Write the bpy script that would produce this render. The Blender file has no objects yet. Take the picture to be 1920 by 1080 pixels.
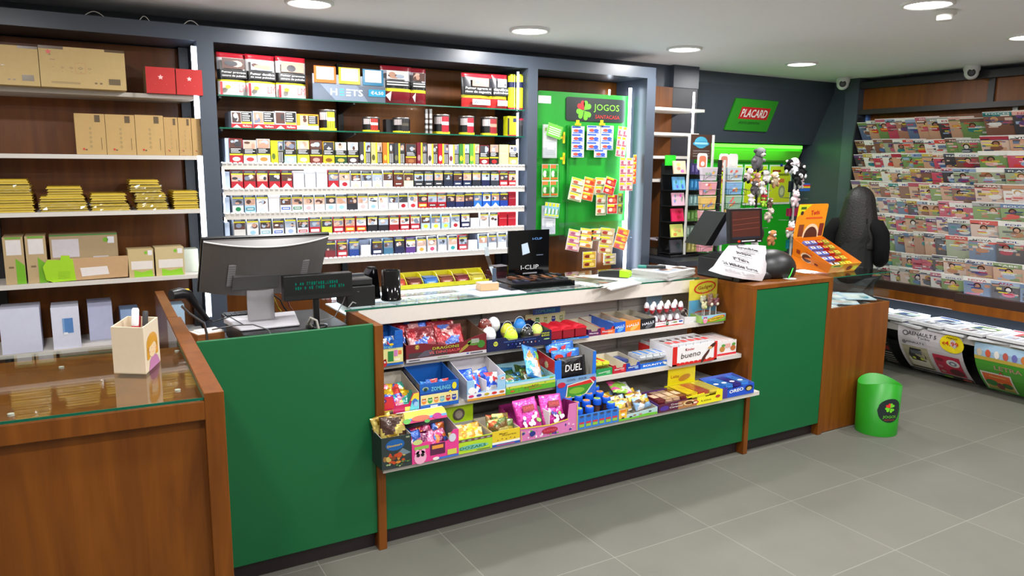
import bpy, bmesh, math, random
from mathutils import Vector, Matrix
R = math.radians
C = bpy.context.scene.collection
S = bpy.context.scene
# ---------------------------------------------------------------- camera
FPX, YAW, PITCH, ROLL, EYE = 1409.3, R(30.444), R(9.449), R(0.5265), 1.79
_f = Vector((math.sin(YAW)*math.cos(PITCH), math.cos(YAW)*math.cos(PITCH), -math.sin(PITCH)))
_r0 = Vector((math.cos(YAW), -math.sin(YAW), 0)); _u0 = _r0.cross(_f)
_r = _r0*math.cos(ROLL) + _u0*math.sin(ROLL); _u = _u0*math.cos(ROLL) - _r0*math.sin(ROLL)
cam = bpy.data.objects.new('camera', bpy.data.cameras.new('camera')); C.objects.link(cam)
cam.matrix_world = Matrix(((_r.x, _u.x, -_f.x, 0), (_r.y, _u.y, -_f.y, 0), (_r.z, _u.z, -_f.z, EYE), (0, 0, 0, 1)))
cam.data.sensor_width = 36; cam.data.lens = FPX/1920*36; cam.data.clip_start = .02
S.camera = cam
def ray(x, y): return _f + _r*((x-960)/FPX) - _u*((y-540)/FPX)
def ay(x, y, Y): d = ray(x, y); t = Y/d.y; return Vector((d.x*t, Y, EYE+d.z*t))
def ax(x, y, X): d = ray(x, y); t = X/d.x; return Vector((X, d.y*t, EYE+d.z*t))
def az(x, y, Z): d = ray(x, y); t = (Z-EYE)/d.z; return Vector((d.x*t, d.y*t, Z))
# ---------------------------------------------------------------- world, exposure, lamps
wd = bpy.data.worlds.new('world'); S.world = wd; wd.use_nodes = True
wd.node_tree.nodes['Background'].inputs[0].default_value = (.8, .85, 1, 1)
wd.node_tree.nodes['Background'].inputs[1].default_value = .16
S.view_settings.view_transform = 'Standard'; S.view_settings.look = 'None'
S.view_settings.exposure = 0.45; S.view_settings.gamma = 1; S.view_settings.use_curve_mapping = False
CEIL = 2.6
LAMP_W = 19
SPOTS = [(1.145, 4.035), (2.52, 4.103), (3.824, 4.14), (5.141, 4.207), (3.785, 2.356), (5.22, 2.57),
         (1.1, 1.9), (2.4, 2.1), (1.2, -.2), (2.6, .2), (4.0, .5), (5.4, .8), (-.3, 3.0), (-.3, 1.0), (2.4, -1.4), (4.6, -1.2)]
def lamp(kind, name, loc, power, size=.2, sy=None, rot=(0, 0, 0), color=(1, 1, 1), spread=None):
    l = bpy.data.lights.new(name, kind); l.energy = power; l.color = color
    if kind == 'AREA':
        l.shape = 'DISK' if sy is None else 'RECTANGLE'; l.size = size
        if sy: l.size_y = sy
        if spread: l.spread = spread
    o = bpy.data.objects.new(name, l); o.location = loc; o.rotation_euler = rot; C.objects.link(o); return o
for i, (x, y) in enumerate(SPOTS):
    lamp('AREA', 'downlight_lamp', (x, y, CEIL-.022), LAMP_W*(.75 if y > 4 else 1.0), .17, color=(1, .99, .985))
# ---------------------------------------------------------------- materials
def lin(c): return tuple((v/255/12.92 if v/255 <= .04045 else ((v/255+.055)/1.055)**2.4) for v in c)
def newmat(name):
    m = bpy.data.materials.new(name); m.use_nodes = True
    return m, m.node_tree, m.node_tree.nodes['Principled BSDF']
def attr_mat(name, rough=.5, metal=0, coat=0, spec=.5, bump=0, bscale=40, var=.04):
    m, t, b = newmat(name); N, L = t.nodes.new, t.links.new
    a = N('ShaderNodeVertexColor'); a.layer_name = 'Col'
    tc = N('ShaderNodeTexCoord'); n = N('ShaderNodeTexNoise'); n.inputs['Scale'].default_value = bscale; n.inputs['Detail'].default_value = 3
    L(tc.outputs['Object'], n.inputs['Vector'])
    mx = N('ShaderNodeMix'); mx.data_type = 'RGBA'; mx.blend_type = 'MULTIPLY'; mx.inputs[0].default_value = 1
    rp = N('ShaderNodeMapRange'); rp.inputs[3].default_value = 1-var*2; rp.inputs[4].default_value = 1+var
    L(n.outputs[0], rp.inputs[0]); L(a.outputs[0], mx.inputs[6]); L(rp.outputs[0], mx.inputs[7]); L(mx.outputs[2], b.inputs['Base Color'])
    b.inputs['Roughness'].default_value = rough; b.inputs['Metallic'].default_value = metal
    b.inputs['Coat Weight'].default_value = coat; b.inputs['Coat Roughness'].default_value = .12
    b.inputs['Specular IOR Level'].default_value = spec
    if bump:
        bp = N('ShaderNodeBump'); bp.inputs['Strength'].default_value = bump; bp.inputs['Distance'].default_value = .01
        L(n.outputs[0], bp.inputs['Height']); L(bp.outputs[0], b.inputs['Normal'])
    return m
M = {}
M['p'] = attr_mat('printed_paper', .6)
M['g'] = attr_mat('glossy_print', .32, coat=.25)
M['f'] = attr_mat('foil_wrapper', .22, metal=.35, coat=.6, bump=.5, bscale=55, var=.1)
M['k'] = attr_mat('plastic', .35)
M['s'] = attr_mat('satin_laminate', .42, var=.03)
M['m'] = attr_mat('metal', .3, metal=1)
M['c'] = attr_mat('cloth', .9, spec=.2, bump=.3, bscale=180, var=.12)
M['h'] = attr_mat('hair', .6, bump=.4, bscale=90, var=.2)
def wood(name, c1, c2, c3, rough=.4):
    m, t, b = newmat(name); N, L = t.nodes.new, t.links.new
    tc = N('ShaderNodeTexCoord'); mp = N('ShaderNodeMapping'); mp.inputs['Scale'].default_value = (9, 9, 1.1)
    L(tc.outputs['Object'], mp.inputs[0])
    n = N('ShaderNodeTexNoise'); n.inputs['Scale'].default_value = 1.6; n.inputs['Detail'].default_value = 6; n.inputs['Distortion'].default_value = .8
    L(mp.outputs[0], n.inputs['Vector'])
    r = N('ShaderNodeValToRGB'); e = r.color_ramp.elements
    e[0].position = .3; e[0].color = (*lin(c1), 1); e[1].position = .72; e[1].color = (*lin(c3), 1)
    k = r.color_ramp.elements.new(.5); k.color = (*lin(c2), 1)
    L(n.outputs[0], r.inputs[0])
    mp2 = N('ShaderNodeMapping'); mp2.inputs['Scale'].default_value = (140, 140, 5); L(tc.outputs['Object'], mp2.inputs[0])
    n2 = N('ShaderNodeTexNoise'); n2.inputs['Scale'].default_value = 1; n2.inputs['Detail'].default_value = 2; L(mp2.outputs[0], n2.inputs['Vector'])
    rr = N('ShaderNodeMapRange'); rr.inputs[3].default_value = .86; rr.inputs[4].default_value = 1.1; L(n2.outputs[0], rr.inputs[0])
    mx = N('ShaderNodeMix'); mx.data_type = 'RGBA'; mx.blend_type = 'MULTIPLY'; mx.inputs[0].default_value = 1
    L(r.outputs[0], mx.inputs[6]); L(rr.outputs[0], mx.inputs[7]); L(mx.outputs[2], b.inputs['Base Color'])
    b.inputs['Roughness'].default_value = rough; b.inputs['Specular IOR Level'].default_value = .35
    return m
M['w'] = wood('cherry_laminate', (104, 55, 11), (118, 65, 14), (130, 74, 18))
def lam(name, c, rough, nz=.05, scale=260, spec=.5):
    m, t, b = newmat(name); N, L = t.nodes.new, t.links.new
    tc = N('ShaderNodeTexCoord'); n = N('ShaderNodeTexNoise'); n.inputs['Scale'].default_value = scale; n.inputs['Detail'].default_value = 2
    L(tc.outputs['Object'], n.inputs['Vector'])
    r = N('ShaderNodeMapRange'); r.inputs[3].default_value = 1-nz; r.inputs[4].default_value = 1+nz; L(n.outputs[0], r.inputs[0])
    mx = N('ShaderNodeMix'); mx.data_type = 'RGBA'; mx.blend_type = 'MULTIPLY'; mx.inputs[0].default_value = 1
    mx.inputs[6].default_value = (*lin(c), 1); L(r.outputs[0], mx.inputs[7]); L(mx.outputs[2], b.inputs['Base Color'])
    b.inputs['Roughness'].default_value = rough; b.inputs['Specular IOR Level'].default_value = spec
    return m
M['green'] = lam('green_laminate', (4, 95, 50), .45)
M['slate'] = lam('slate_laminate', (66, 74, 86), .36)
M['dark'] = lam('dark_plinth', (38, 28, 30), .5)
M['beige'] = lam('cream_metal', (206, 200, 192), .45)
M['ceil'] = lam('ceiling_paint', (243, 243, 246), .8, .015, 30)
M['wall'] = lam('wall_paint', (205, 202, 196), .8, .02, 30)
M['black'] = lam('black_plastic', (17, 17, 19), .42, .1)
M['black2'] = lam('gloss_black_acrylic', (8, 8, 10), .08, .0)
def floor_mat():
    m, t, b = newmat('floor_tiles'); N, L = t.nodes.new, t.links.new
    tc = N('ShaderNodeTexCoord'); mp = N('ShaderNodeMapping'); mp.vector_type = 'POINT'
    mp.inputs['Location'].default_value = (-.247, -.126, 0); L(tc.outputs['Object'], mp.inputs[0])
    br = N('ShaderNodeTexBrick'); br.offset = 0; br.squash = 1
    br.inputs['Scale'].default_value = 1; br.inputs['Brick Width'].default_value = .6; br.inputs['Row Height'].default_value = .6
    br.inputs['Mortar Size'].default_value = .0022; br.inputs['Mortar Smooth'].default_value = .1; br.inputs['Bias'].default_value = 0
    br.inputs['Color1'].default_value = (*lin((107, 106, 97)), 1); br.inputs['Color2'].default_value = (*lin((101, 100, 92)), 1)
    br.inputs['Mortar'].default_value = (*lin((132, 131, 122)), 1)
    L(mp.outputs[0], br.inputs['Vector'])
    n = N('ShaderNodeTexNoise'); n.inputs['Scale'].default_value = 2.2; n.inputs['Detail'].default_value = 8; n.inputs['Roughness'].default_value = .65; L(tc.outputs['Object'], n.inputs['Vector'])
    r = N('ShaderNodeMapRange'); r.inputs[3].default_value = .82; r.inputs[4].default_value = 1.14; L(n.outputs[0], r.inputs[0])
    mx = N('ShaderNodeMix'); mx.data_type = 'RGBA'; mx.blend_type = 'MULTIPLY'; mx.inputs[0].default_value = 1
    L(br.outputs['Color'], mx.inputs[6]); L(r.outputs[0], mx.inputs[7]); L(mx.outputs[2], b.inputs['Base Color'])
    b.inputs['Roughness'].default_value = .5; b.inputs['Specular IOR Level'].default_value = .35
    return m
M['floor'] = floor_mat()
def glass(name, tint, rough=.02, mixv=None):
    m = bpy.data.materials.new(name); m.use_nodes = True; t = m.node_tree; t.nodes.clear(); N, L = t.nodes.new, t.links.new
    o = N('ShaderNodeOutputMaterial'); tr = N('ShaderNodeBsdfTransparent'); tr.inputs[0].default_value = (*tint, 1)
    gl = N('ShaderNodeBsdfGlossy'); gl.inputs['Roughness'].default_value = rough
    fr = N('ShaderNodeLayerWeight'); mx = N('ShaderNodeMixShader')
    pw = N('ShaderNodeMath'); pw.operation = 'POWER'; pw.inputs[1].default_value = 4; L(fr.outputs['Facing'], pw.inputs[0])
    mr = N('ShaderNodeMapRange'); mr.inputs[3].default_value = .03+(mixv or 0); mr.inputs[4].default_value = .7; L(pw.outputs[0], mr.inputs[0]); L(mr.outputs[0], mx.inputs[0])
    L(tr.outputs[0], mx.inputs[1]); L(gl.outputs[0], mx.inputs[2]); L(mx.outputs[0], o.inputs[0])
    return m
M['gl'] = glass('clear_glass', (.93, .97, .95))
M['cl'] = glass('clear_film', (.95, .96, .98), .12, .06)
M['edge'] = lam('green_glass_edge', (18, 92, 70), .15, 0)
def emit(name, c, s):
    m = bpy.data.materials.new(name); m.use_nodes = True; t = m.node_tree; t.nodes.clear()
    o = t.nodes.new('ShaderNodeOutputMaterial'); e = t.nodes.new('ShaderNodeEmission')
    e.inputs[0].default_value = (*lin(c), 1); e.inputs[1].default_value = s; t.links.new(e.outputs[0], o.inputs[0]); return m
M['led'] = emit('cool_white_led', (225, 238, 255), 13)
M['led2'] = emit('white_led_diffuser', (255, 252, 244), 9)
M['gled'] = emit('green_led', (90, 255, 60), 3)
M['lcd'] = emit('display_glow', (20, 160, 130), .35)
M['scr'] = emit('screen_glow', (120, 60, 40), .25)
# ---------------------------------------------------------------- mesh builder
class Fr:
    """a flat frame: origin, u (right), v (up), n (out)"""
    def __init__(s, o, u=(1, 0, 0), v=(0, 0, 1)):
        s.o = Vector(o); s.u = Vector(u).normalized(); s.v = Vector(v).normalized(); s.n = s.u.cross(s.v)
    def at(s, a, b, h=0): return s.o + s.u*a + s.v*b + s.n*h
_tx = {}
def glyphs(txt, bold=0, shear=0):
    k = (txt, bold, shear)
    if k not in _tx:
        cu = bpy.data.curves.new('t', 'FONT'); cu.body = txt; cu.offset = bold; cu.shear = shear; cu.resolution_u = 2; cu.fill_mode = 'FRONT'
        ob = bpy.data.objects.new('t', cu); me = bpy.data.meshes.new_from_object(ob)
        vs = [(v.co.x, v.co.y) for v in me.vertices]; fs = [tuple(p.vertices) for p in me.polygons]
        bpy.data.objects.remove(ob); bpy.data.curves.remove(cu); bpy.data.meshes.remove(me)
        if not vs: vs = [(0, 0)]
        x0 = min(v[0] for v in vs); x1 = max(v[0] for v in vs); y0 = min(v[1] for v in vs); y1 = max(v[1] for v in vs)
        _tx[k] = ([(a-x0, b-y0) for a, b in vs], fs, max(x1-x0, .01), max(y1-y0, .01))
    return _tx[k]
LAY = .0005
class MB:
    def __init__(s): s.v = []; s.f = []; s.c = []; s.m = []; s.sm = []
    def add(s, vs, fs, c=(200, 200, 200), m='g', smooth=False):
        b = len(s.v); s.v += [Vector(v) for v in vs]
        c = c if isinstance(c, list) else [c]*len(fs)
        for k, f in enumerate(fs): s.f.append([b+i for i in f]); s.c.append(c[k]); s.m.append(m); s.sm.append(smooth)
        return s
    def box(s, x0, x1, y0, y1, z0, z1, c=(200, 200, 200), m='g'):
        vs = [(x, y, z) for x in (x0, x1) for y in (y0, y1) for z in (z0, z1)]
        return s.add(vs, [(0, 1, 3, 2), (4, 6, 7, 5), (0, 4, 5, 1), (2, 3, 7, 6), (0, 2, 6, 4), (1, 5, 7, 3)], c, m)
    def fbox(s, fr, a0, a1, b0, b1, h0, h1, c=(200, 200, 200), m='g'):
        vs = [fr.at(a, b, h) for a in (a0, a1) for b in (b0, b1) for h in (h0, h1)]
        return s.add(vs, [(0, 1, 3, 2), (4, 6, 7, 5), (0, 4, 5, 1), (2, 3, 7, 6), (0, 2, 6, 4), (1, 5, 7, 3)], c, m)
    def prism(s, fr, pts, h0, h1, c=(200, 200, 200), m='g', c2=None):
        n = len(pts); vs = [fr.at(a, b, h1) for a, b in pts]+[fr.at(a, b, h0) for a, b in pts]
        s.add(vs, [tuple(range(n)), tuple(range(2*n-1, n-1, -1))], c, m)
        return s.add(vs, [(i+n, (i+1) % n+n, (i+1) % n, i) for i in range(n)], c2 or c, m)
    def poly(s, fr, pts, c, L=1, m='g'):
        return s.add([fr.at(a, b, L*LAY) for a, b in pts], [tuple(range(len(pts)))], c, m)
    def rect(s, fr, a0, b0, a1, b1, c, L=1, m='g'): return s.poly(fr, [(a0, b0), (a1, b0), (a1, b1), (a0, b1)], c, L, m)
    def ell(s, fr, a, b, ra, rb, c, L=1, n=14, rot=0, m='g'):
        cr, sr = math.cos(rot), math.sin(rot); P = []
        for i in range(n):
            t = 2*math.pi*i/n; x, y = ra*math.cos(t), rb*math.sin(t); P.append((a+x*cr-y*sr, b+x*sr+y*cr))
        return s.poly(fr, P, c, L, m)
    def star(s, fr, a, b, r, c, L=1, n=8, k=.5, m='g'):
        return s.poly(fr, [(a+r*(1 if i % 2 == 0 else k)*math.cos(math.pi*i/n+.3), b+r*(1 if i % 2 == 0 else k)*math.sin(math.pi*i/n+.3)) for i in range(2*n)], c, L, m)
    def text(s, fr, t, cx, cy, h, c, w=None, L=3, bold=.012, shear=0, m='g', rot=0):
        vs, fs, W, H = glyphs(t, bold, shear); sy = h/H; sx = (w/W) if w else sy
        cr, sr = math.cos(rot), math.sin(rot); P = []
        for x, y in vs:
            x = (x-W/2)*sx; y = (y-H/2)*sy; P.append(fr.at(cx+x*cr-y*sr, cy+x*sr+y*cr, L*LAY))
        return s.add(P, fs, c, m)
    def lathe(s, prof, c=(200, 200, 200), m='k', n=20, o=(0, 0, 0), ax='z', cap=True, smooth=True):
        o = Vector(o); vs = []
        for r, z in prof:
            for i in range(n):
                t = 2*math.pi*i/n; x, y = r*math.cos(t), r*math.sin(t)
                vs.append(o+Vector({'z': (x, y, z), 'y': (x, z, y), 'x': (z, x, y)}[ax]))
        fs = [(j*n+i, j*n+(i+1) % n, (j+1)*n+(i+1) % n, (j+1)*n+i) for j in range(len(prof)-1) for i in range(n)]
        cc = c
        if isinstance(c, list): cc = [c[j] for j in range(len(prof)-1) for i in range(n)]
        s.add(vs, fs, cc, m, smooth)
        if cap:
            b = len(prof)-1
            if prof[0][0] > 1e-6: s.add(vs[:n], [tuple(range(n-1, -1, -1))], c[0] if isinstance(c, list) else c, m)
            if prof[b][0] > 1e-6: s.add(vs[b*n:], [tuple(range(n))], c[-1] if isinstance(c, list) else c, m)
        return s
    def sph(s, o, r, c=(200, 200, 200), m='k', n=12, sc=(1, 1, 1), rot=None):
        o = Vector(o); vs = []; k = n//2+1
        for j in range(k+1):
            p = math.pi*j/k
            for i in range(n):
                t = 2*math.pi*i/n; q = Vector((math.sin(p)*math.cos(t)*r*sc[0], math.sin(p)*math.sin(t)*r*sc[1], math.cos(p)*r*sc[2]))
                if rot: q = rot @ q
                vs.append(o+q)
        return s.add(vs, [(j*n+i, (j+1)*n+i, (j+1)*n+(i+1) % n, j*n+(i+1) % n) for j in range(k) for i in range(n)], c, m, True)
    def tube(s, pts, r, c=(200, 200, 200), m='k', n=8):
        pts = [Vector(p) for p in pts]; rs = r if isinstance(r, (list, tuple)) else [r]*len(pts); vs = []
        for i, p in enumerate(pts):
            d = (pts[min(i+1, len(pts)-1)]-pts[max(i-1, 0)]).normalized()
            a = d.orthogonal().normalized() if i == 0 else (a-d*a.dot(d)).normalized(); b = d.cross(a)
            for k in range(n): t = 2*math.pi*k/n; vs.append(p+(a*math.cos(t)+b*math.sin(t))*rs[i])
        L = len(pts)
        s.add(vs, [(j*n+i, j*n+(i+1) % n, (j+1)*n+(i+1) % n, (j+1)*n+i) for j in range(L-1) for i in range(n)], c, m, True)
        return s.add(vs, [tuple(range(n-1, -1, -1)), tuple(range((L-1)*n, L*n))], c, m)
    def build(s, name, parent=None, loc=(0, 0, 0), rz=0, bev=0):
        me = bpy.data.meshes.new(name); me.from_pydata([tuple(v) for v in s.v], [], s.f)
        ks = list(dict.fromkeys(s.m)); me.attributes.new('Col', 'FLOAT_COLOR', 'CORNER'); a = me.attributes['Col']
        for k in ks: me.materials.append(M[k])
        buf = []
        for p in me.polygons:
            p.material_index = ks.index(s.m[p.index]); p.use_smooth = s.sm[p.index]
            buf += (list(lin(s.c[p.index]))+[1])*p.loop_total
        a.data.foreach_set('color', buf); me.validate(); me.update()
        o = bpy.data.objects.new(name, me); C.objects.link(o); o.location = loc; o.rotation_euler = (0, 0, rz) if not isinstance(rz, tuple) else rz
        if parent: o.parent = parent
        if bev:
            b = o.modifiers.new('b', 'BEVEL'); b.width = bev; b.segments = 2; b.limit_method = 'ANGLE'; b.harden_normals = False
        return o
def tag(o, label, cat, group=None):
    o['label'] = label; o['category'] = cat
    if group: o['group'] = group
    return o
def thing(name, label, cat, loc=(0, 0, 0), rz=0, group=None):
    o = bpy.data.objects.new(name, None); C.objects.link(o); o.location = loc
    o.rotation_euler = (0, 0, rz) if not isinstance(rz, tuple) else rz
    o.empty_display_size = .05; return tag(o, label, cat, group)
def struct(o): o['kind'] = 'structure'; return o
def b1(name, parent, x0, x1, y0, y1, z0, z1, c=(200, 200, 200), m='g', bev=0, loc=(0, 0, 0)):
    return MB().box(x0, x1, y0, y1, z0, z1, c, m).build(name, parent, loc, bev=bev)
def copy_tree(o, parent=None):
    c = o.copy(); C.objects.link(c)
    if parent: c.parent = parent
    for ch in list(o.children): copy_tree(ch, c)
    return c
ORD = ['first', 'second', 'third', 'fourth', 'fifth', 'sixth', 'seventh', 'eighth', 'ninth', 'tenth', 'eleventh', 'twelfth', 'thirteenth', 'fourteenth', 'fifteenth', 'sixteenth',
       'seventeenth', 'eighteenth', 'nineteenth', 'twentieth', 'twenty-first', 'twenty-second', 'twenty-third', 'twenty-fourth', 'twenty-fifth', 'twenty-sixth', 'twenty-seventh', 'twenty-eighth', 'twenty-ninth', 'thirtieth']
# ================================================================ SETTING
XL, XR, YB, YN, YA = -1.6, 6.62, 4.9, -3.0, 5.40
struct(b1('floor', None, XL, XR+.1, YN, YA+.1, -.05, 0, m='floor'))
struct(b1('ceiling', None, XL, XR+.1, YN, YA+.1, CEIL, CEIL+.05, m='ceil'))
struct(b1('wall_left', None, XL-.05, XL, YN, YB, 0, CEIL, m='wall'))
struct(b1('wall_near', None, XL, XR, YN-.05, YN, 0, CEIL, m='wall'))
struct(b1('wall_back', None, XL, 4.66, YB, YB+.05, 0, CEIL, m='slate'))
struct(b1('wall_alcove', None, 4.66, XR, YA, YA+.05, 0, CEIL, m='slate'))
struct(b1('wall_alcove_left', None, 4.62, 4.66, YB+.05, YA, 0, CEIL, m='slate'))
struct(b1('wall_right', None, XR, XR+.05, YN, YA, 0, CEIL, m='slate'))
# sloping bulkhead over the alcove
mb = MB(); fr = Fr((4.66, 0, 0), (0, 1, 0), (0, 0, 1))
mb.prism(fr, [(5.0, 2.5), (5.22, 2.0), (5.30, 2.0), (YA, 2.0), (YA, CEIL), (5.0, CEIL)], 0, XR-4.66, m='slate')
struct(mb.build('trim_1'))
struct(b1('trim_2', None, 4.38, 4.66, 4.93-.08, YB+.02, 2.42, CEIL, m='slate'))
# downlights
def dl(loc):
    L = ['outermost on the left at the top edge', 'between the tobacco shelves and the green counter', 'above the opening beside the green lottery board', 'nearest the dark alcove', 'beside the round smoke detector', 'at the right edge of the picture']
    k = len([o for o in C.objects if o.name.startswith('ceiling_downlight')])
    t = thing('ceiling_downlight', ('round white ceiling downlight, '+L[k]) if k < 6 else 'round white ceiling downlight behind the viewer', 'light', (*loc, CEIL), group='round ceiling downlights')
    MB().lathe([(.125, -.001), (.125, -.012), (.112, -.017), (.104, -.012), (.104, -.001)], (235, 235, 235), 'k', 32, cap=False).build('trim_ring', t)
    MB().lathe([(.0001, -.0105), (.103, -.0105), (.104, -.002)], (255, 255, 255), 'led2', 32, cap=False).build('diffuser', t)
for p in SPOTS: dl(p)
# smoke detector
p = az(1773, 20, CEIL)
t = thing('smoke_detector', 'small white round smoke detector on the ceiling', 'detector', (p.x, p.y, CEIL))
MB().lathe([(.055, -.001), (.055, -.018), (.05, -.022), (.03, -.024)], (225, 224, 220), 'k').build('base', t)
MB().lathe([(.042, -.023), (.04, -.045), (.034, -.05), (.0001, -.05)], (232, 231, 226), 'k').build('sensor_head', t)
for (px, py, lb, rx) in ((1580, 158, 'white dome security camera at the ceiling corner above the alcove', 6.3), (1822, 132, 'white dome security camera above the magazine rack', 6.38)):
    p = ax(px, py, rx)
    t = thing('security_camera', lb, 'camera', (p.x, p.y, CEIL))
    MB().lathe([(.06, -.001), (.062, -.03), (.055, -.05)], (222, 222, 224), 'k', 24).build('base', t)
    MB().sph((0, 0, -.058), .054, (228, 228, 230), 'k', 20).build('dome', t); dome_ = C.objects[-1] if False else [o for o in t.children if o.name.startswith('dome')][0]
    d = Vector((-p.x, -p.y, EYE-CEIL)).normalized()
    fr = Fr(Vector((0, 0, -.055))+d*.048, Vector((0, 0, 1)).cross(d), d.cross(Vector((0, 0, 1)).cross(d)))
    mb = MB(); mb.prism(fr, [(.03*math.cos(i*math.pi/9), .03*math.sin(i*math.pi/9)) for i in range(18)], 0, .008, (18, 18, 20), 'k')
    mb.prism(fr, [(.017*math.cos(i*math.pi/7), .017*math.sin(i*math.pi/7)) for i in range(14)], .006, .012, (50, 52, 58), 'k'); mb.build('lens', dome_)
for k, (a, b, py) in enumerate(((160, 195, 31), (262, 280, 37), (345, 372, 46))):
    p, q = ay(a, py+3, 4.52), ay(b, py+4, 4.52); tag(MB().tube([(p.x+(q.x-p.x)*i/8, 4.52, 2.507+.022*math.sin(math.pi*i/8)) for i in range(9)], .0022, (200, 200, 196), 'k', 6).build('wire_loop'), f'thin pale wire loop on top of the cornice, {ORD[k]} from the left', 'wire')
# ================================================================ WALL SHELVING FRAME
YF = 4.5
t = thing('shelving_surround', 'slate grey frame of posts and cornice around the wall shelving bays', 'frame')
MB().box(-1.55, 3.885, YF, YB-.003, 2.425, 2.505, m='slate').build('cornice', t)
for a, b in ((.655, .742), (2.755, 2.832), (3.80, 3.885)): MB().box(a, b, YF-.005, YB-.003, .001, 2.4245, m='slate').build('post', t)
def led(t, x, z0, z1, y=YF+.06, w=.008, m='led'):
    MB().box(x-w, x+w, y, y+.008, z0, z1, m=m).build('led_strip', t)
def shelf(t, x0, x1, z, y0=YF+.01, y1=YB-.03, th=.022, m='beige', serr=False):
    mb = MB().box(x0, x1, y0, y1, z-th, z, m=m)
    if serr:
        n = int((x1-x0)/.028)
        for i in range(n):
            a = x0+.014+i*.028; mb.box(a-.009, a+.009, y0-.006, y0+.002, z-.004, z+.005, (250, 250, 252), 'k')
    if serr: mb.box(x0, x1, y0, y0+.006, z-.036, z-th, m=m)
    return mb.build('shelf', t, bev=0)
# ---- bay 1: parcel shelves
t1 = thing('parcel_shelving', 'cherry backed wall shelving bay on the left with mail boxes and padded envelopes', 'shelving')
MB().box(-1.55, .652, 4.86, 4.895, .3, 2.418, m='w').build('back_panel', t1)
U1 = [2.135, 1.813, 1.520, 1.155, .800]
for z, x0 in zip(U1, (-1.5, -.335, -1.5, -1.5, -1.5)): shelf(t1, x0, .63, z)
shelf(t1, -1.5, -.355, 1.70)
MB().box(-.365, -.325, 4.80, 4.86, .5, 2.4, m='black').build('rail', t1)
MB().box(.60, .65, 4.79, 4.858, .5, 2.42, m='black').build('rail', t1)
led(t1, .643, .9, 2.40, YF+.04, .009)
# ---- bay 2: tobacco shelves
t2 = thing('tobacco_shelving', 'brightly lit central wall shelving bay with rows of cigarette packs', 'shelving')
MB().box(.745, 2.752, 4.86, 4.895, .3, 2.418, m='w').build('back_panel', t2)
for z in (2.150, 1.972): 
    MB().box(.755, 2.745, YF+.02, 4.84, z-.008, z, m='gl').box(.755, 2.745, YF+.016, YF+.0195, z-.008, z, m='edge').build('glass_shelf', t2)
U2 = [1.775, 1.630, 1.492, 1.355, 1.205]
for z in U2: shelf(t2, .757, 2.745, z, serr=True)
for x in (1.53, 2.70): MB().box(x, x+.035, 4.82, 4.86, 1.0, 2.4, m='black').build('rail', t2)
for z in (2.142, 1.964):
    for x in (.76, 1.53, 2.69): MB().prism(Fr((x, 0, z), (0, 1, 0), (0, 0, 1)), [(YF+.02, -.012), (4.84, -.06), (4.84, 0), (YF+.02, 0)], 0, .012, (30, 30, 32), 'k').build('bracket', t2)
for x in (.765, 2.70): led(t2, x, 1.22, 2.40 if x > 2 else 1.78, YF+.035, .006)
for z in U2[:4]:
    MB().box(.80, 2.70, YF+.022 if z < 1.9 else YF+.05, YF+.04 if z < 1.9 else YF+.058, z-.030, z-.0235, m='led').build('led_strip', t2)
# ---- bay 3: lottery board bay
t3 = thing('lottery_board_bay', 'cherry backed wall bay carrying the green lottery board', 'shelving')
MB().box(2.835, 3.797, 4.86, 4.895, .3, 2.418, m='w').build('back_panel', t3)
led(t3, 3.745, .95, 2.36, 4.62, .012); led(t3, 3.70, 1.0, 2.36, 4.82, .007)
# ---- bay 4: near empty shelves
t4 = thing('corner_shelving', 'narrow cherry wall shelving bay with four empty cream shelves in the corner', 'shelving')
MB().box(3.888, 4.385, 4.86, 4.895, .3, 2.418, m='w').build('back_panel', t4)
for z, x1 in ((2.225, 4.45), (2.035, 4.40), (1.855, 4.36), (1.675, 4.36)): shelf(t4, 3.89, x1, z, YF+.05)
MB().box(4.375, 4.387, 4.60, 4.612, 1.95, 2.36, m='led').build('led_strip', t4)
MB().box(3.89, 4.66, 4.18, 4.86, 1.03, 1.07, (35, 38, 44), 's').build('counter_top', t4)
MB().box(3.90, 4.64, 4.20, 4.858, .001, 1.03, m='w').build('base_cabinet', t4)
MB().box(4.387, 4.66, 4.86, 4.9, 0, 2.42, (48, 48, 56), 's').build('end_panel', t4)
# right-hand surround of the magazine wall
t = thing('magazine_surround', 'slate and cherry frame above and around the magazine rack', 'frame')
MB().box(6.44, XR, 4.60, 4.74, 0, CEIL, m='slate').build('post', t)
MB().box(6.45, XR, -1.5, 4.60, 2.50, 2.56, (34, 32, 38), 's').build('cornice', t)
MB().box(6.45, XR, -1.5, 4.60, 2.265, 2.31, (46, 40, 40), 's').build('rail', t)
for y0, y1 in ((3.47, 4.60), (2.3, 3.42), (1.1, 2.25)): MB().box(6.52, XR-.001, y0, y1, 2.31, 2.5, m='w').build('upper_panel', t)
MB().box(6.5, XR, 3.42, 3.47, 2.31, 2.5, (46, 40, 40), 's').build('mullion', t)
MB().box(6.585, XR-.001, -1.5, 4.60, .6, 2.265, m='w').build('back_panel', t)
MB().box(6.57, 6.585, 3.26, 3.30, 1.0, 2.265, (180, 180, 176), 'm').build('rail', t)
MB().box(6.545, 6.584, 4.556, 4.582, 2.0, 2.264, (90, 130, 190), 'k').build('blue_end_strip', t)
# ================================================================ COUNTERS
YC = 3.12
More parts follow.
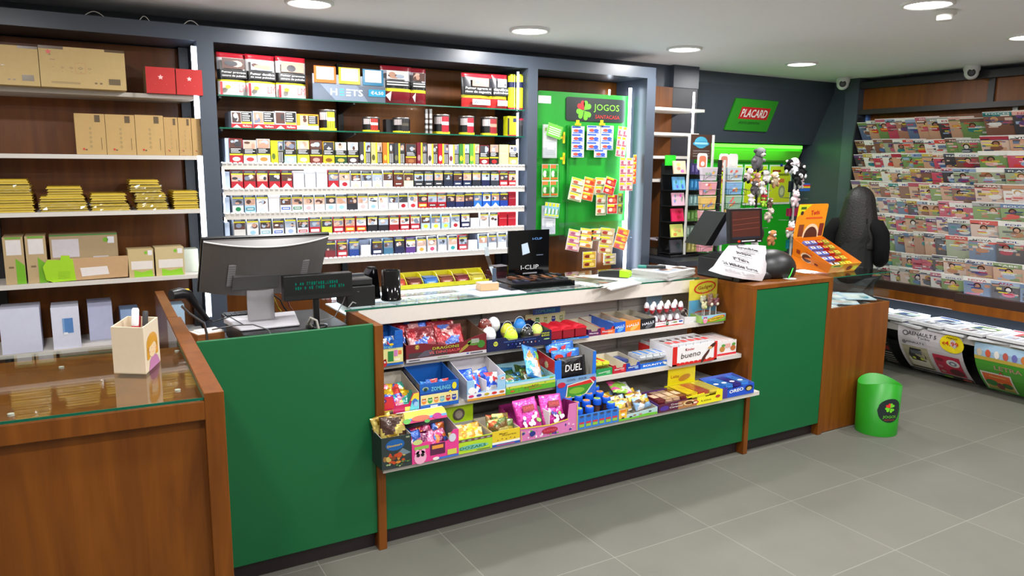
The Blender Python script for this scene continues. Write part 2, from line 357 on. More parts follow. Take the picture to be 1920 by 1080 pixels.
# left glass topped counter
t = thing('display_counter', 'cherry display counter at the left corner with a recessed glass top', 'counter')
def LP(a, b, z):     # the counter stands slightly turned: a runs left from its right front corner, b runs back
    return Vector((.372-a*math.cos(.07)+b*.025, 2.40+a*math.sin(.07)+b, z))
def hexa(mb, P, m='w', c=(200, 200, 200)):   # P: 4 bottom, 4 top
    return mb.add(P, [(3, 2, 1, 0), (4, 5, 6, 7), (0, 1, 5, 4), (1, 2, 6, 5), (2, 3, 7, 6), (3, 0, 4, 7)], c, m)
def lbox(a0, a1, b0, b1, z0, z1, m='w', zb=None, c=(200, 200, 200)):   # zb : top at the back
    zb = z1 if zb is None else zb
    mb = MB(); return hexa(mb, [LP(a1, b0, z0), LP(a0, b0, z0), LP(a0, b1, z0), LP(a1, b1, z0), LP(a1, b0, z1), LP(a0, b0, z1), LP(a0, b1, zb), LP(a1, b1, zb)], m, c)
lbox(0, .058, 0, 1.285, 0, 1.08).build('side_panel', t, bev=.002)
lbox(.012, .058, 1.29, 2.08, 0, 1.08).build('gate_panel', t, bev=.002)
lbox(.0585, .0600, .85, 1.28, .3, 1.07, 's', c=(176, 168, 166)).build('grey_inner_plate', t)  # thin plate, one even grey, over the side panel's inner face
lbox(.058, 1.6, .0, .045, .995, 1.055).build('front_rail', t, bev=.002)
lbox(.058, 1.6, .035, .055, .05, .995).build('front_panel', t)
lbox(.058, 1.6, .08, .10, .0, .05, 'dark').build('kickboard', t)
lbox(.058, 1.6, .80, .82, .05, 1.03).build('rear_panel', t)
lbox(.0605, 1.6, .006, .84, 1.058, 1.066, 'gl').build('glass_top', t)
lbox(.0605, 1.6, .0025, .0055, 1.058, 1.066, 'edge').build('glass_edge', t)
lbox(.0582, .0602, .006, .84, 1.058, 1.066, 'edge').build('glass_edge', t)
lbox(.058, 1.6, .0455, .80, 1.040, 1.050, 'w').build('wooden_top', t)
for px, py in ((333, 730), (332, 657), (115, 687), (20, 775)):
    q = az(px, py, 1.058); MB().lathe([(.009, -.0075), (.009, 0.0)], (225, 220, 210), 'k', 14, o=(q.x, q.y, 1.0575)).build('glass_spacer', t)
# cash desk with green front
t = thing('cash_desk', 'cash desk with a plain green front panel, left of the sweets shelves', 'counter')
MB().box(.394, 1.126, YC+.01, YC+.03, .085, 1.078, m='green').build('green_panel', t, bev=.002)
MB().box(.40, 1.126, YC+.05, YC+.08, 0, .085, m='dark').build('kickboard', t)
MB().box(1.127, 1.166, YC-.005, YC+.40, 0, 1.072, m='w').build('divider_panel', t, bev=.002)
MB().box(.43, 1.126, YC+.06, YC+.86, .90, .925, m='dark').build('desk_shelf', t)
MB().box(.60, 1.126, YC+.84, YC+.86, .0, .925, m='w').build('rear_panel', t)
# sweets gondola
t = thing('sweets_display_counter', 'long middle counter with cream sweets shelves above a green base', 'counter')
X0, X1 = 1.167, 3.52
MB().box(X0-.0, 3.36, 3.45, 3.475, .998, 1.078, (222, 214, 205), 's').build('fascia', t, bev=.002)
MB().box(3.36, X1, 3.45, 3.475, .998, 1.04, (222, 214, 205), 's').build('fascia', t)
mb = MB().box(X0, X1, 3.66, 3.675, .40, .998, (200, 194, 188), 's')
for z in (.46, .50, .54, .62, .66, .70, .74, .86, .90, .94): mb.box(X0, X1, 3.657, 3.66, z, z+.002, (160, 154, 150), 's')
mb.build('back_panel', t)
for x in (1.95, 2.92): MB().box(x, x+.03, 3.645, 3.657, .40, .99, (178, 174, 168), 's').build('slotted_rail', t)
SH = [(.826, 3.335), (.640, 3.175), (.437, 3.03)]
for k, (z, y) in enumerate(SH):
    x1 = X1-.004 if k < 2 else X1+.01; x0 = X0+.004 if k < 2 else X0-.045
    mb = MB().box(x0 if k < 2 else X0+.004, x1 if k < 2 else X1-.004, y+.012, 3.655, z-.012, z, (206, 201, 194), 's')
    mb.box(x0, x1, y, y+.0115, z-.024, z, (206, 201, 194), 's')
    if k == 2:
        mb.box(x0, X0+.004, y+.012, YC-.008, z-.012, z, (206, 201, 194), 's'); mb.box(X1-.004, x1, y+.012, YC-.008, z-.012, z, (206, 201, 194), 's')
    mb.build('shelf', t)
MB().box(X0, X1-.0, YC+.015, YC+.035, .085, .425, m='green').build('green_panel', t)
MB().box(X0, X1, YC+.055, YC+.085, 0, .085, m='dark').build('kickboard', t)
MB().box(1.10, 3.40, 3.452, 4.02, 1.079, 1.087, m='gl').build('glass_top', t)
MB().box(1.10, 3.40, 3.448, 3.4515, 1.079, 1.087, m='edge').build('glass_edge', t)
MB().box(X0, 3.5, 3.68, 4.0, .2, .9, m='w').build('staff_side_cabinet', t)
MB().box(X0, 3.5, 3.478, 4.0, 1.015, 1.022, (232, 234, 238), 's').build('display_tray', t)
MB().box(1.2, 3.3, 3.98, 3.99, 1.045, 1.06, m='led').build('led_strip', t)
# right block with green panel
t = thing('lottery_desk', 'tall cherry desk block with an inset green panel, right of the sweets shelves', 'counter')
xa, xb = 3.522, 4.268
MB().box(xa, xa+.035, YC, 3.62, .001, 1.045, m='w').build('side_panel', t, bev=.001)
MB().box(xb-.04, xb, YC, 3.62, .001, 1.045, m='w').build('side_panel', t, bev=.001)
MB().box(xa, xb, YC, 3.62, 1.045, 1.072, m='w').build('top', t, bev=.002)
MB().box(xa+.036, xb-.041, YC+.004, YC+.02, .085, 1.042, m='green').build('green_panel', t)
MB().box(xa+.036, xb-.041, YC+.05, YC+.08, 0, .085, m='dark').build('kickboard', t)
# low display case
t = thing('glass_display_case', 'low cherry display case with a clear glass box on top, beside the green bin', 'display case')
xc, xd = 4.27, 4.915
MB().box(xc, xd, YC+.012, YC+.035, .004, .858, m='w').build('front_panel', t, bev=.001)
MB().box(xd-.025, xd, YC+.036, 3.62, .004, .858, m='w').build('side_panel', t)
MB().box(xc, xd-.026, YC+.036, 3.60, .70, .72, m='beige').build('inner_shelf', t)
MB().box(xc, xd, 3.60, 3.62, .0, .858, m='w').build('rear_panel', t)
MB().box(xc+.004, xd-.004, YC+.02, YC+.026, .859, 1.062, m='gl').build('glass_front', t)
MB().box(xd-.010, xd-.004, YC+.027, 3.60, .859, 1.062, m='gl').build('glass_side', t)
MB().box(xc+.004, xd-.004, YC+.018, 3.61, 1.063, 1.069, m='gl').box(xc+.004, xd-.004, YC+.0145, YC+.0178, 1.063, 1.069, m='edge').build('glass_top', t)
MB().box(xc+.05, xd-.05, 3.585, 3.595, 1.02, 1.045, m='led').build('led_strip', t)
# ================================================================ PRINT HELPERS
def photo(mb, fr, x0, y0, x1, y1, rng, L=2, n=5, base=None, pal=None, m='g'):
    pal = pal or [(196, 150, 128), (226, 222, 218), (120, 130, 150), (90, 60, 52), (170, 182, 200), (60, 60, 66), (212, 176, 158)]
    mb.rect(fr, x0, y0, x1, y1, base or rng.choice(pal), L, m)
    w, h = x1-x0, y1-y0
    for k in range(n):
        r1 = rng.uniform(.12, .3)*w; r2 = rng.uniform(.12, .36)*h
        a = rng.uniform(x0+r1, x1-r1) if w > 2*r1 else (x0+x1)/2; b = rng.uniform(y0+r2, y1-r2) if h > 2*r2 else (y0+y1)/2
        mb.ell(fr, a, b, r1, r2, rng.choice(pal), L+1+k*.5, 9, 0, m)
def lines(mb, fr, x0, y0, x1, y1, n, c, L=3, rng=None, m='g'):
    h = (y1-y0)/(2*n-1)
    for k in range(n):
        e = x1-(rng.uniform(0, .3)*(x1-x0) if rng else 0); b = y1-2*k*h
        mb.rect(fr, x0, b-h, e, b, c, L, m)
def pouch(name, w, h, t, fn, parent=None, loc=(0, 0, 0), rz=0, nx=8, ny=10, m='f', crimp=.04, lean=0, build=True):
    """flat pouch standing on its lower edge: front and back bulge; fn(u,v)->colour for the front"""
    vs, fs, cs = [], [], []
    for sgn in (-1, 1):
        for j in range(ny+1):
            for i in range(nx+1):
                u, v = i/nx, j/ny
                b = math.sin(math.pi*min(1, max(0, (v-crimp)/(1-2*crimp))))**.5*math.sin(math.pi*u)**.5 if crimp < v < 1-crimp else 0
                vs.append(((u-.5)*w, sgn*(b*t/2*(1-.35*v)+.0012)+lean*v*h, v*h))
    N = (nx+1)*(ny+1)
    for k in range(2):
        for j in range(ny):
            for i in range(nx):
                a = k*N+j*(nx+1)+i; q = (a, a+1, a+nx+2, a+nx+1)
                fs.append(q if k == 0 else q[::-1]); cs.append(fn((i+.5)/nx, (j+.5)/ny))
    e = [(j*(nx+1)) for j in range(ny+1)]
    for j in range(ny):
        a, b = j*(nx+1), (j+1)*(nx+1); fs.append((a, b, b+N, a+N)); cs.append(fn(.02, .5))
        a, b = a+nx, b+nx; fs.append((b, a, a+N, b+N)); cs.append(fn(.98, .5))
    for i in range(nx):
        a = i; fs.append((a+1, a, a+N, a+1+N)); cs.append(fn(.5, .02)); a = ny*(nx+1)+i; fs.append((a, a+1, a+1+N, a+N)); cs.append(fn(.5, .98))
    mb = MB().add(vs, fs, cs, m, True)
    return mb.build(name, parent, loc, rz) if build else mb
FRONT = lambda w, y=0, z=0: Fr((-w/2, y, z))        # front face frame of a box centred in x
def boxat(name, label, cat, px0, px1, pyt, z, Y, depth, c, fn=None, group=None, m='p', rz=0, top=None, side=None, bev=0, zoff=0):
    pm = (px0+px1)/2; x0 = ay(px0, pyt, Y).x; x1 = ay(px1, pyt, Y).x; zt = ay(pm, pyt, Y).z; w, h = x1-x0, zt-z
    mb = MB().box(-w/2, w/2, 0, depth, 0, h, [side or c, side or c, c, c, c, top or c], m)
    # faces order: x0,x1,y0,y1,z0,z1
    if fn: fn(mb, FRONT(w), w, h)
    o = mb.build(name, None, ((x0+x1)/2, Y, z), rz, bev=bev)
    return tag(o, label, cat, group)
# ================================================================ PARCEL SHELVES (bay 1)
KR = (196, 168, 112)
def big_card(mb, f, w, h):
    mb.rect(f, w*.79, h*.12, w*.93, h*.27, (150, 128, 90), 1)
    for k in range(13): mb.rect(f, w*.79+k*w*.011, h*.12, w*.79+k*w*.011+w*.005, h*.27, (70, 60, 48), 2)
    mb.star(f, w*.11, h*.86, w*.035, (214, 60, 50), 1, 5)
    mb.text(f, 'ctt', w*.12, h*.79, h*.03, (80, 60, 50)); mb.rect(f, w*.12, h*.67, w*.18, h*.68, (110, 90, 66))
    for k, s in enumerate((.5, .75, .9, 1.2, .9)):
        a = w*(.15+.105*k); q = w*.028*s
        mb.poly(f, [(a-q, h*.49), (a, h*.49-q*.5), (a+q, h*.49), (a, h*.49+q*.6)], (130, 106, 72), 1); mb.poly(f, [(a-q*.8, h*.49), (a, h*.49-q*.3), (a+q*.8, h*.49), (a, h*.49+q*.4)], KR, 2)
        mb.rect(f, a-q*.4, h*.39, a+q*.4, h*.395, (110, 90, 66))
    a = w*.465
    for r in ((a-w*.06, h*.36, a+w*.06, h*.363), (a-w*.06, h*.62, a+w*.06, h*.623), (a-w*.06, h*.36, a-w*.058, h*.62), (a+w*.058, h*.36, a+w*.06, h*.62)): mb.rect(f, *r, (206, 92, 74), 3)
    for k in range(2): mb.rect(f, w*.12, h*(.13-.03*k), w*.45, h*(.14-.03*k), (120, 100, 70))
    mb.rect(f, w*.62, h*.12, w*.65, h*.16, (120, 100, 70)); mb.rect(f, w*.68, h*.12, w*.71, h*.16, (120, 100, 70))
    mb.rect(f, 0, h*.93, w*.28, h, (86, 64, 36), 1); mb.rect(f, w*.76, h*.94, w, h, (86, 64, 36), 1)
boxat('cardboard_box', 'large brown mail box at the far left of the top shelf', 'box', -95, 69, 82, U1[0]+.001, 4.40, .32, KR, big_card, 'large mail boxes')
boxat('cardboard_box', 'large brown mail box with a red star and drawings, nearest the red boxes', 'box', 71, 232, 90, U1[0]+.001, 4.40, .32, KR, big_card, 'large mail boxes')
def redb(mb, f, w, h):
    mb.star(f, w*.5, h*.62, w*.1, (240, 190, 190), 1, 5); mb.rect(f, w*.3, h*.35, w*.32, h*.36, (240, 170, 170)); mb.rect(f, w*.68, h*.35, w*.7, h*.36, (240, 170, 170))
boxat('red_box', 'small red box on the top shelf next to the big cardboard box', 'box', 272, 327, 126, U1[0]+.001, 4.47, .17, (186, 38, 36), redb, 'red boxes on the top shelf', side=(120, 100, 80))
boxat('red_box', 'small red box at the right end of the top shelf by the light strip', 'box', 329, 378, 130, U1[0]+.001, 4.48, .17, (186, 38, 36), redb, 'red boxes on the top shelf', side=(120, 100, 80))
def upb(mb, f, w, h):
    mb.rect(f, w*.66, h*.8, w*.84, h*.97, (120, 96, 60))
    for k in range(5): mb.rect(f, w*.66, h*.8+k*h*.035, w*.84, h*.8+k*h*.035+h*.015, (60, 50, 38), 2)
    mb.star(f, w*.25, h*.13, w*.06, (200, 60, 44), 1, 5); mb.rect(f, w*.3, h*.1, w*.36, h*.13, (90, 70, 50))
    rn = random.Random(3)
    for k in range(5): mb.ell(f, w*.5, h*(.2+.11*k), w*.05, h*.04, (168, 142, 92), 1, 6)
    mb.rect(f, w*.84, h*.12, w*.86, h*.42, (120, 98, 64))
for k, (a, b, yt) in enumerate(((138, 195, 213), (196, 251, 215), (252, 305, 216))):
    boxat('cardboard_box', f'upright brown mail box on the second shelf, {ORD[k]} of the three wide ones', 'box', a, b, yt, U1[1]+.001, 4.515, .22, (190, 156, 98), upb, 'upright wide mail boxes')
for k, (a, b, yt) in enumerate(((306, 332, 220), (333, 357, 221), (358, 382, 222))):
    boxat('cardboard_box', f'narrow upright mail box on the second shelf, {ORD[k]} of the three narrow ones', 'box', a, b, yt, U1[1]+.001, 4.515, .22, (186, 150, 94), upb, 'upright narrow mail boxes')
# padded envelopes
rn = random.Random(5)
def env_mesh(w, d, th):
    mb = MB(); n = 8; P = []
    for j in (0, 1):
        for i in range(n):
            t = i/(n-1); 
    mb.box(-w/2, w/2, 0, d, 0, th*.35, (176, 146, 30), 'g'); mb.box(-w/2+.006, w/2-.006, .004, d-.006, th*.3, th, (200, 170, 40), 'g')
    mb.box(-w/2+.002, w/2-.002, -.0015, 0, 0, th*.3, (214, 192, 90), 'p')
    return mb
def pile(idx, px0, px1, pyt, parts, where):
    z = U1[2]+.001; Y = 4.525
    for (a, b, n, wrap) in parts:
        x0, x1 = ay(a, 370, Y).x, ay(b, 370, Y).x; w = x1-x0; th = .0125; z0 = z
        proto = None
        for k in range(n):
            loc = ((x0+x1)/2+rn.uniform(-.003, .003), Y+rn.uniform(0, .008), z); r = rn.uniform(-.02, .02)
            if proto is None: proto = o = env_mesh(w, .24, th*.92).build('padded_envelope', None, loc, r)
            else: o = proto.copy(); C.objects.link(o); o.location = loc; o.rotation_euler = (0, 0, r)
            tag(o, f'yellow padded envelope in {where}', 'envelope', f'padded envelopes, {where}'); z += th
        if wrap:
            mb = MB(); h = z-z0; nx, nz = 12, 4; rr = random.Random(idx*7+n)
            for s in range(1):
                vs = [((x0-.004)+(w+.008)*i/nx, Y-.006-rr.uniform(0, .006), z0+h*j/nz) for j in range(nz+1) for i in range(nx+1)]
                mb.add(vs, [(j*(nx+1)+i, j*(nx+1)+i+1, (j+1)*(nx+1)+i+1, (j+1)*(nx+1)+i) for j in range(nz) for i in range(nx)], (230, 230, 230), 'cl')
                vs = [((x0-.004)+(w+.008)*i/nx, Y-.006+.02*j, z+.002+rr.uniform(0, .003)) for j in range(4) for i in range(nx+1)]
                mb.add(vs, [(j*(nx+1)+i, j*(nx+1)+i+1, (j+1)*(nx+1)+i+1, (j+1)*(nx+1)+i) for j in range(3) for i in range(nx)], (230, 230, 230), 'cl')
            tag(mb.build('plastic_wrap'), f'clear crinkled plastic wrap around envelopes in {where}'+(', lower bundle' if z0 < U1[2]+.01 else ', middle bundle' if z0 < U1[2]+.08 else ', upper bundle'), 'plastic wrap'); z += .004
pile(1, 0, 64, 342, [(-20, 63, 4, 0), (-20, 62, 4, 0), (-18, 58, 3, 1), (-16, 56, 2, 0)], 'the leftmost pile')
pile(2, 72, 165, 353, [(72, 164, 4, 1), (74, 160, 2, 0), (88, 156, 4, 0)], 'the second pile from the left')
pile(3, 168, 243, 360, [(168, 242, 3, 1), (169, 237, 4, 0)], 'the low third pile')
pile(4, 243, 315, 337, [(255, 315, 3, 1), (253, 312, 4, 1), (244, 304, 3, 1), (244, 301, 2, 0)], 'the tallest pile, fourth from the left')
pile(5, 317, 375, 358, [(324, 372, 8, 0)], 'the small greenish pile by the light strip')
# green and brown boxes
LG = (150, 200, 44)
KB = (176, 152, 112)
def gb(mb, f, w, h):
    mb.rect(f, w*.14, h*.62, w*.88, h*.94, (214, 208, 206)); mb.poly(f, [(w*.55, 0), (w, 0), (w*.98, h*.4), (w*.8, h*.46), (w*.55, h*.55)], (110, 170, 40)); mb.rect(f, w*.2, h*.34, w*.45, h*.38, (120, 100, 70)); mb.rect(f, w*.12, h*.96, w*.9, h, (110, 160, 60))
boxat('mailing_box', 'upright brown mailing box with white label, far left of the green edged row', 'box', 3, 42, 445, U1[3]+.001, 4.54, .2, KB, gb)
boxat('mailing_box', 'upright brown mailing box with white label, behind the lime flap', 'box', 45, 84, 443, U1[3]+.001, 4.54, .2, KB, gb)
def gb2(mb, f, w, h):
    mb.rect(f, w*.03, h*.5, w*.42, h*.9, (206, 200, 206)); mb.rect(f, w*.85, h*.78, w*.95, h*.93, (220, 220, 226)); mb.ell(f, w*.82, h*.86, w*.04, h*.05, (110, 170, 40)); mb.rect(f, 0, h*.97, w, h, (70, 130, 60)); mb.rect(f, w*.62, h*.44, w*.85, h*.5, (200, 196, 196))
boxat('mailing_box', 'large brown mailing box with white label standing behind the folded lime mailer', 'box', 91, 219, 439, U1[3]+.001, 4.60, .12, (168, 146, 110), gb2)
def mailer():
    Y = 4.53; P = [(80, 500), (88, 486), (113, 486), (114, 478), (130, 478), (131, 484), (140, 484), (240, 478), (240, 517), (143, 524), (100, 528), (87, 524)]
    zz = U1[3]+.001
    pts = [ay(a, b, Y) for a, b in P]; zmin = min(p.z for p in pts); ox = pts[0].x
    sc = lambda p: (p.x-ox, (p.z-zmin))
    f = Fr((0, 0, 0)); q = [sc(p) for p in pts]; mb = MB().prism(f, q, -.02, 0, (186, 150, 108), 'p')
    X = lambda a, b: sc(ay(a, b, Y))
    f.o = f.o  # front face lies at h=0
    mb.poly(f, [X(80, 500), X(88, 486), X(113, 486), X(114, 478), X(130, 478), X(131, 484), X(136, 484), X(143, 524), X(100, 528), X(87, 524)], (156, 204, 40), 1)
    mb.poly(f, [X(150, 501), X(201, 497), X(205, 512), X(154, 517)], (224, 216, 212), 1)
    for k in range(6): mb.rect(f, *X(109, 509+k*2.4), *X(132, 508+k*2.4), (84, 130, 30), 2)
    tag(mb.build('mailing_box', None, (ox, Y, zz)), 'flat brown mailer with an open lime green flap leaning at the front', 'box')
mailer()
def sb(mb, f, w, h):
    mb.rect(f, w*.1, h*.28, w*.95, h*.58, (222, 214, 206)); mb.poly(f, [(w*.2, 0), (w*.95, 0), (w*.9, h*.25), (w*.5, h*.17), (w*.2, h*.26)], (140, 196, 50)); mb.rect(f, w*.78, h*.78, w*.95, h*.96, (224, 220, 220)); mb.ell(f, w*.7, h*.88, w*.06, h*.06, (120, 180, 50))
boxat('mailing_box', 'small mailing box with white band and green base, left one of the pair', 'box', 239, 287, 468, U1[3]+.001, 4.53, .14, (190, 168, 120), sb)
boxat('mailing_box', 'small mailing box with white band and green base, right one of the pair', 'box', 290, 344, 464, U1[3]+.001, 4.53, .14, (194, 174, 128), sb)
boxat('mailing_box', 'pale grey mailing box standing at the right end behind the small pair', 'box', 344, 371, 467, U1[3]+.001, 4.62, .1, (186, 188, 168))
mb = MB(); f = Fr((0, 0, 0)); a = ay(212, 460, 4.58)
mb.prism(f, [(0, 0), (.17, 0), (.17, .09), (.13, .125), (.02, .115), (0, .08)], 0, .01, (172, 150, 118), 'p')
tag(mb.build('cardboard_flap', None, (a.x+.02, 4.59, U1[3]+.001)), 'loose curved cardboard piece behind the lime mailer', 'cardboard')
# white boxes on the lowest shelf
WB = (206, 208, 226)
def blue_sticker(mb, f, w, h): mb.rect(f, w*.38, h*.38, w*.76, h*.74, (92, 138, 196)); mb.rect(f, w*.38, h*.38, w*.45, h*.74, (130, 168, 214), 2); mb.rect(f, w*.4, h*.34, w*.55, h*.4, (238, 240, 246), 3)
boxat('white_box', 'wide white box at the left of the bottom shelf', 'box', -4, 73, 580, U1[4]+.001, 4.51, .2, WB)
boxat('white_box', 'white box with a blue window on the bottom shelf', 'box', 94, 147, 577, U1[4]+.001, 4.52, .2, (214, 216, 232), blue_sticker)
boxat('white_box', 'plain upright white box right of the blue window box', 'box', 163, 209, 567, U1[4]+.001, 4.66, .15, (190, 194, 222))
boxat('white_box', 'pale blue box behind the wooden pen box', 'box', 225, 260, 580, U1[4]+.001, 4.68, .15, (150, 176, 214))
boxat('white_box', 'pale box behind the end of the counter side panel', 'box', 318, 345, 571, U1[4]+.001, 4.68, .12, (170, 196, 214))
# ================================================================ TOBACCO BAY
rn = random.Random(11)
def bigp(px0, px1, pyt, label, design, z=2.151, Y=4.53, group=None, lean=.25):
    x0, x1 = ay(px0, pyt, Y).x, ay(px1, pyt, Y).x; zt = ay((px0+px1)/2, pyt, Y).z; w, h = x1-x0, zt-z
    def fn(u, v): 
        for lim, c in design:
            if v < lim: return c
        return design[-1][1]
    mb = pouch('tobacco_pouch', w, h, .06, fn, nx=8, ny=25, m='g', lean=.0, build=False)
    return mb, w, h, ((x0+x1)/2, Y+.035, z), group, label
def fin(mb, loc, label, group, rz=0): return tag(mb.build('tobacco_pouch', None, loc, rz), label, 'tobacco pouch', group)
YL, BK, WH, RD = (232, 222, 40), (24, 24, 26), (232, 230, 228), (176, 28, 44)
for k, (a, b, yt) in enumerate(((406, 464, 98), (460, 518, 102), (517, 575, 106))):
    mb, w, h, loc, g, lb = bigp(a, b, yt, '', [(.33, WH), (.38, YL), (.60, BK), (.88, (206, 204, 206)), (1, RD)])
    f = Fr((-w/2, -.034, 0))
    photo(mb, f, w*.12, h*.62, w*.88, h*.86, rn, 1, 4)
    mb.rect(f, w*.06, h*.4, w*.94, h*.59, BK, 1)
    mb.text(f, ('Fumar provoca', 'Fumar danifica', 'Fumar provoca')[k], w*.5, h*.53, h*.055, (240, 240, 240), w=w*.8, L=2); mb.text(f, ('cancro de pulmão', 'os seus pulmões', 'cancro de pulmão')[k], w*.5, h*.45, h*.055, (240, 240, 240), w=w*.8, L=2)
    mb.text(f, 'LM', w*.78, h*.17, h*.17, (206, 70, 80), w=w*.26, L=2, bold=-.01); mb.ell(f, w*.28, h*.19, w*.09, h*.045, (236, 196, 40), 2); mb.rect(f, w*.02, 0, w*.1, h*.3, RD, 1)
    fin(mb, loc, f'large white and red tobacco pouch on the top glass shelf, {ORD[k]} from the left', 'white pouches on the top glass shelf', .12)
# brand stand
x0, x1 = ay(586, 160, 4.53).x, ay(722, 160, 4.53).x; zt = ay(600, 138, 4.53).z
t = thing('tobacco_stick_stand', 'silver stand marked HEETS with three framed cards on the top glass shelf', 'display stand', ((x0+x1)/2, 4.53, 2.151))
w, h = x1-x0, zt-2.151; mb = MB().box(-w/2, w/2, 0, .10, 0, h, (176, 182, 192), 'm'); f = FRONT(w)
mb.rect(f, 0, 0, w, h, (150, 158, 170), .5); mb.rect(f, 0, 0, w, h*.62, (92, 104, 122), .7); mb.poly(f, [(w*.1, h*.62), (w*.6, h*.62), (w*.75, 0), (w*.3, 0)], (126, 140, 160), 1)
mb.text(f, 'H', w*.28, h*.33, h*.26, (240, 244, 248), w=w*.09, L=2); mb.text(f, 'TS', w*.60, h*.33, h*.26, (240, 244, 248), w=w*.16, L=2)
for j in (.22, .33, .44):
    mb.rect(f, w*.36, h*j-.004, w*.42, h*j+.004, (80, 190, 190), 2); mb.rect(f, w*.45, h*j-.004, w*.51, h*j+.004, (240, 244, 248), 2)
mb.prism(f, [(w*.76, h*.22), (w, h*.22), (w, h*.5), (w*.76, h*.5)], 0, .004, (20, 150, 190), 'g'); mb.text(f, '€4,50', w*.88, h*.36, h*.16, (240, 250, 255), w=w*.18, L=10)
mb.build('body', t)
for k, c in enumerate(((226, 110, 40), (220, 190, 30), (30, 120, 160))):
    a = w*(.02+.33*k); q = MB().fbox(f, a, a+w*.29, h*.66, h*1.3, .002, .008, c, 'g'); q.fbox(f, a+w*.03, a+w*.26, h*.78, h*1.26, .008, .010, (240, 238, 232), 'g'); q.build('framed_card', t)
DR = (128, 22, 36)
for k, (a, b, yt) in enumerate(((716, 774, 123), (771, 803, 127))):
    mb, w, h, loc, g, lb = bigp(a, b, yt, '', [(.34, DR), (.42, YL), (.62, BK), (.88, (170, 168, 176)), (1, DR)])
    f = Fr((-w/2, -.034, 0)); photo(mb, f, w*.15, h*.64, w*.85, h*.86, rn, 1, 4); mb.rect(f, w*.08, h*.45, w*.9, h*.6, BK, 1); lines(mb, f, w*.15, h*.48, w*.85, h*.58, 2, (225, 225, 225), 2); mb.poly(f, [(w*.1, h*.2), (w*.3, h*.32), (w*.25, h*.05)], (230, 226, 220), 1)
    fin(mb, (loc[0], loc[1]+.012*k, loc[2]), ('wide dark red tobacco pouch right of the HEETS stand', 'narrow dark red tobacco pouch behind the wide one')[k], 'dark red pouches')
for k, (a, b, yt) in enumerate(((869, 925, 137), (924, 955, 139))):
    mb, w, h, loc, g, lb = bigp(a, b, yt, '', [(.29, (196, 40, 40)), (.36, YL), (.62, BK), (.88, (60, 60, 66)), (1, RD)])
    f = Fr((-w/2, -.034, 0)); photo(mb, f, w*.3, h*.62, w*.85, h*.86, rn, 1, 3); mb.rect(f, w*.04, h*.38, w*.96, h*.6, BK, 1)
    mb.text(f, ('Fumar agrava o', 'danifica')[k], w*.5, h*.55, h*.08, (240, 240, 240), w=w*.86, L=2); mb.text(f, ('risco de cegueira', 'pulmões')[k], w*.5, h*.45, h*.08, (240, 240, 240), w=w*.86, L=2)
    mb.rect(f, w*.3, h*.08, w*.9, h*.24, (236, 236, 238), 2); mb.text(f, 'Winston', w*.6, h*.16, h*.09, (40, 60, 120), w=w*.5, L=4)
    fin(mb, loc, ('wide red and black tobacco pouch near the right end of the top glass shelf', 'narrow red and black tobacco pouch beside the yellow cans')[k], 'red and black pouches')
def can(name, label, px0, px1, pyt, z, Y, bands, cat='tin', lid=(210, 208, 200), group=None, extra=None, m='g'):
    x0, x1 = ay(px0, pyt, Y).x, ay(px1, pyt, Y).x; r = (x1-x0)/2*.93; h = ay((px0+px1)/2, pyt, Y).z-z
    t = thing(name, label, cat, ((x0+x1)/2, Y+r, z), group=group)
    pr, cs = [], []
    last = 0
    for v, c in bands: pr.append((r, last*h)); cs.append(c); last = v
    pr.append((r, h*.96)); mb = MB().lathe(pr, cs, m, 24, smooth=False); f = Fr((0, -r-.0006, 0)); 
    if extra: extra(mb, f, r, h)
    mb.build('body', t); MB().lathe([(r*1.03, h*.95), (r*1.03, h*.99), (r*.95, h), (.0001, h*.995)], lid, 'm', 24).build('lid', t); return t
for k, (a, b) in enumerate(((956, 969), (971, 984))):
    can('gas_can', ('left', 'right')[k]+' one of two yellow lighter gas cans at the end of the top glass shelf', a, b, 139, 2.151, 4.53, [(.05, RD), (.62, (222, 226, 30)), (.78, (26, 30, 70)), (1, (226, 228, 40))], 'can', (226, 228, 40), 'yellow gas cans')
# second glass shelf
def carton_dec(red, name):
    def fn(mb, f, w, h):
        photo(mb, f, w*.04, h*.3, w*.46, h*.93, rn, 1, 3); mb.rect(f, w*.48, h*.38, w*.98, h*.95, BK, 1); lines(mb, f, w*.52, h*.44, w*.92, h*.9, 4, (220, 220, 220), 2, rn)
        mb.rect(f, w*.48, h*.26, w*.98, h*.37, YL, 1); mb.rect(f, 0, 0, w, h*.24, red, 1)
        mb.poly(f, [(w*.05, 0), (w*.25, h*.18), (w*.45, 0)], WH, 2)
        if name: mb.text(f, name, w*.74, h*.12, h*.13, (245, 240, 240), w=w*.4, L=3)
    return fn
z2 = 1.973
for k, (a, b) in enumerate(((433, 472), (474, 514), (515, 555))):
    boxat('cigarette_carton', f'white and red cigarette carton on the second glass shelf, {ORD[k]} from the left', 'carton', a, b, 209, z2, 4.53, .2, (226, 226, 230), carton_dec((206, 30, 40), 'Marlboro'), 'cartons on the glass shelf', m='g', side=(200, 214, 235))
boxat('cigarette_carton', 'orange topped cigarette carton beside the tall black tin', 'carton', 556, 597, 214, z2, 4.53, .2, (230, 150, 40), lambda mb, f, w, h: (mb.rect(f, 0, 0, w, h*.25, WH, 1), photo(mb, f, w*.15, h*.26, w*.5, h*.9, rn, 1, 3), mb.rect(f, w*.52, h*.36, w*.96, h*.9, BK, 1), lines(mb, f, w*.56, h*.42, w*.9, h*.86, 4, (220, 220, 220), 2, rn), mb.rect(f, w*.52, h*.26, w*.96, h*.35, YL, 1)), m='g')
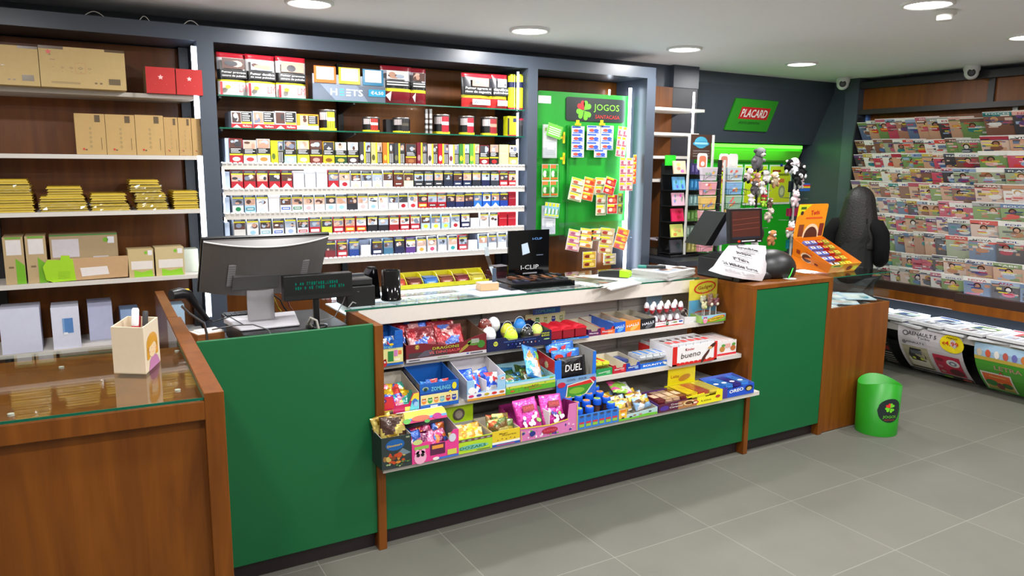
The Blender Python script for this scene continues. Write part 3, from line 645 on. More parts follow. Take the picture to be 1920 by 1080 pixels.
def tinx(cl, mid):
    def fn(mb, f, r, h):
        for k in range(-5, 6):   # curved label in facets
            a0, a1 = k*.24-.12, k*.24+.12
            P = [(r*1.004*math.sin(a0), -r*1.004*math.cos(a0)), (r*1.004*math.sin(a1), -r*1.004*math.cos(a1))]
            c = cl if -1 <= k <= 2 else ((200, 190, 190) if k < -1 else BK)
            z0, z1 = (h*.08, h*.88) if -1 <= k <= 2 else (h*.5, h*.86)
            mb.add([(P[0][0], P[0][1], z0), (P[1][0], P[1][1], z0), (P[1][0], P[1][1], z1), (P[0][0], P[0][1], z1)], [(0, 1, 2, 3)], c, 'g')
            if -1 <= k <= 2: mb.add([(P[0][0]*1.004, P[0][1]*1.004, h*.45), (P[1][0]*1.004, P[1][1]*1.004, h*.45), (P[1][0]*1.004, P[1][1]*1.004, h*.62), (P[0][0]*1.004, P[0][1]*1.004, h*.62)], [(0, 1, 2, 3)], mid, 'g')
    return fn
for a, b, yt, lb, cl, mid in ((601, 636, 205, 'tall black tobacco tin with a lime label, beside the orange carton', (206, 216, 40), (240, 240, 200)), (684, 717, 219, 'red tobacco tin with white lettering, under the dark red pouches', (206, 50, 30), (236, 236, 240)),
        (742, 775, 220, 'black tobacco tin left of the steel tubes', (40, 40, 40), (90, 84, 70)), (818, 850, 214, 'red and white tobacco tin right of the steel tubes', (206, 26, 50), (240, 220, 220)),
        (867, 896, 217, 'red and white tobacco tin in the middle right of the glass shelf', (206, 26, 50), (240, 220, 220)), (909, 940, 219, 'black and dark red tobacco tin beside the yellow box', (150, 24, 36), (190, 140, 120))):
    can('tobacco_tin', lb, a, b, yt, z2, 4.54, [(.12, YL), (.5, BK), (1, (70, 66, 66))], 'tin', (214, 210, 206), 'tobacco tins', tinx(cl, mid))
boxat('small_tin', 'low black tin half hidden behind the black tobacco tin', 'tin', 724, 742, 224, z2, 4.62, .06, (40, 44, 48), m='g')
for k, (a, b) in enumerate(((797, 804), (805, 812))):
    can('steel_tube', ('left', 'right')[k]+' one of two ribbed steel tubes on the second glass shelf', a, b, 204, z2, 4.54, [(.1, (190, 190, 190)), (.2, (120, 120, 120)), (.32, (230, 230, 230)), (.42, (110, 110, 110)), (.55, (230, 230, 230)), (.62, (120, 110, 110)), (.8, (206, 206, 206)), (1, (150, 150, 150))], 'tube', (180, 180, 180), 'steel tubes', m='m')
boxat('filter_box', 'lime yellow filter box at the right end of the second glass shelf', 'box', 952, 972, 218, z2, 4.54, .06, (224, 226, 30), lambda mb, f, w, h: (mb.rect(f, w*.0, h*.05, w*.16, h*.9, BK, 1), mb.rect(f, 0, 0, w, h*.06, RD, 1), mb.rect(f, w*.5, h*.7, w*.9, h*.9, (36, 40, 80), 1)), m='g')
can('lighter_fluid_can', 'slim black fluid can with a red cap at the end of the second glass shelf', 974, 986, 222, z2, 4.56, [(.6, BK), (.9, (50, 50, 52)), (1, (200, 20, 50))], 'can', (200, 20, 50))
# ---------------- packs
def pack_mesh(kind, c, alt, rng, w=.056, h=.088):
    mb = MB().box(-w/2, w/2, 0, .023, 0, h, c, 'g'); f = FRONT(w)
    if kind == 'blank':
        mb.rect(f, w*.05, h*.55, w*.95, h*.56, (210, 210, 214), 1); return mb
    if kind == 'tall':      # picture on top, warning, brand at the bottom
        photo(mb, f, w*.04, h*.62, w*.96, h*.98, rng, 1, 4); mb.rect(f, 0, h*.38, w, h*.62, BK, 1); lines(mb, f, w*.1, h*.43, w*.88, h*.59, 3, (215, 215, 215), 2, rng); mb.rect(f, 0, h*.32, w, h*.38, YL, 1)
        mb.rect(f, 0, 0, w, h*.32, c, 1)
        if alt: mb.ell(f, w*.5, h*.16, w*.3, h*.09, alt, 2)
    elif kind == 'split':   # upright bands
        mb.rect(f, 0, 0, w*.4, h, c, 1); mb.rect(f, w*.4, 0, w*.56, h, YL, 1); mb.rect(f, w*.56, 0, w, h*.55, BK, 1)
        for k in range(3): mb.rect(f, w*(.62+.13*k), h*.06, w*(.67+.13*k), h*.5, (215, 215, 215), 2)
        photo(mb, f, w*.56, h*.56, w, h*.98, rng, 1, 3)
        if alt: mb.ell(f, w*.2, h*.3, w*.15, h*.14, alt, 2)
    else:
        mb.rect(f, 0, h*.84, w, h*.99, (70, 76, 84), 1); lines(mb, f, w*.1, h*.87, w*.85, h*.96, 2, (160, 165, 170), 2, rng); mb.rect(f, 0, h*.77, w, h*.84, YL, 1)
        photo(mb, f, w*.02, h*.40, w*.98, h*.77, rng, 1, 4); mb.rect(f, 0, 0, w, h*.40, c, 1)
        if kind == 'roof': mb.poly(f, [(w*.05, 0), (w*.5, h*.28), (w*.95, 0)], alt or WH, 2)
        elif kind == 'dot': mb.ell(f, w*.5, h*.2, w*.26, h*.12, alt, 2)
        elif kind == 'band': mb.rect(f, w*.1, h*.12, w*.9, h*.28, alt, 2); lines(mb, f, w*.2, h*.17, w*.8, h*.23, 1, WH, 3)
    return mb
NAVY, BLU, LBL, GRN, TEA, CRM, BRN, LIM, PUR, WR = (24, 32, 74), (30, 90, 190), (160, 196, 226), (20, 120, 70), (20, 120, 130), (230, 222, 190), (110, 44, 32), (196, 214, 60), (86, 50, 130), (226, 226, 230)
r0 = [('tall', RD, WH), ('tall', WR, (230, 60, 60)), ('tall', WR, (240, 130, 60)), ('split', (226, 230, 30), (90, 110, 40)), ('tall', LBL, WH), ('tall', (214, 224, 60), (240, 240, 200)), ('tall', BRN, (200, 150, 140)), ('tall', (226, 180, 30), (120, 80, 20)), ('tall', (30, 74, 40), (190, 170, 80)), ('tall', (60, 44, 46), WH),
      ('split', (60, 60, 60), WH), ('split', (200, 190, 130), (90, 90, 40)), ('split', (206, 120, 40), (230, 190, 60)), ('split', (60, 62, 66), (120, 120, 80)), ('tall', (130, 66, 40), (170, 110, 60)), ('split', (120, 24, 44), (180, 140, 140)), ('split', (190, 180, 176), (60, 60, 60)), ('split', (196, 24, 44), WR), ('split', WR, (120, 50, 60)), ('split', (60, 130, 50), (200, 210, 40)), ('split', (90, 160, 60), (220, 226, 60)), ('tall', (140, 22, 34), (230, 220, 210)), ('tall', (30, 30, 32), (220, 40, 40)), ('blank', (226, 214, 150), None), ('tall', (226, 196, 110), WR)]
r1 = [('roof', RD, WH)]*5+[('blank', (236, 236, 240), None)]*3+[('roof', RD, WH), ('dot', WR, RD)]+[('roof', WR, (196, 196, 176))]*4+[('band', BRN, (90, 30, 24)), ('plain', CRM, None)]+[('band', (40, 44, 52), (60, 60, 66))]*3+[('plain', (30, 38, 60), None), ('band', NAVY, (80, 90, 110)), ('band', NAVY, (60, 80, 100)), ('plain', (36, 40, 52), None), ('plain', NAVY, None), ('plain', (50, 56, 66), None), ('band', RD, (230, 210, 210)), ('band', RD, (230, 180, 170))]
r2 = [('dot', WR, GRN), ('band', LBL, TEA), ('roof', WR, (190, 200, 214)), ('blank', (240, 236, 238), None), ('band', WR, BLU), ('band', WR, GRN), ('dot', WR, (230, 170, 176)), ('dot', WR, (236, 190, 190)), ('dot', WR, (150, 190, 226)), ('dot', WR, (150, 196, 230)), ('plain', (40, 42, 50), None), ('dot', WR, (236, 180, 180)), ('dot', WR, (150, 190, 230)), ('dot', WR, (236, 190, 196)), ('band', WR, (200, 210, 226)), ('dot', WR, RD), ('dot', WR, (206, 50, 60)), ('band', RD, YL), ('band', RD, (60, 20, 24)), ('band', RD, (90, 30, 40)), ('plain', NAVY, None), ('plain', (26, 40, 90), None), ('plain', NAVY, None), ('roof', (40, 110, 206), WR), ('roof', BLU, WR), ('roof', (30, 100, 200), WR), ('plain', (30, 60, 150), None), ('blank', (150, 20, 40), None)]
r3 = [('plain', (206, 204, 200), None), ('dot', WR, (150, 190, 210)), ('band', (210, 220, 220), (120, 170, 190)), ('band', WR, BLU), ('dot', WR, (150, 170, 226)), ('band', WR, RD), ('band', RD, WR), ('plain', LIM, None), ('band', RD, WR), ('band', (200, 60, 50), YL), ('band', RD, (230, 200, 40)), ('plain', (26, 26, 36), None), ('plain', (30, 30, 40), None), ('plain', (150, 30, 40), None), ('band', RD, WR), ('band', RD, WR), ('dot', (180, 204, 226), LIM), ('dot', (190, 204, 226), (206, 220, 60)), ('dot', LBL, LIM), ('dot', WR, (170, 30, 40)), ('band', NAVY, WR), ('blank', (240, 240, 244), None), ('plain', WR, None), ('plain', (214, 214, 220), None), ('blank', (180, 20, 36), None), ('blank', (176, 20, 40), None)]
r4 = [('plain', (30, 60, 110), None), ('plain', NAVY, None), ('dot', (40, 90, 120), LIM), ('band', RD, WR), ('plain', (120, 30, 40), None), ('band', RD, WR), ('plain', (24, 60, 140), None), ('blank', (240, 240, 244), None), ('band', NAVY, WR), ('plain', (60, 110, 140), None), ('plain', NAVY, None), ('plain', PUR, None), ('dot', WR, (240, 160, 60)), ('dot', WR, (226, 70, 110)), ('plain', WR, None), ('dot', WR, (40, 150, 150)), ('band', RD, WR), ('blank', (240, 240, 244), None), ('plain', (190, 206, 226), None), ('dot', WR, (200, 206, 214)), ('plain', WR, None), ('band', WR, RD)]
WORD = {RD: 'red', WR: 'white', NAVY: 'navy', BLU: 'blue', LBL: 'pale blue', GRN: 'green', CRM: 'cream', BRN: 'brown', LIM: 'lime', PUR: 'purple'}
def cname(c):
    if c in WORD: return WORD[c]
    r, g, b = c; mx, mn = max(c), min(c)
    if mx-mn < 26: return 'black' if mx < 75 else 'grey' if mx < 200 else 'white'
    if r == mx and g > .82*r: return 'yellow' if b < 140 else 'cream'
    if r == mx and g > .55*r: return 'orange' if b < 120 else 'beige'
    if r == mx: return 'dark red' if r < 160 else 'red'
    if g == mx: return 'green' if r < .85*g else 'lime'
    return 'dark blue' if b < 110 else 'pale blue' if r > 130 else 'blue'
def packrow(specs, z, xa, xb, row, h, w=.058, only=None):
    n = len(specs); p = (xb-xa)/n
    for k, (kd, c, alt) in enumerate(specs):
        x = xa+p*(k+.5); rng = random.Random(row*97+k); hh = h*rng.uniform(.96, 1.04)
        if kd == 'blank' and row in (3, 4) and c == (240, 240, 244): hh = h*.62
        o = pack_mesh(kd, c, alt, rng, min(w*rng.uniform(.96, 1.04), p*.95), hh).build('cigarette_pack', None, (x, YF+.022+rng.uniform(0, .004), z+.001), rng.uniform(-.03, .03))
        tag(o, f'{cname(c)} based cigarette pack, {ORD[k]} from the left on the {("top", "second", "third", "fourth", "lowest")[row]} cream tobacco shelf', 'cigarette pack', f'packs on the {("top", "second", "third", "fourth", "lowest")[row]} cream shelf')
        if rng.random() < .75:      # packs queued behind
            o2 = MB().box(-p*.44, p*.44, .03, .16, 0, h*.93, (198, 206, 218) if rng.random() < .6 else (90, 96, 110), 'g').build('queued_packs', o)
packrow(r0, U2[0], .80, 2.70, 0, .132, .07); packrow(r1, U2[1], .80, 2.69, 1, .104, .062); packrow(r2, U2[2], .80, 2.69, 2, .102, .062); packrow(r3, U2[3], .80, 2.69, 3, .102, .062); packrow(r4, U2[4], 1.02, 2.69, 4, .104, .062)
for k, z in enumerate(U2[:4]):      # cartons turned sideways at the left end of each shelf
    boxat('cigarette_carton', f'pale blue and white box end at the left of the {("top", "second", "third", "fourth")[k]} cream shelf', 'carton', 421, 430, (259, 322, 370, 417)[k], z+.001, YF+.03, .2, (190, 206, 232), m='g')
# ================================================================ LOTTERY BOARD
Yb = 4.66
A = ay(1006, 169, Yb); B = ay(1183, 183, Yb); D = ay(1006, 443, Yb)
bw, bh = B.x-A.x, A.z-D.z; GR = (16, 150, 34)
t = thing('lottery_board', 'green lottery board with the JOGOS sign, holding leaflets and scratch cards', 'board', (A.x, Yb, D.z))
f = Fr((0, 0, 0)); rr = .03
def rrect(x0, y0, x1, y1, r, n=4):
    P = []
    for cx, cy, a0 in ((x1-r, y1-r, 0), (x0+r, y1-r, 90), (x0+r, y0+r, 180), (x1-r, y0+r, 270)):
        for i in range(n+1): a = R(a0+90*i/n); P.append((cx+r*math.cos(a), cy+r*math.sin(a)))
    return P
MB().prism(f, rrect(0, 0, bw, bh, rr), -.018, 0, GR, 's').build('panel', t)
def bp(px, py, Y=Yb): p = ay(px, py, Y); return p.x-A.x, p.z-D.z
x0, y0 = bp(1060, 226); x1, y1 = bp(1171, 188)
mb = MB().prism(f, rrect(x0, y0, x1, y1, .02), 0, .006, (24, 36, 34), 's')
cw, ch = x1-x0, y1-y0; cx, cy = x0+cw*.30, y0+ch*.46
def heart(mb, f, cx, cy, r, rot, c, L):
    P = []
    for i in range(22):
        a = 2*math.pi*i/22; hx = 16*math.sin(a)**3; hy = 13*math.cos(a)-5*math.cos(2*a)-2*math.cos(3*a)-math.cos(4*a)
        hx, hy = hx/17*r, (hy+17)/17*r; P.append((cx+hx*math.cos(rot)-hy*math.sin(rot), cy+hx*math.sin(rot)+hy*math.cos(rot)))
    mb.poly(f, P, c, L, 's')
LG2 = (110, 210, 40)
def clover(mb, f, cx, cy, r, L):
    heart(mb, f, cx, cy, r, R(35), (214, 36, 44), L); heart(mb, f, cx, cy, r, R(-35), LG2, L); heart(mb, f, cx, cy, r, R(120), LG2, L+1); heart(mb, f, cx, cy, r, R(215), LG2, L+1)
clover(mb, f, cx, cy, ch*.24, 13)
mb.text(f, 'JOGOS', x0+cw*.68, y0+ch*.58, ch*.36, (130, 220, 50), w=cw*.44, L=14, bold=0, m='s'); mb.text(f, 'SANTACASA', x0+cw*.70, y0+ch*.22, ch*.16, (206, 44, 44), w=cw*.42, L=14, bold=0, m='s')
mb.build('sign', t)
x0, y0 = bp(1009, 193); x1, y1 = bp(1033, 180); MB().prism(f, [(x0, y0), (x1, y0), (x1, y1), (x0, y1)], 0, .002, (224, 226, 224), 'g').build('sticker', t)
# raised inner frame
x0, y0 = bp(1058, 443); x1, y1 = bp(1066, 235)
MB().prism(f, [(x0, y0), (x1, y0), (x1, y1), (x0, y1)], 0, .014, (14, 128, 34), 's').build('inner_edge', t)
def board_card(px0, py0, px1, py1, label, cat, fn, Y=4.62, name='scratch_card_strip', rot=0, group=None, c=(230, 228, 220), th=.003, tilt=0):
    a = ay(px0, py1, Y); b = ay(px1, py0, Y); w, h = b.x-a.x, b.z-a.z
    mb = MB(); ff = Fr((-w/2, 0, -h/2)); mb.prism(ff, [(0, 0), (w, 0), (w, h), (0, h)], -th, 0, c, 'g'); fn(mb, ff, w, h)
    return tag(mb.build(name, None, ((a.x+b.x)/2, Y, (a.z+b.z)/2), (tilt, rot, 0)), label, cat, group)
def tickets(nc, nr, pal, hd=YL):
    def fn(mb, f, w, h):
        rg = random.Random(int(w*1000)+nr)
        for i in range(nc):
            for j in range(nr):
                x, y, a, b = w*i/nc, h*j/nr, w/nc, h/nr
                mb.rect(f, x+a*.03, y+b*.03, x+a*.97, y+b*.97, pal[0], 1); mb.rect(f, x+a*.03, y+b*.75, x+a*.7, y+b*.97, hd, 2)
                mb.ell(f, x+a*.35, y+b*.42, a*.22, b*.2, pal[1], 2, 10); mb.ell(f, x+a*.68, y+b*.4, a*.2, b*.22, pal[2], 3, 8); mb.rect(f, x+a*.1, y+b*.08, x+a*.9, y+b*.2, pal[-1], 3)
    return fn
def leaflet(pal):
    def fn(mb, f, w, h):
        rg = random.Random(7); lines(mb, f, w*.1, h*.1, w*.9, h*.5, 7, pal[0], 1, rg); mb.rect(f, 0, h*.75, w, h, pal[1], 1); mb.rect(f, w*.1, h*.8, w*.8, h*.9, pal[2], 2); mb.rect(f, w*.3, h*.25, w*.8, h*.45, (236, 236, 238), 2)
    return fn
board_card(1018, 234, 1045, 296, 'grey and white bet slips in the top left leaflet pocket', 'leaflets', leaflet(((190, 194, 196), (190, 196, 190), (140, 170, 90))), name='bet_slip_stack', c=(206, 210, 206), th=.012)
board_card(1026, 234, 1054, 258, 'green tilted promotional card above the top left pocket', 'card', lambda mb, f, w, h: (mb.rect(f, 0, 0, w, h, (110, 190, 70), 1), lines(mb, f, w*.1, h*.2, w*.9, h*.75, 4, (220, 236, 200), 2)), Y=4.60, name='promotional_card', rot=.25)
board_card(1016, 308, 1047, 339, 'upper one of two green and orange scratch cards on the left of the board', 'scratch card', tickets(2, 1, ((60, 170, 60), (236, 236, 210), (40, 130, 40), (224, 110, 40)), (230, 120, 60)), name='scratch_card')
board_card(1016, 339, 1047, 369, 'lower one of two green and orange scratch cards on the left of the board', 'scratch card', tickets(2, 1, ((60, 170, 60), (236, 236, 210), (40, 130, 40), (224, 110, 40)), (230, 120, 60)), name='scratch_card')
board_card(1016, 385, 1042, 440, 'pale bet slips in the bottom left pocket', 'leaflets', leaflet(((196, 200, 206), (206, 210, 214), (120, 160, 190))), name='bet_slip_stack', c=(214, 216, 220), th=.012)
board_card(1021, 380, 1049, 408, 'small blue and green card slanting above the bottom left pocket', 'card', tickets(4, 1, ((120, 180, 200), (236, 236, 236), (90, 150, 80), (220, 226, 60))), Y=4.60, name='promotional_card', rot=.12)
W3 = ((232, 234, 240), (206, 80, 70), (60, 90, 190), (60, 100, 200))
board_card(1071, 237, 1096, 295, 'white lottery ticket strip hanging from the left yellow clip', 'tickets', tickets(1, 4, W3, (60, 100, 200)), name='ticket_strip')
board_card(1100, 236, 1126, 281, 'white lottery ticket strip hanging from the right yellow clip', 'tickets', tickets(1, 3, W3, (60, 100, 200)), name='ticket_strip')
board_card(1126, 236, 1151, 281, 'white lottery ticket strip right of the right yellow clip', 'tickets', tickets(1, 3, W3, (60, 100, 200)), name='ticket_strip')
board_card(1114, 281, 1138, 295, 'single white lottery ticket hanging below the strips', 'tickets', tickets(1, 1, W3, (60, 100, 200)), name='ticket_strip')
for k, (a, b) in enumerate(((1074, 1092), (1119, 1137))):
    q = ay((a+b)/2, 233, 4.615); tt = thing('yellow_clip', ('left', 'right')[k]+' yellow clip on top of the white ticket strips', 'clip', (q.x, 4.61, q.z), group='yellow clips')
    MB().box(-.026, .026, -.004, .004, -.008, .006, (224, 214, 20), 'k').box(-.014, .014, .002, .006, .006, .03, (224, 214, 20), 'k').build('body', tt); MB().text(Fr((0, -.004, 0)), 'Loteria', 0, -.001, .006, (200, 50, 30), w=.038).build('lettering', tt)
for k, (py, lb) in enumerate(((258, 'upper'), (297, 'lower'))):
    q = ay(1057, py, 4.63); tt = thing('yellow_clip', lb+' yellow clip on the left edge of the inner board panel', 'clip', (q.x, 4.63, q.z), group='yellow clips')
    MB().box(-.008, .008, -.004, .004, -.04, .04, (224, 214, 20), 'k').box(-.03, -.008, -.001, .003, -.008, .008, (224, 214, 20), 'k').build('body', tt)
    MB().rect(Fr((0, -.004, 0)), -.003, -.02, .003, .02, (210, 60, 40)).build('lettering', tt)
PK = ((214, 176, 170), (170, 90, 120), (236, 206, 200), (190, 90, 110))
OR = ((226, 120, 50), (236, 200, 150), (214, 60, 40), (220, 90, 40))
CR = ((216, 206, 166), (190, 90, 70), (236, 230, 210), (120, 130, 90))
board_card(1156, 238, 1176, 294, 'pink scratch card strip at the upper right of the board', 'scratch card', tickets(2, 3, PK), rot=.1, Y=4.58)
board_card(1161, 296, 1188, 358, 'pink scratch card strip hanging over the right edge of the board', 'scratch card', tickets(2, 4, PK), Y=4.55)
board_card(1186, 290, 1194, 345, 'narrow orange scratch card strip beside the light strip', 'scratch card', tickets(1, 4, OR), Y=4.56)
board_card(1068, 334, 1094, 377, 'cream scratch card strip, leftmost on the middle rack', 'scratch card', tickets(1, 3, CR), rot=.22, Y=4.56)
board_card(1092, 333, 1115, 376, 'orange scratch card strip, second on the middle rack', 'scratch card', tickets(1, 3, OR), rot=.2, Y=4.57)
board_card(1115, 333, 1138, 366, 'pale scratch card strip behind the red one on the middle rack', 'scratch card', tickets(1, 2, CR), rot=.05, Y=4.60)
board_card(1133, 333, 1154, 365, 'red scratch card strip sloping at the right of the middle rack', 'scratch card', tickets(1, 2, ((190, 40, 44), (230, 190, 180), (226, 90, 60), (200, 60, 60))), rot=.28, Y=4.57)
board_card(1117, 365, 1137, 404, 'greenish scratch card strip hanging lower right of the middle rack', 'scratch card', tickets(1, 2, CR), Y=4.60)
board_card(1138, 365, 1158, 401, 'red and cream scratch card strip below the middle rack', 'scratch card', tickets(1, 2, ((190, 50, 50), (236, 210, 190), (226, 110, 80), (200, 60, 60))), Y=4.58)
board_card(1158, 362, 1169, 402, 'narrow green scratch card strip at the right edge of the board', 'scratch card', tickets(1, 2, ((120, 140, 90), (200, 200, 150), (60, 100, 60), (150, 160, 80))), Y=4.62)
for a, b, c, d, lb, pal, ro in ((1063, 430, 1089, 471, 'pink scratch card strip, leftmost on the bottom rack', PK, .2), (1086, 428, 1113, 465, 'white and yellow scratch card strip on the bottom rack', ((226, 210, 170), (240, 236, 220), (200, 120, 60), (226, 150, 40)), .15),
        (1108, 428, 1128, 452, 'small white scratch card behind on the bottom rack', CR, 0), (1123, 427, 1151, 476, 'beige scratch card strip in the middle of the bottom rack', ((206, 180, 140), (170, 60, 50), (236, 220, 190), (190, 160, 60)), .12),
        (1153, 427, 1177, 468, 'orange and yellow scratch card strip, rightmost on the bottom rack', ((226, 140, 60), (214, 80, 110), (236, 200, 70), (226, 60, 60)), .3), (1092, 471, 1118, 503, 'brown and yellow scratch cards hanging lowest on the left', ((206, 160, 60), (120, 40, 30), (236, 210, 120), (226, 190, 40)), 0), (1132, 475, 1155, 497, 'beige scratch card hanging lowest on the right', ((190, 180, 150), (160, 60, 50), (226, 210, 190), (170, 160, 60)), 0)):
    board_card(a, b, c, d, lb, 'scratch card', tickets(1, 3 if d-b > 35 else 2, pal), rot=ro, Y=4.52)
def rackrow(pxa, pxb, py, lab):
    a, b = ay(pxa, py, 4.58), ay(pxb, py, 4.58)
    tt = thing('acrylic_rack', lab, 'rack', (a.x, 4.58, a.z), group='clear card racks'); L_ = b.x-a.x
    MB().box(0, L_, .0, .06, -.004, 0, m='cl').build('ledge', tt); MB().box(0, L_, .055, .06, 0, .13, m='cl').build('back_plate', tt)
rackrow(1062, 1160, 379, 'clear acrylic ledge of the middle scratch card rack'); rackrow(1056, 1185, 452, 'clear acrylic ledge of the bottom scratch card rack')
for py in (298, 371, 443): 
    q = ay(1012, py, 4.61); tt = thing('leaflet_pocket', f'clear acrylic leaflet pocket on the left of the board, {("top", "middle", "bottom")[(298, 371, 443).index(py)]} one', 'leaflet holder', (q.x, 4.61, q.z)); MB().box(-.01, .13, -.03, .03, 0, .004, m='cl').build('ledge', tt); MB().box(0, .12, -.03, -.027, .004, .08, m='cl').build('front_plate', tt)
# ================================================================ SWEETS ON THE GONDOLA
GREY = (160, 156, 150)
def spec(px0, px1, pyt, k, dy=.004, z=None):
    Y = SH[k][1]+.012+dy if dy >= 0 else SH[k][1]+dy
    x0, x1 = ay(px0, pyt, Y).x, ay(px1, pyt, Y).x; zz = SH[k][0]+.0008 if z is None else z
    return (x0+x1)/2, x1-x0, ay((px0+px1)/2, pyt, Y).z-zz, Y, zz
def tray(name, label, px0, px1, pyt, k, depth, c, fn=None, prof=None, hb=None, cs=None, inner=GREY, cat='sweets box', m='g', header=None, divs=0, dy=.004, group=None, z=None, rz=0, h=None):
    """open carton: front wall with an outline prof (fractions), side walls sloping to hb (fraction of front height), back wall, floor"""
    x, w, hh, Y, z = spec(px0, px1, pyt, k, dy, z); h = h or hh; hb = (hb or 1)*h; th = .003
    prof = prof or [(0, 0), (1, 0), (1, 1), (0, 1)]
    hl = max(v for u, v in prof if u < .02)*h; hr = max(v for u, v in prof if u > .98)*h
    t = thing(name, label, cat, (x, Y, z), rz, group)
    f = FRONT(w); mb = MB().prism(f, [(u*w, v*h) for u, v in prof], -th, 0, inner, m, c)
    mb.poly(f, [(u*w, v*h) for u, v in prof], c, .3, m)
    if fn: fn(mb, f, w, h)
    mb.build('front_flap', t)
    mb = MB(); cs = cs or c
    for s, hf in ((-1, hl), (1, hr)):
        xx = s*w/2; a, b = (xx, xx+th) if s < 0 else (xx-th, xx)
        V = [(X_, y, zz) for X_ in (a, b) for y, zz in ((th, 0), (depth, 0), (depth, hb), (th, hf))]
        F = [(0, 1, 2, 3), (7, 6, 5, 4), (0, 3, 7, 4), (1, 5, 6, 2), (3, 2, 6, 7), (0, 4, 5, 1)]
        cc = [cs, inner, inner, inner, inner, inner] if s < 0 else [inner, cs, inner, inner, inner, inner]
        F[0] = F[0][::-1]; F[1] = F[1][::-1]; mb.add(V, F, cc, m)
    mb.box(-w/2+th, w/2-th, depth-th, depth, 0, hb, [inner, inner, inner, c, inner, inner], m); mb.box(-w/2+th, w/2-th, th, depth-th, 0, .003, inner, 'p')
    for d in range(divs): a = -w/2+w*(d+1)/(divs+1); mb.box(a-.0015, a+.0015, th, depth-th, .003, h*.8, (222, 220, 218), 'p')
    mb.build('carton', t)
    if header:
        hw, hh2, fh, hc = header; q = MB(); f2 = Fr((-w/2*hw, depth+.001, hb*.5)); q.prism(f2, [(0, 0), (w*hw, 0), (w*hw, hh2), (0, hh2)], -.003, 0, hc, m)
        fh(q, f2, w*hw, hh2); q.build('header_card', t)
    return t, w, h, (x, Y, z)
def rot2(x, y, a): return x*math.cos(a)-y*math.sin(a), x*math.sin(a)+y*math.cos(a)
def blobs(cols, n=26, lo=.05, hi=.14):
    def fn(mb, f, w, h, x0=0, y0=0, x1=1, y1=1, seed=3, L=1):
        rg = random.Random(seed); W, H = w*(x1-x0), h*(y1-y0); s = min(W, H)
        for k in range(n):
            r1, r2 = rg.uniform(lo, hi)*s*1.4, rg.uniform(lo, hi)*s*1.2; a = w*x0+rg.uniform(r1, max(r1, W-r1)); b = h*y0+rg.uniform(r2, max(r2, H-r2))
            mb.ell(f, a, b, r1, r2, rg.choice(cols), L+k*.12, 8, 0)
    return fn
def critter(mb, f, x, y, s, c, L=4, eye=(250, 250, 250)):
    mb.ell(f, x, y, s, s*1.1, c, L, 12); mb.ell(f, x-s*.5, y+s*.9, s*.35, s*.4, c, L, 8); mb.ell(f, x+s*.5, y+s*.9, s*.35, s*.4, c, L, 8)
    mb.ell(f, x-s*.35, y+s*.35, s*.3, s*.3, eye, L+1, 8); mb.ell(f, x+s*.35, y+s*.35, s*.3, s*.3, eye, L+1, 8); mb.ell(f, x-s*.3, y+s*.33, s*.13, s*.15, (20, 20, 24), L+2, 6); mb.ell(f, x+s*.38, y+s*.33, s*.13, s*.15, (20, 20, 24), L+2, 6)
# --- filled goods builders (every piece a thing) --------------------------------
def bag_fn(pal, seed, top=None):
    rg = random.Random(seed); P = [(rg.random(), rg.random()*1.3, rg.choice(pal), rg.uniform(.8, 1.3)) for k in range(16)]
    def fn(u, v):
        if top and (v > .9 or v < .06): return top
        return min(P, key=lambda q: ((u-q[0])**2+(v*1.3-q[1])**2)*q[3])[2]
    return fn
def bag(name, label, loc, w, h, t, pal, seed, rot=(0, 0, 0), group=None, m='f', top=None, dec=None):
    rg = random.Random(seed)
    mb = pouch(name, w, h, t, bag_fn(pal, seed, top), nx=14, ny=16, m=m, build=False)
    for v in mb.v:      # wrinkles
        v.y += math.sin(v.x*120+seed)*math.cos(v.z*95+seed*2)*.0022; v.x += math.sin(v.z*140+seed)*.0008
    if dec: dec(mb, Fr((-w/2, -t/2-.003, 0)), w, h)
    return tag(mb.build(name, None, loc, rot), label, 'sweets bag', group)
def fill_bags(T, n, pal, label, group, name='sweets_bag', rows=1, hh=.8, seed=1, tilt=-.5, w=None, top=None, m='f', lift=.01, yk=None, h0=None):
    t, W, H, (x, Y, z) = T; rg = random.Random(seed); w = w or W*.8/max(1, n)*1.25
    k = 0
    for r in range(rows):
        for i in range(n):
            a = -W/2+W*(i+.5)/n if n > 1 else 0; a = max(-W/2+w/2+.014, min(W/2-w/2-.014, a))
            y = .02+(yk or .045)*r+rg.uniform(0, .008)
            lab = label if callable(label) is False else label(r, i)
            bag(name, lab, (x+a, Y+y+.012, z+lift+.008*r), w*.96, (h0 or H)*hh*rg.uniform(1.12, 1.3), .024, pal, seed*50+k, (tilt*.8+rg.uniform(-.15, .15), rg.uniform(-.2, .2), rg.uniform(-.2, .2)), group, m, top); k += 1
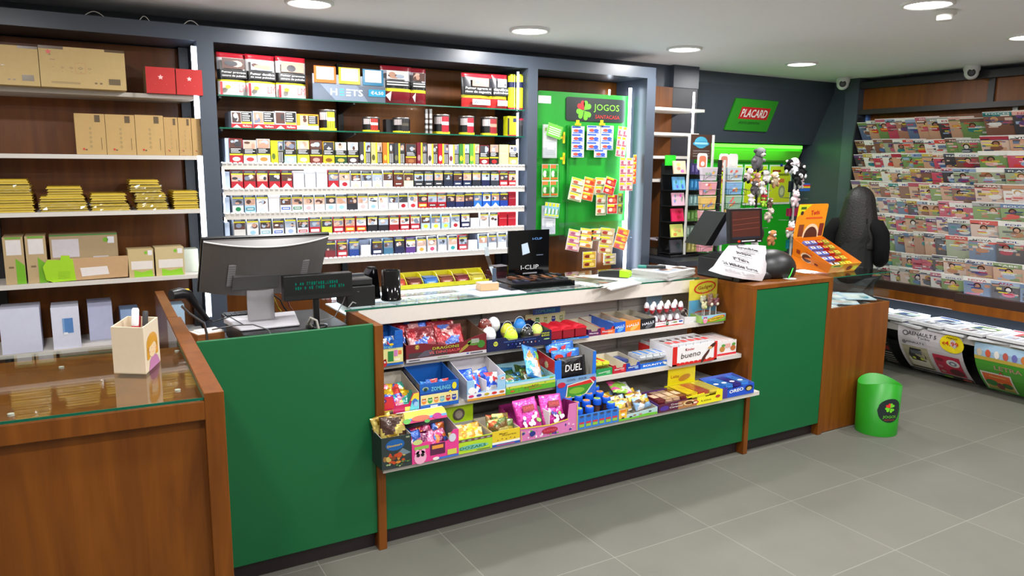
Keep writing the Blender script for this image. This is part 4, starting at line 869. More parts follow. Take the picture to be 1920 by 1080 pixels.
def bars(T, n, c, label, group, name='chocolate_bar', hh=.5, seed=2, along='y', z0=.01, L=None, th=.02, rows=1, dec=None, m='f', pal=None, y0=.012, zr=None, tiltx=0):
    """n bars side by side across the carton, lying front to back, rising to the rear"""
    t, W, H, (x, Y, z) = T; p = (W-.012)/n; L = L or .12; rg = random.Random(seed)
    for r in range(rows):
        for i in range(n):
            a = -W/2+.006+p*(i+.5); c_ = rg.choice(pal) if pal else c
            mb = MB(); w = p*.9
            mb.box(-w/2, w/2, 0, L, 0, th, c_, m); mb.box(-w/2*.9, w/2*.9, -.006, 0, th*.35, th*.6, c_, m); mb.box(-w/2*.9, w/2*.9, L, L+.006, th*.35, th*.6, c_, m)
            f = Fr((-w/2, 0, th), (1, 0, 0), (0, 1, 0))
            if dec: dec(mb, f, w, L)
            o = mb.build(name, None, (x+a, Y+y0+.006, z+z0+r*(th+.002)), (R(tiltx), 0, rg.uniform(-.03, .03)))
            tag(o, label(r, i) if callable(label) else label, 'sweets', group)
BR = (24, 96, 186)
def bricks(mb, f, w, h, y0, y1, x0=0, x1=1, L=1, c=BR, c2=(16, 66, 150)):
    n = max(1, int(h*(y1-y0)/.018)); 
    for j in range(n):
        b = h*y0+h*(y1-y0)*j/n; mb.rect(f, w*x0, b, w*x1, b+.0012, c2, L)
        for i in range(4): a = w*x0+w*(x1-x0)*((i+(.5 if j % 2 else 0))/4); mb.rect(f, a, b, a+.0012, b+h*(y1-y0)/n, c2, L)
# ---------- S1 : top shelf
def zom1(mb, f, w, h):
    bricks(mb, f, w, h, .48, 1, 0, 1); mb.rect(f, 0, h*.06, w, h*.5, (226, 222, 150), 1); mb.rect(f, 0, 0, w, h*.07, BR, 1)
    mb.text(f, 'Zomlings', w*.34, h*.55, h*.10, (120, 200, 220), w=w*.62, L=4); critter(mb, f, w*.22, h*.22, w*.13, (80, 150, 50)); critter(mb, f, w*.36, h*.08, w*.11, (190, 30, 40), L=3)
    mb.ell(f, w*.62, h*.62, w*.07, h*.035, (240, 200, 30), 5)
    mb.rect(f, w*.5, h*.12, w*.68, h*.42, (40, 130, 60), 4); mb.rect(f, w*.7, h*.26, w*.82, h*.44, (200, 120, 180), 4); mb.rect(f, w*.84, h*.3, w*.95, h*.42, (226, 120, 60), 4); mb.rect(f, w*.7, h*.12, w*.9, h*.2, (236, 230, 200), 4)
T = tray('toy_sweets_box', 'blue brick patterned Zomlings box at the left end of the top sweets shelf', 697, 755, 622, 0, .20, BR, zom1, [(0, 0), (1, 0), (1, 1), (.75, 1), (.72, .72), (.6, .62), (0, .62)], hb=.93, inner=(24, 84, 160), cs=(30, 40, 60), dy=-.03)
fill_bags(T, 3, [(190, 40, 50), (40, 110, 190), (230, 230, 236)], lambda r, i: 'small red and blue foil sachet inside the leftmost blue brick box', 'sachets in the leftmost brick box', 'toy_sachet', seed=3, hh=.6)
def drag(mb, f, w, h):
    mb.rect(f, 0, 0, w, h*.17, (196, 192, 196), 2); mb.rect(f, w*.03, h*.2, w*.5, h*.45, (70, 54, 58), 1); mb.star(f, w*.13, h*.72, h*.15, (214, 200, 90), 3, 9, .45); mb.text(f, 'SUPER', w*.13, h*.72, h*.06, (150, 30, 40), L=5)
    mb.text(f, 'DRAGONS', w*.48, h*.56, h*.13, (176, 190, 60), w=w*.33, L=5); mb.text(f, 'VS DINOSAURS', w*.48, h*.36, h*.13, (220, 90, 90), w=w*.42, L=5)
    mb.poly(f, [(w*.12, h*.2), (w*.22, h*.5), (w*.3, h*.52), (w*.34, h*.3), (w*.26, h*.22)], (88, 84, 96), 3); mb.ell(f, w*.72, h*.42, w*.09, h*.08, (150, 140, 50), 3, rot=.6); mb.ell(f, w*.84, h*.62, w*.09, h*.16, (90, 130, 50), 3); mb.ell(f, w*.93, h*.5, w*.05, h*.2, (60, 120, 40), 4)
    lines(mb, f, w*.8, h*.6, w*.9, h*.8, 4, (190, 190, 190), 5); mb.rect(f, w*.74, h*.07, w*.77, h*.13, (50, 70, 150), 4); lines(mb, f, w*.79, h*.06, w*.95, h*.12, 1, (90, 90, 100), 4); mb.text(f, 'BABYDEGO', w*.45, h*.085, h*.07, (110, 140, 60), w=w*.14, L=4); lines(mb, f, w*.03, h*.06, w*.16, h*.11, 1, (70, 70, 80), 4)
T = tray('dragon_sweets_box', 'dark red dragons and dinosaurs box with a grey base strip, top sweets shelf', 761, 912, 634, 0, .22, (112, 26, 36), drag, [(0, 0), (1, 0), (1, 1), (.94, 1), (.86, .93), (.72, .74), (.5, .66), (.3, .8), (.2, .88), (0, .86)], hb=1.35, cs=(80, 24, 30), inner=(110, 80, 64), dy=-.03)
for r in range(3):
    for i in range(2):
        bag('toy_dragon_bag', 'crinkled red see-through bag with toy figures in the dragons box', (T[3][0]-.10+.15*i-.02*r, T[3][1]+.05+.045*r, T[3][2]+.03+.01*r), 0.155, .132+.004*r, .03, [(140, 20, 34), (160, 26, 40), (150, 24, 36), (110, 20, 30), (120, 30, 40), (60, 90, 170), (190, 180, 60), (180, 130, 130)], 31+r*2+i, (-.55, .05*(i-.5), 0), 'red bags in the dragons box', 'f')
for k, (c, a, b) in enumerate((((110, 180, 226), .30, .72), ((236, 110, 40), .42, .78), ((150, 200, 40), .14, .6), ((236, 230, 120), .55, .62))): pass
def eggb(mb, f, w, h):
    mb.ell(f, w*.13, h*.5, h*.17, h*.17, (196, 200, 60), 2); mb.text(f, 'MAXI', w*.13, h*.52, h*.08, (40, 60, 120), w=h*.2, L=4); mb.text(f, 'Choose your surprise', w*.5, h*.54, h*.09, (90, 130, 210), w=w*.5, L=4)
    rg = random.Random(4)
    for k in range(9): mb.ell(f, w*(.32+.06*k), h*(.32+.05*rg.random()), h*.045, h*.06, rg.choice([(90, 130, 180), (200, 60, 50), (40, 150, 90), (70, 60, 170), (226, 226, 236), (210, 190, 50), (190, 110, 80)]), 3, 8)
    mb.rect(f, w*.83, h*.56, w*.97, h*.92, (30, 40, 60), 2); mb.text(f, 'MAXI', w*.9, h*.84, h*.1, (210, 214, 60), w=w*.12, L=4); mb.text(f, 'EGG', w*.9, h*.68, h*.12, (210, 214, 60), w=w*.12, L=4); mb.ell(f, w*.92, h*.42, w*.05, h*.04, (170, 210, 130), 3); mb.rect(f, w*.45, h*.1, w*.58, h*.16, (120, 120, 140), 3)
T = tray('surprise_egg_box', 'navy blue box of big plastic surprise eggs on the top sweets shelf', 913, 1034, 626, 0, .21, (18, 26, 72), eggb, [(0, 0), (1, 0), (1, 1), (.86, 1), (.82, .72), (.33, .62), (.28, .85), (0, .85)], hb=1.22, cs=(18, 26, 70), inner=(20, 28, 60), dy=-.03)
def egg(label, x, y, z, c, c2=(196, 190, 180), dots=None, r=.037, name='surprise_egg', n=16, hook=True, rot=None):
    t = thing(name, label, 'surprise egg', (x, y, z), group=None)
    pr = [(r*math.sin(math.pi*j/12), -r*1.12*math.cos(math.pi*j/12)) for j in range(7)]; pr[0] = (.0001, -r*1.12)
    pr2 = [(r*math.sin(math.pi*j/12), -r*1.25*math.cos(math.pi*j/12)) for j in range(6, 13)]; pr2[-1] = (.0001, r*1.25)
    MB().lathe(pr, c2, 'cl' if c2 is None else 'k', n, cap=False).build('lower_shell', t); mb = MB().lathe(pr2, c, 'k', n, cap=False)
    us_ = mb.build('upper_shell', t)
    if dots:
        q = MB(); rg = random.Random(2)
        for k in range(14):
            a = rg.uniform(0, 6.28); p = rg.uniform(.2, 1.3); d = Vector((math.sin(p)*math.cos(a), math.sin(p)*math.sin(a), math.cos(p))); pos = Vector((d.x*r, d.y*r, d.z*r*1.25)); u = d.orthogonal(); f = Fr(pos, u, d.cross(u)); q.ell(f, 0, 0, r*.09, r*.09, dots, 2, 7)
        q.build('dots', us_)
    if hook: MB().tube([(r*.9*math.cos(a), 0, r*.3+r*1.25*math.sin(a)) for a in [math.pi*i/10 for i in range(11)]], .0016, (190, 196, 200), 'k', 6).build('handle', t)
    return t
ex, eY, ez = T[3]
for (px, py, dy, c, dots, lb, c2) in ((905, 612, .10, (110, 36, 28), (230, 220, 220), 'brown surprise egg with pale speckles, leftmost in the navy box', (150, 130, 120)), (910, 628, .055, (240, 240, 244), None, 'white surprise egg at the front left corner of the navy box', (230, 230, 236)), (951, 620, .09, (206, 206, 50), None, 'mustard yellow surprise egg behind the lime one', (170, 150, 90)),
        (958, 630, .05, (206, 240, 60), None, 'bright lime surprise egg at the front of the navy box', (190, 200, 120)), (974, 611, .13, (40, 130, 220), None, 'blue surprise egg at the back of the navy box', (120, 150, 180)), (988, 626, .07, (24, 24, 26), (236, 236, 236), 'black surprise egg with white dots', (90, 90, 90)), (1006, 621, .10, (222, 240, 120), None, 'pale lime surprise egg at the right of the navy box', (196, 150, 120)), (925, 608, .15, (236, 236, 240), None, 'white surprise egg at the back left of the navy box', (220, 220, 226))):
    p = ay(px, py, eY+dy); egg(lb, max(ex-T[1]/2+.042, p.x), p.y, max(p.z-.005, ez+.045), c, c2, dots, hook=c not in ((240, 240, 244), (236, 236, 240), (110, 36, 28)))
# header card of the boxes behind
def toonrow(cols):
    def fn(mb, f, w, h):
        mb.rect(f, w*.02, h*.05, w*.98, h*.9, (226, 222, 170), 1)
        for k, c in enumerate(cols): critter(mb, f, w*(.5+k)/len(cols), h*.45, h*.22, c, 3)
    return fn
p = ay(988, 607, 3.60); q = ay(1063, 600, 3.60)
t = thing('header_display_card', 'yellow and blue header card with little monsters standing behind the egg box', 'card', (p.x, 3.62, .90))
hw = q.x-p.x; f = Fr((0, 0, 0)); zt = ay(1020, 587, 3.62).z-.90; mb = MB().prism(f, [(0, 0), (hw, 0), (hw, zt), (0, zt)], -.003, 0, (226, 222, 170), 'g'); f2 = Fr((0, 0, zt-.07)); toonrow([(190, 40, 40), (60, 150, 50), (200, 190, 120), (60, 60, 160), (170, 170, 110)])(mb, f2, hw, .065); mb.build('panel', t)
mb = MB().prism(Fr((0, -.004, zt-.004)), [(.05, 0), (hw*.86, 0), (hw*.86, .035), (.05, .035)], -.002, 0, (30, 90, 180), 'g'); mb.text(Fr((0, -.004, zt-.004)), 'ZOMLINGS', hw*.48, .018, .018, (90, 200, 210), w=hw*.5); mb.build('title_strip', t)
def ztub(mb, f, w, h): mb.rect(f, 0, 0, w, h, (30, 100, 200), 1); mb.rect(f, w*.35, h*.45, w*.72, h*.8, (120, 200, 220), 2); mb.text(f, 'Zomlings', w*.53, h*.62, h*.28, (30, 90, 150), w=w*.3, L=4); critter(mb, f, w*.08, h*.6, h*.25, (236, 230, 170)); mb.rect(f, 0, h*.05, w, h*.15, (236, 200, 120), 2)
T = tray('toy_sweets_box', 'low blue Zomlings tray holding red tubs behind the egg box', 1035, 1104, 634, 0, .2, (30, 100, 200), ztub, [(0, 0), (1, 0), (1, 1), (0, .8)], hb=1.6, dy=-.015)
for i in range(3):
    for j in range(2):
        w = T[1]/3*.9; mb = MB().box(-w/2, w/2, 0, .07, 0, .045, (150, 24, 40), 'k'); mb.box(-w/2-.002, w/2+.002, -.002, .072, .045, .052, (206, 30, 50), 'k'); mb.prism(Fr((-w/2, 0, .052)), [(0, 0), (w, 0), (w*.75, .012), (w*.25, .012)], -.07, 0, (200, 28, 46), 'k')
        tag(mb.build('toy_tub', None, (T[3][0]-T[1]/2+T[1]*(i+.5)/3, T[3][1]+.02+.085*j, T[3][2]+.012), 0), 'red house shaped plastic tub in the blue tray', 'toy tub', 'red tubs in the blue tray')
NOTCH = [(0, 0), (1, 0), (1, 1), (.82, 1), (.74, .62), (.3, .62), (.22, 1), (0, 1)]
def ment(c2, txt='Mentos'):
    def fn(mb, f, w, h): mb.text(f, txt, w*.46, h*.4, h*.24, (236, 232, 236), w=w*.72, L=3); mb.ell(f, w*.75, h*.22, h*.1, h*.08, c2, 2)
    return fn
T1 = tray('chewing_sweets_box', 'open purple Mentos box on the top sweets shelf', 1103, 1126, 617, 0, .22, (90, 24, 84), ment((200, 60, 120)), NOTCH, hb=1.5, inner=(206, 196, 176)); 
T2 = tray('chewing_sweets_box', 'open red to orange Mentos box beside the purple one', 1127, 1153, 613, 0, .22, (196, 50, 50), lambda mb, f, w, h: (mb.rect(f, w*.5, 0, w, h*.6, (222, 110, 50), 1), ment((226, 120, 60))(mb, f, w, h)), NOTCH, hb=1.5, inner=(206, 196, 176))
def hal(c, c2):
    def fn(mb, f, w, h): mb.ell(f, w*.6, h*.3, w*.3, h*.2, c2, 1, rot=.4); mb.text(f, 'HALLS', w*.5, h*.55, h*.24, (236, 240, 246), w=w*.82, L=3, rot=.12)
    return fn
for (a, b, yt, c, c2, nm) in ((1151, 1173, 604, (24, 90, 200), (90, 160, 230), 'blue'), (1173, 1201, 600, (232, 130, 30), (240, 180, 90), 'orange'), (1202, 1229, 597, (26, 28, 34), (90, 94, 100), 'black')):
    T = tray('cough_sweets_box', f'open {nm} Halls box on the top sweets shelf', a, b, yt, 0, .24, c, hal(c, c2), [(0, 0), (1, 0), (1, 1), (0, .96)], hb=1.12, inner=(196, 188, 170), group=None)
    bars(T, 2, c, f'{nm} paper wrapped stick inside the open {nm} Halls box', f'sticks in the {nm} Halls box', 'sweets_stick', z0=.02, th=.022, L=.09, y0=.06, m='g', dec=lambda mb, f, w, L: mb.rect(f, w*.2, L*.2, w*.8, L*.8, c2, 1))
# egg carton
def keggs(mb, f, w, h):
    mb.poly(f, [(0, 0), (w, 0), (w, h*.12), (w*.75, h*.22), (w*.5, h*.12), (w*.3, h*.24), (0, h*.2)], (206, 30, 30), 2); mb.ell(f, w*.45, h*.55, w*.16, h*.22, (150, 150, 150), 2); mb.ell(f, w*.45, h*.55, w*.13, h*.18, (236, 236, 238), 3); critter(mb, f, w*.42, h*.5, w*.05, (60, 110, 70), 4); mb.ell(f, w*.7, h*.6, w*.09, h*.15, (120, 150, 90), 3); mb.rect(f, w*.84, h*.5, w*.97, h*.8, (50, 90, 170), 3); mb.text(f, 'Kinder', w*.2, h*.62, h*.14, (200, 40, 40), w=w*.25, L=4)
T = tray('chocolate_egg_box', 'white and red egg carton with surprise eggs on the top sweets shelf', 1229, 1281, 601, 0, .16, (236, 234, 236), keggs, [(0, 0), (1, 0), (1, .92), (.5, .86), (0, .9)], hb=1.0, inner=(226, 222, 220))
ex, eY, ez = T[3]; W_ = T[1]
def kegg(x, y, z, lb, g):
    r = .0165; t = thing('chocolate_egg', lb, 'chocolate egg', (x, y, z), group=g)
    pr = [(.0001, -.027)]+[(r*math.sin(math.pi*j/10), -.027*math.cos(math.pi*j/10)) for j in range(1, 6)]; p2 = [(r*math.sin(math.pi*j/10), -.034*math.cos(math.pi*j/10)) for j in range(5, 10)]+[(.0001, .034)]
    MB().lathe(pr, (190, 40, 50), 'f', 14, cap=False).build('red_lower_foil', t); mb = MB().lathe(p2, (236, 236, 240), 'g', 14, cap=False); f = Fr((-.01, -r-.0004, -.002)); mb.text(f, 'Kinder', .01, .008, .005, (190, 50, 60), w=.016, L=1); mb.ell(f, .004, .001, .004, .003, (60, 90, 150), 1, 7); mb.build('white_upper_foil', t)
for i in range(4):
    for j in range(2): kegg(ex-W_/2+.025+i*(W_-.05)/3, eY+.03+.05*j, ez+.031, 'white and red surprise egg in the lower layer of the egg carton', 'eggs in the lower layer')
zt_ = ez+.066; mb = MB().box(-W_/2-.015, W_/2+.012, 0, .14, 0, .004, (230, 230, 236), 'cl')
tag(mb.build('egg_tray', None, (ex, eY+.005, zt_+.006)), 'clear plastic tray carrying the upper layer of surprise eggs', 'tray')
for j in range(2):
    for i in range(5): kegg(ex-W_/2-.004+i*(W_+.006)/4, eY+.03+.05*j, zt_+.038+(.004 if j else 0), 'white and red surprise egg in the upper layer on the clear tray', 'eggs in the upper layer')
T = tray('small_card_box', 'plain white open card box with black sachets beside the lollipop display', 1284, 1315, 592, 0, .15, (214, 212, 214), lambda mb, f, w, h: lines(mb, f, w*.55, h*.12, w*.95, h*.2, 1, (160, 160, 166), 1), [(0, 0), (1, 0), (1, .75), (0, 1)], hb=1.35, inner=(222, 220, 222))
bag('black_sachet', 'black sachet inside the plain white card box', (T[3][0]-.02, T[3][1]+.05, T[3][2]+.01), .06, .075, .014, [(30, 28, 32), (50, 44, 46), (190, 170, 160)], 8, (-.5, .3, 0), m='g')
p = ay(1207, 585, 3.62)
mb = MB().box(0, .13, 0, .003, 0, .12, (178, 196, 214), 'g'); mb.rect(Fr((0, 0, 0)), .01, .01, .12, .1, (150, 180, 206), 1); tag(mb.build('price_holder', None, (p.x, 3.60, .87)), 'pale blue card standing behind the egg carton', 'card')
# lollipop display
def loll(mb, f, w, h):
    mb.rect(f, 0, 0, w, h*.25, (110, 176, 50), 1); mb.rect(f, 0, h*.6, w, h, (150, 200, 226), 1); critter(mb, f, w*.14, h*.4, w*.09, (230, 140, 180)); mb.ell(f, w*.6, h*.5, w*.36, h*.3, (214, 60, 40), 3, rot=.15); mb.ell(f, w*.6, h*.5, w*.31, h*.24, (206, 196, 60), 4, rot=.15); mb.text(f, 'Gadget', w*.6, h*.5, h*.24, (120, 40, 30), w=w*.46, L=6, rot=.12)
def loh(mb, f, w, h):
    mb.rect(f, 0, 0, w, h*.45, (110, 170, 200), 1); mb.rect(f, 0, h*.45, w, h, (226, 214, 70), 1); mb.ell(f, w*.55, h*.78, w*.4, h*.17, (214, 60, 40), 3, rot=.1); mb.ell(f, w*.55, h*.78, w*.35, h*.13, (206, 196, 60), 4, rot=.1); mb.text(f, 'Gadget', w*.55, h*.78, h*.12, (130, 40, 30), w=w*.5, L=6, rot=.1); mb.ell(f, w*.2, h*.3, w*.13, h*.14, (90, 170, 210), 3); mb.ell(f, w*.5, h*.1, w*.3, h*.05, (190, 90, 60), 3)
T = tray('lollipop_display', 'yellow and green lollipop display at the right end of the top sweets shelf', 1316, 1361, 590, 0, .10, (150, 190, 90), loll, hb=1.0, header=(1.15, .23, loh, (226, 214, 70)), dy=-.03)
for k, (a, b, d, c, c2) in enumerate(((-.045, .03, .02, (226, 220, 170), (190, 200, 120)), (-.015, .055, .0, (120, 70, 60), (236, 226, 200)), (.015, .04, .03, (206, 160, 130), (236, 220, 200)), (.045, .05, .01, (130, 60, 70), (236, 226, 200)), (-.03, .07, .05, (226, 226, 190), (150, 100, 80)), (.03, .08, .05, (196, 150, 120), (230, 220, 200)))):
    z_ = T[3][2]+T[2]+.01+b*.8; t = thing('lollipop', 'chocolate animal lollipop in a clear wrapper, in the lollipop display', 'lollipop', (T[3][0]+a, T[3][1]+.02+d, T[3][2]+.006), group='animal lollipops')
    H_ = z_-T[3][2]; MB().tube([(0, 0, 0), (0, 0, H_)], .002, (236, 236, 236), 'k', 6).build('stick', t)
    mb = MB().sph((0, 0, H_+.012), .023, c, 'g', 10, (1, .6, 1)); mb.sph((-.014, 0, H_+.032), .009, c, 'g', 8); mb.sph((.014, 0, H_+.032), .009, c, 'g', 8); mb.sph((0, -.010, H_+.006), .011, c2, 'g', 8); mb.build('chocolate_head', t)
    mb = MB().sph((0, 0, H_+.014), .0265, (230, 230, 230), 'cl', 8, (1, .7, 1.2)); mb.lathe([(.003, 0), (.016, .02)], (230, 230, 230), 'cl', 8, (0, 0, H_+.045), cap=False); mb.build('clear_wrapper', t)
# ---------- S2 : middle shelf
def pony1(mb, f, w, h):
    mb.rect(f, 0, 0, w, h*.45, (190, 20, 90), 1); mb.ell(f, w*.16, h*.8, w*.13, h*.15, (90, 40, 110), 4); mb.ell(f, w*.16, h*.8, w*.09, h*.1, (230, 190, 220), 5); mb.rect(f, 0, h*.03, w*.42, h*.26, (220, 206, 60), 3); mb.rect(f, w*.68, h*.03, w*.95, h*.3, (226, 214, 90), 3); lines(mb, f, w*.05, h*.08, w*.38, h*.2, 2, (150, 120, 60), 4)
    mb.poly(f, [(w*.03, h*.3), (w*.45, h*.35), (w*.4, h*.95), (w*.03, h*.9)], (214, 50, 60), 2)
T = tray('toy_sweets_box', 'pink and rainbow toy bag box at the left end of the middle sweets shelf', 699, 786, 742, 1, .22, (206, 30, 100), pony1, [(0, 0), (1, 0), (1, 1), (.86, .98), (.76, .4), (.5, .38), (.42, 1), (0, 1)], hb=1.6, cs=(200, 150, 60), inner=(196, 190, 176), dy=-.035)
mb = MB(); f = FRONT(T[1]); w, h = T[1], T[2]; mb.poly(f, [(w*.78, h*.08), (w*.99, h*.08), (w*.99, h*1.0), (w*.87, h*.97)], (90, 200, 210), 6); mb.poly(f, [(w*.8, h*.6), (w*.99, h*.6), (w*.99, h), (w*.87, h*.97)], (226, 206, 60), 6.5); mb.ell(f, w*.9, h*.5, w*.06, h*.2, (60, 110, 190), 7, rot=.2); mb.ell(f, w*.92, h*.38, w*.05, h*.14, (150, 190, 226), 8); mb.build('rainbow_panel', T[0])
fill_bags(T, 3, [(200, 50, 110), (220, 110, 140), (50, 80, 180), (220, 180, 20), (210, 60, 50), (60, 160, 140)], lambda r, i: 'colourful foil toy bag in the pink and rainbow box', 'foil bags in the rainbow box', 'toy_bag', rows=2, seed=7, hh=1.0, tilt=-.9, w=.13)
def zom2(mb, f, w, h):
    bricks(mb, f, w, h, 0, 1); mb.rect(f, w*.02, h*.16, w*.98, h*.55, (226, 214, 150), 2); mb.rect(f, 0, h*.55, w, h*.62, (20, 60, 150), 2); mb.text(f, 'ZOMLINGS', w*.53, h*.76, h*.16, (120, 206, 226), w=w*.5, L=5); mb.ell(f, w*.14, h*.8, w*.08, h*.08, (150, 170, 150), 3); mb.ell(f, w*.14, h*.77, w*.05, h*.07, (30, 60, 50), 4)
    for k, c in enumerate(((226, 130, 50), (60, 160, 60), (226, 140, 60), (120, 190, 200), (206, 40, 40), (40, 60, 170))): critter(mb, f, w*(.1+.155*k), h*.3, h*.1, c, 4)
    mb.ell(f, w*.88, h*.78, w*.06, h*.14, (226, 210, 40), 5); mb.ell(f, w*.77, h*.56, w*.03, h*.045, (240, 210, 40), 6); mb.rect(f, w*.26, h*.03, w*.45, h*.11, (214, 220, 230), 3)
T = tray('toy_sweets_box', 'blue brick patterned Zomlings box in the middle of the row, second sweets shelf', 787, 860, 716, 1, .20, BR, zom2, hb=1.35, cs=(24, 40, 90), dy=-.035, inner=(24, 84, 160))
fill_bags(T, 3, [(30, 100, 190), (50, 130, 210), (20, 70, 150), (190, 60, 60)], lambda r, i: 'blue foil toy sachet inside the middle Zomlings box', 'sachets in the middle Zomlings box', 'toy_sachet', rows=1, seed=9, hh=.75, yk=.05)
def sky(mb, f, w, h):
    mb.rect(f, 0, 0, w, h*.09, (214, 150, 40), 2); mb.rect(f, 0, h*.09, w, h*.3, (228, 230, 236), 1); mb.ell(f, w*.12, h*.45, w*.1, h*.16, (236, 238, 240), 2)
    for k, c in enumerate(((206, 50, 110), (60, 60, 160), (190, 170, 50), (206, 40, 40), (190, 110, 50))): mb.ell(f, w*(.1+.2*k), h*.2, w*.07, h*.06, c, 4, 10)
    mb.ell(f, w*.92, h*.82, w*.07, h*.08, (226, 214, 210), 3); mb.ell(f, w*.92, h*.82, w*.03, h*.03, (206, 60, 60), 4)
T = tray('toy_sweets_box', 'sky blue divided box with an orange base on the middle sweets shelf', 876, 948, 706, 1, .22, (150, 196, 230), sky, [(0, 0), (1, 0), (1, 1), (.8, .95), (.78, .34), (.48, .3), (.46, .36), (.2, .3), (.18, .9), (0, .92)], hb=1.45, cs=(170, 176, 190), inner=(216, 212, 214), divs=1, dy=-.03)
fill_bags(T, 2, [(24, 80, 210), (40, 100, 226), (230, 236, 240), (206, 50, 60)], lambda r, i: ('left', 'right')[i]+f' blue foil bag in the {("front", "back")[r]} of the sky blue divided box', 'blue bags in the divided box', 'toy_bag', rows=2, seed=12, hh=.8, w=.085, yk=.07)
def jung(mb, f, w, h):
    mb.rect(f, 0, 0, w, h*.42, (90, 170, 40), 1); mb.rect(f, 0, h*.42, w, h*.6, (190, 206, 60), 1); mb.rect(f, 0, h*.84, w, h, (120, 200, 226), 1); mb.poly(f, [(0, h*.6), (w, h*.66), (w, h*.84), (0, h*.84)], (190, 214, 214), 2)
    blobs([(120, 60, 40), (90, 110, 60), (150, 190, 60), (190, 200, 90)], 16, .04, .09)(mb, f, w, h, 0, .1, 1, .6, 5, 2); mb.text(f, 'Jungle', w*.5, h*.4, h*.16, (150, 90, 20), w=w*.3, L=6, rot=.1); mb.text(f, 'friends', w*.58, h*.27, h*.14, (196, 130, 30), w=w*.26, L=6, rot=.1); mb.ell(f, w*.12, h*.22, w*.04, h*.07, (206, 80, 40), 5); mb.ell(f, w*.92, h*.86, w*.05, h*.07, (150, 190, 60), 5)
T = tray('jungle_sweets_box', 'green and pale blue jungle box with mixed animal bags, middle sweets shelf', 949, 1041, 710, 1, .24, (120, 190, 90), jung, [(0, 0), (1, 0), (1, 1), (.84, 1.0), (.7, .72), (.42, .62), (.34, .9), (0, .8)], hb=1.4, cs=(110, 190, 214), inner=(150, 200, 214), dy=-.03)
bag('animal_bag', 'upright blue and green animal sweets bag leaning on top of the jungle box', (T[3][0]+.03, T[3][1]+.01, T[3][2]+.06), .115, .18, .025, [(60, 140, 210), (90, 180, 226), (236, 240, 240), (120, 190, 60), (230, 140, 60)], 33, (-.6, .35, .2), m='f', top=(40, 120, 200))
fill_bags(T, 2, [(90, 120, 50), (60, 90, 40), (190, 200, 190), (130, 90, 50), (40, 110, 60), (60, 130, 180)], lambda r, i: 'dark green clear bag of animal sweets in the jungle box', 'green bags in the jungle box', 'animal_bag', rows=3, seed=14, hh=.95, tilt=-.9, w=.13, yk=.06)
def duel(mb, f, w, h):
    mb.rect(f, 0, 0, w, h*.22, (120, 170, 206), 2)
PR = [(0, 0), (1, 0), (1, 1.0), (.93, 1), (.91, .22), (.16, .16), (.15, .86), (0, .86)]
T = tray('spinning_toy_box', 'red and blue box of black and blue pouches, middle sweets shelf', 1041, 1118, 664, 1, .22, (30, 110, 214), duel, PR, hb=1.05, cs=(180, 34, 40), inner=(170, 168, 160), dy=-.02)
mb = MB(); f = Fr((-T[1]/2-.0006, .2, 0), (0, -1, 0)); mb.star(f, .12, T[2]*.62, .022, (200, 190, 150), 1, 9, .7); mb.rect(f, .1, T[2]*.1, .17, T[2]*.3, (206, 190, 40), 1); mb.build('side_print', T[0])
for r in range(3):
    yy = T[3][1]+.02+.045*r; hh = .10+.017*r
    def bl(u, v, r=r): return (26, 24, 28) if (v < .72 or r == 0) else (60, 130, 226)
    mb = pouch('toy_pouch', T[1]*.68, hh+.03, .028, bl, m='f', build=False); f = Fr((-T[1]*.34, -.017, 0)); w, h = T[1]*.68, hh+.03
    if r == 0: mb.text(f, 'DUEL', w*.5, h*.55, h*.28, (226, 224, 220), w=w*.6, L=3, shear=.2)
    else: mb.ell(f, w*.78, h*.55, w*.13, h*.17, (70, 20, 40), 2); mb.ell(f, w*.78, h*.55, w*.09, h*.12, (30, 60, 150), 3); mb.poly(f, [(w*.45, h*.6), (w*.5, h*.85), (w*.68, h*.9), (w*.58, h*.62)], (206, 50, 60), 3); mb.ell(f, w*.2, h*.75, w*.16, h*.1, (206, 50, 40), 3)
    tag(mb.build('toy_pouch', None, (T[3][0]+.0, yy+.01, T[3][2]+.004+.012*r), (-.15-.06*r, 0, 0)), f'black and blue toy pouch, {("front one reading DUEL", "middle one", "rear one")[r]} in the red and blue box', 'toy pouch')
def mb_box(c, txt, c2):
    def fn(mb, f, w, h): mb.text(f, txt, w*.5, h*.5, h*.2, (230, 236, 232), w=w*.72, L=3, rot=.08); mb.ell(f, w*.75, h*.32, w*.14, h*.12, c2, 2)
    return fn
T = tray('chewing_sweets_box', 'closed green Mentos box on the middle sweets shelf', 1118, 1148, 691, 1, .2, (40, 150, 80), mb_box(0, 'mentos', (120, 200, 140)), hb=1.1, inner=(200, 196, 120)); bars(T, 2, (206, 214, 60), 'yellow and red sweets roll on top of the green Mentos box', 'rolls over the green box', 'sweets_roll', z0=.05, th=.02, L=.15, m='g', dec=lambda mb, f, w, L: mb.rect(f, w*.25, L*.1, w*.75, L*.9, (206, 60, 50), 1))
T = tray('chewing_sweets_box', 'open red Mentos box on the middle sweets shelf', 1149, 1174, 684, 1, .2, (180, 20, 44), mb_box(0, 'Mentos', (230, 90, 90)), NOTCH, hb=1.35, inner=(206, 198, 176))
T = tray('chewing_sweets_box', 'open blue Mentos box on the middle sweets shelf', 1175, 1200, 680, 1, .2, (24, 60, 160), mb_box(0, 'Mentos', (120, 170, 226)), NOTCH, hb=1.35, inner=(206, 198, 176)); bars(T, 2, (50, 70, 140), 'blue sweets roll in the open blue Mentos box', 'rolls in the blue box', 'sweets_roll', z0=.02, th=.02, L=.09, y0=.09, m='g')
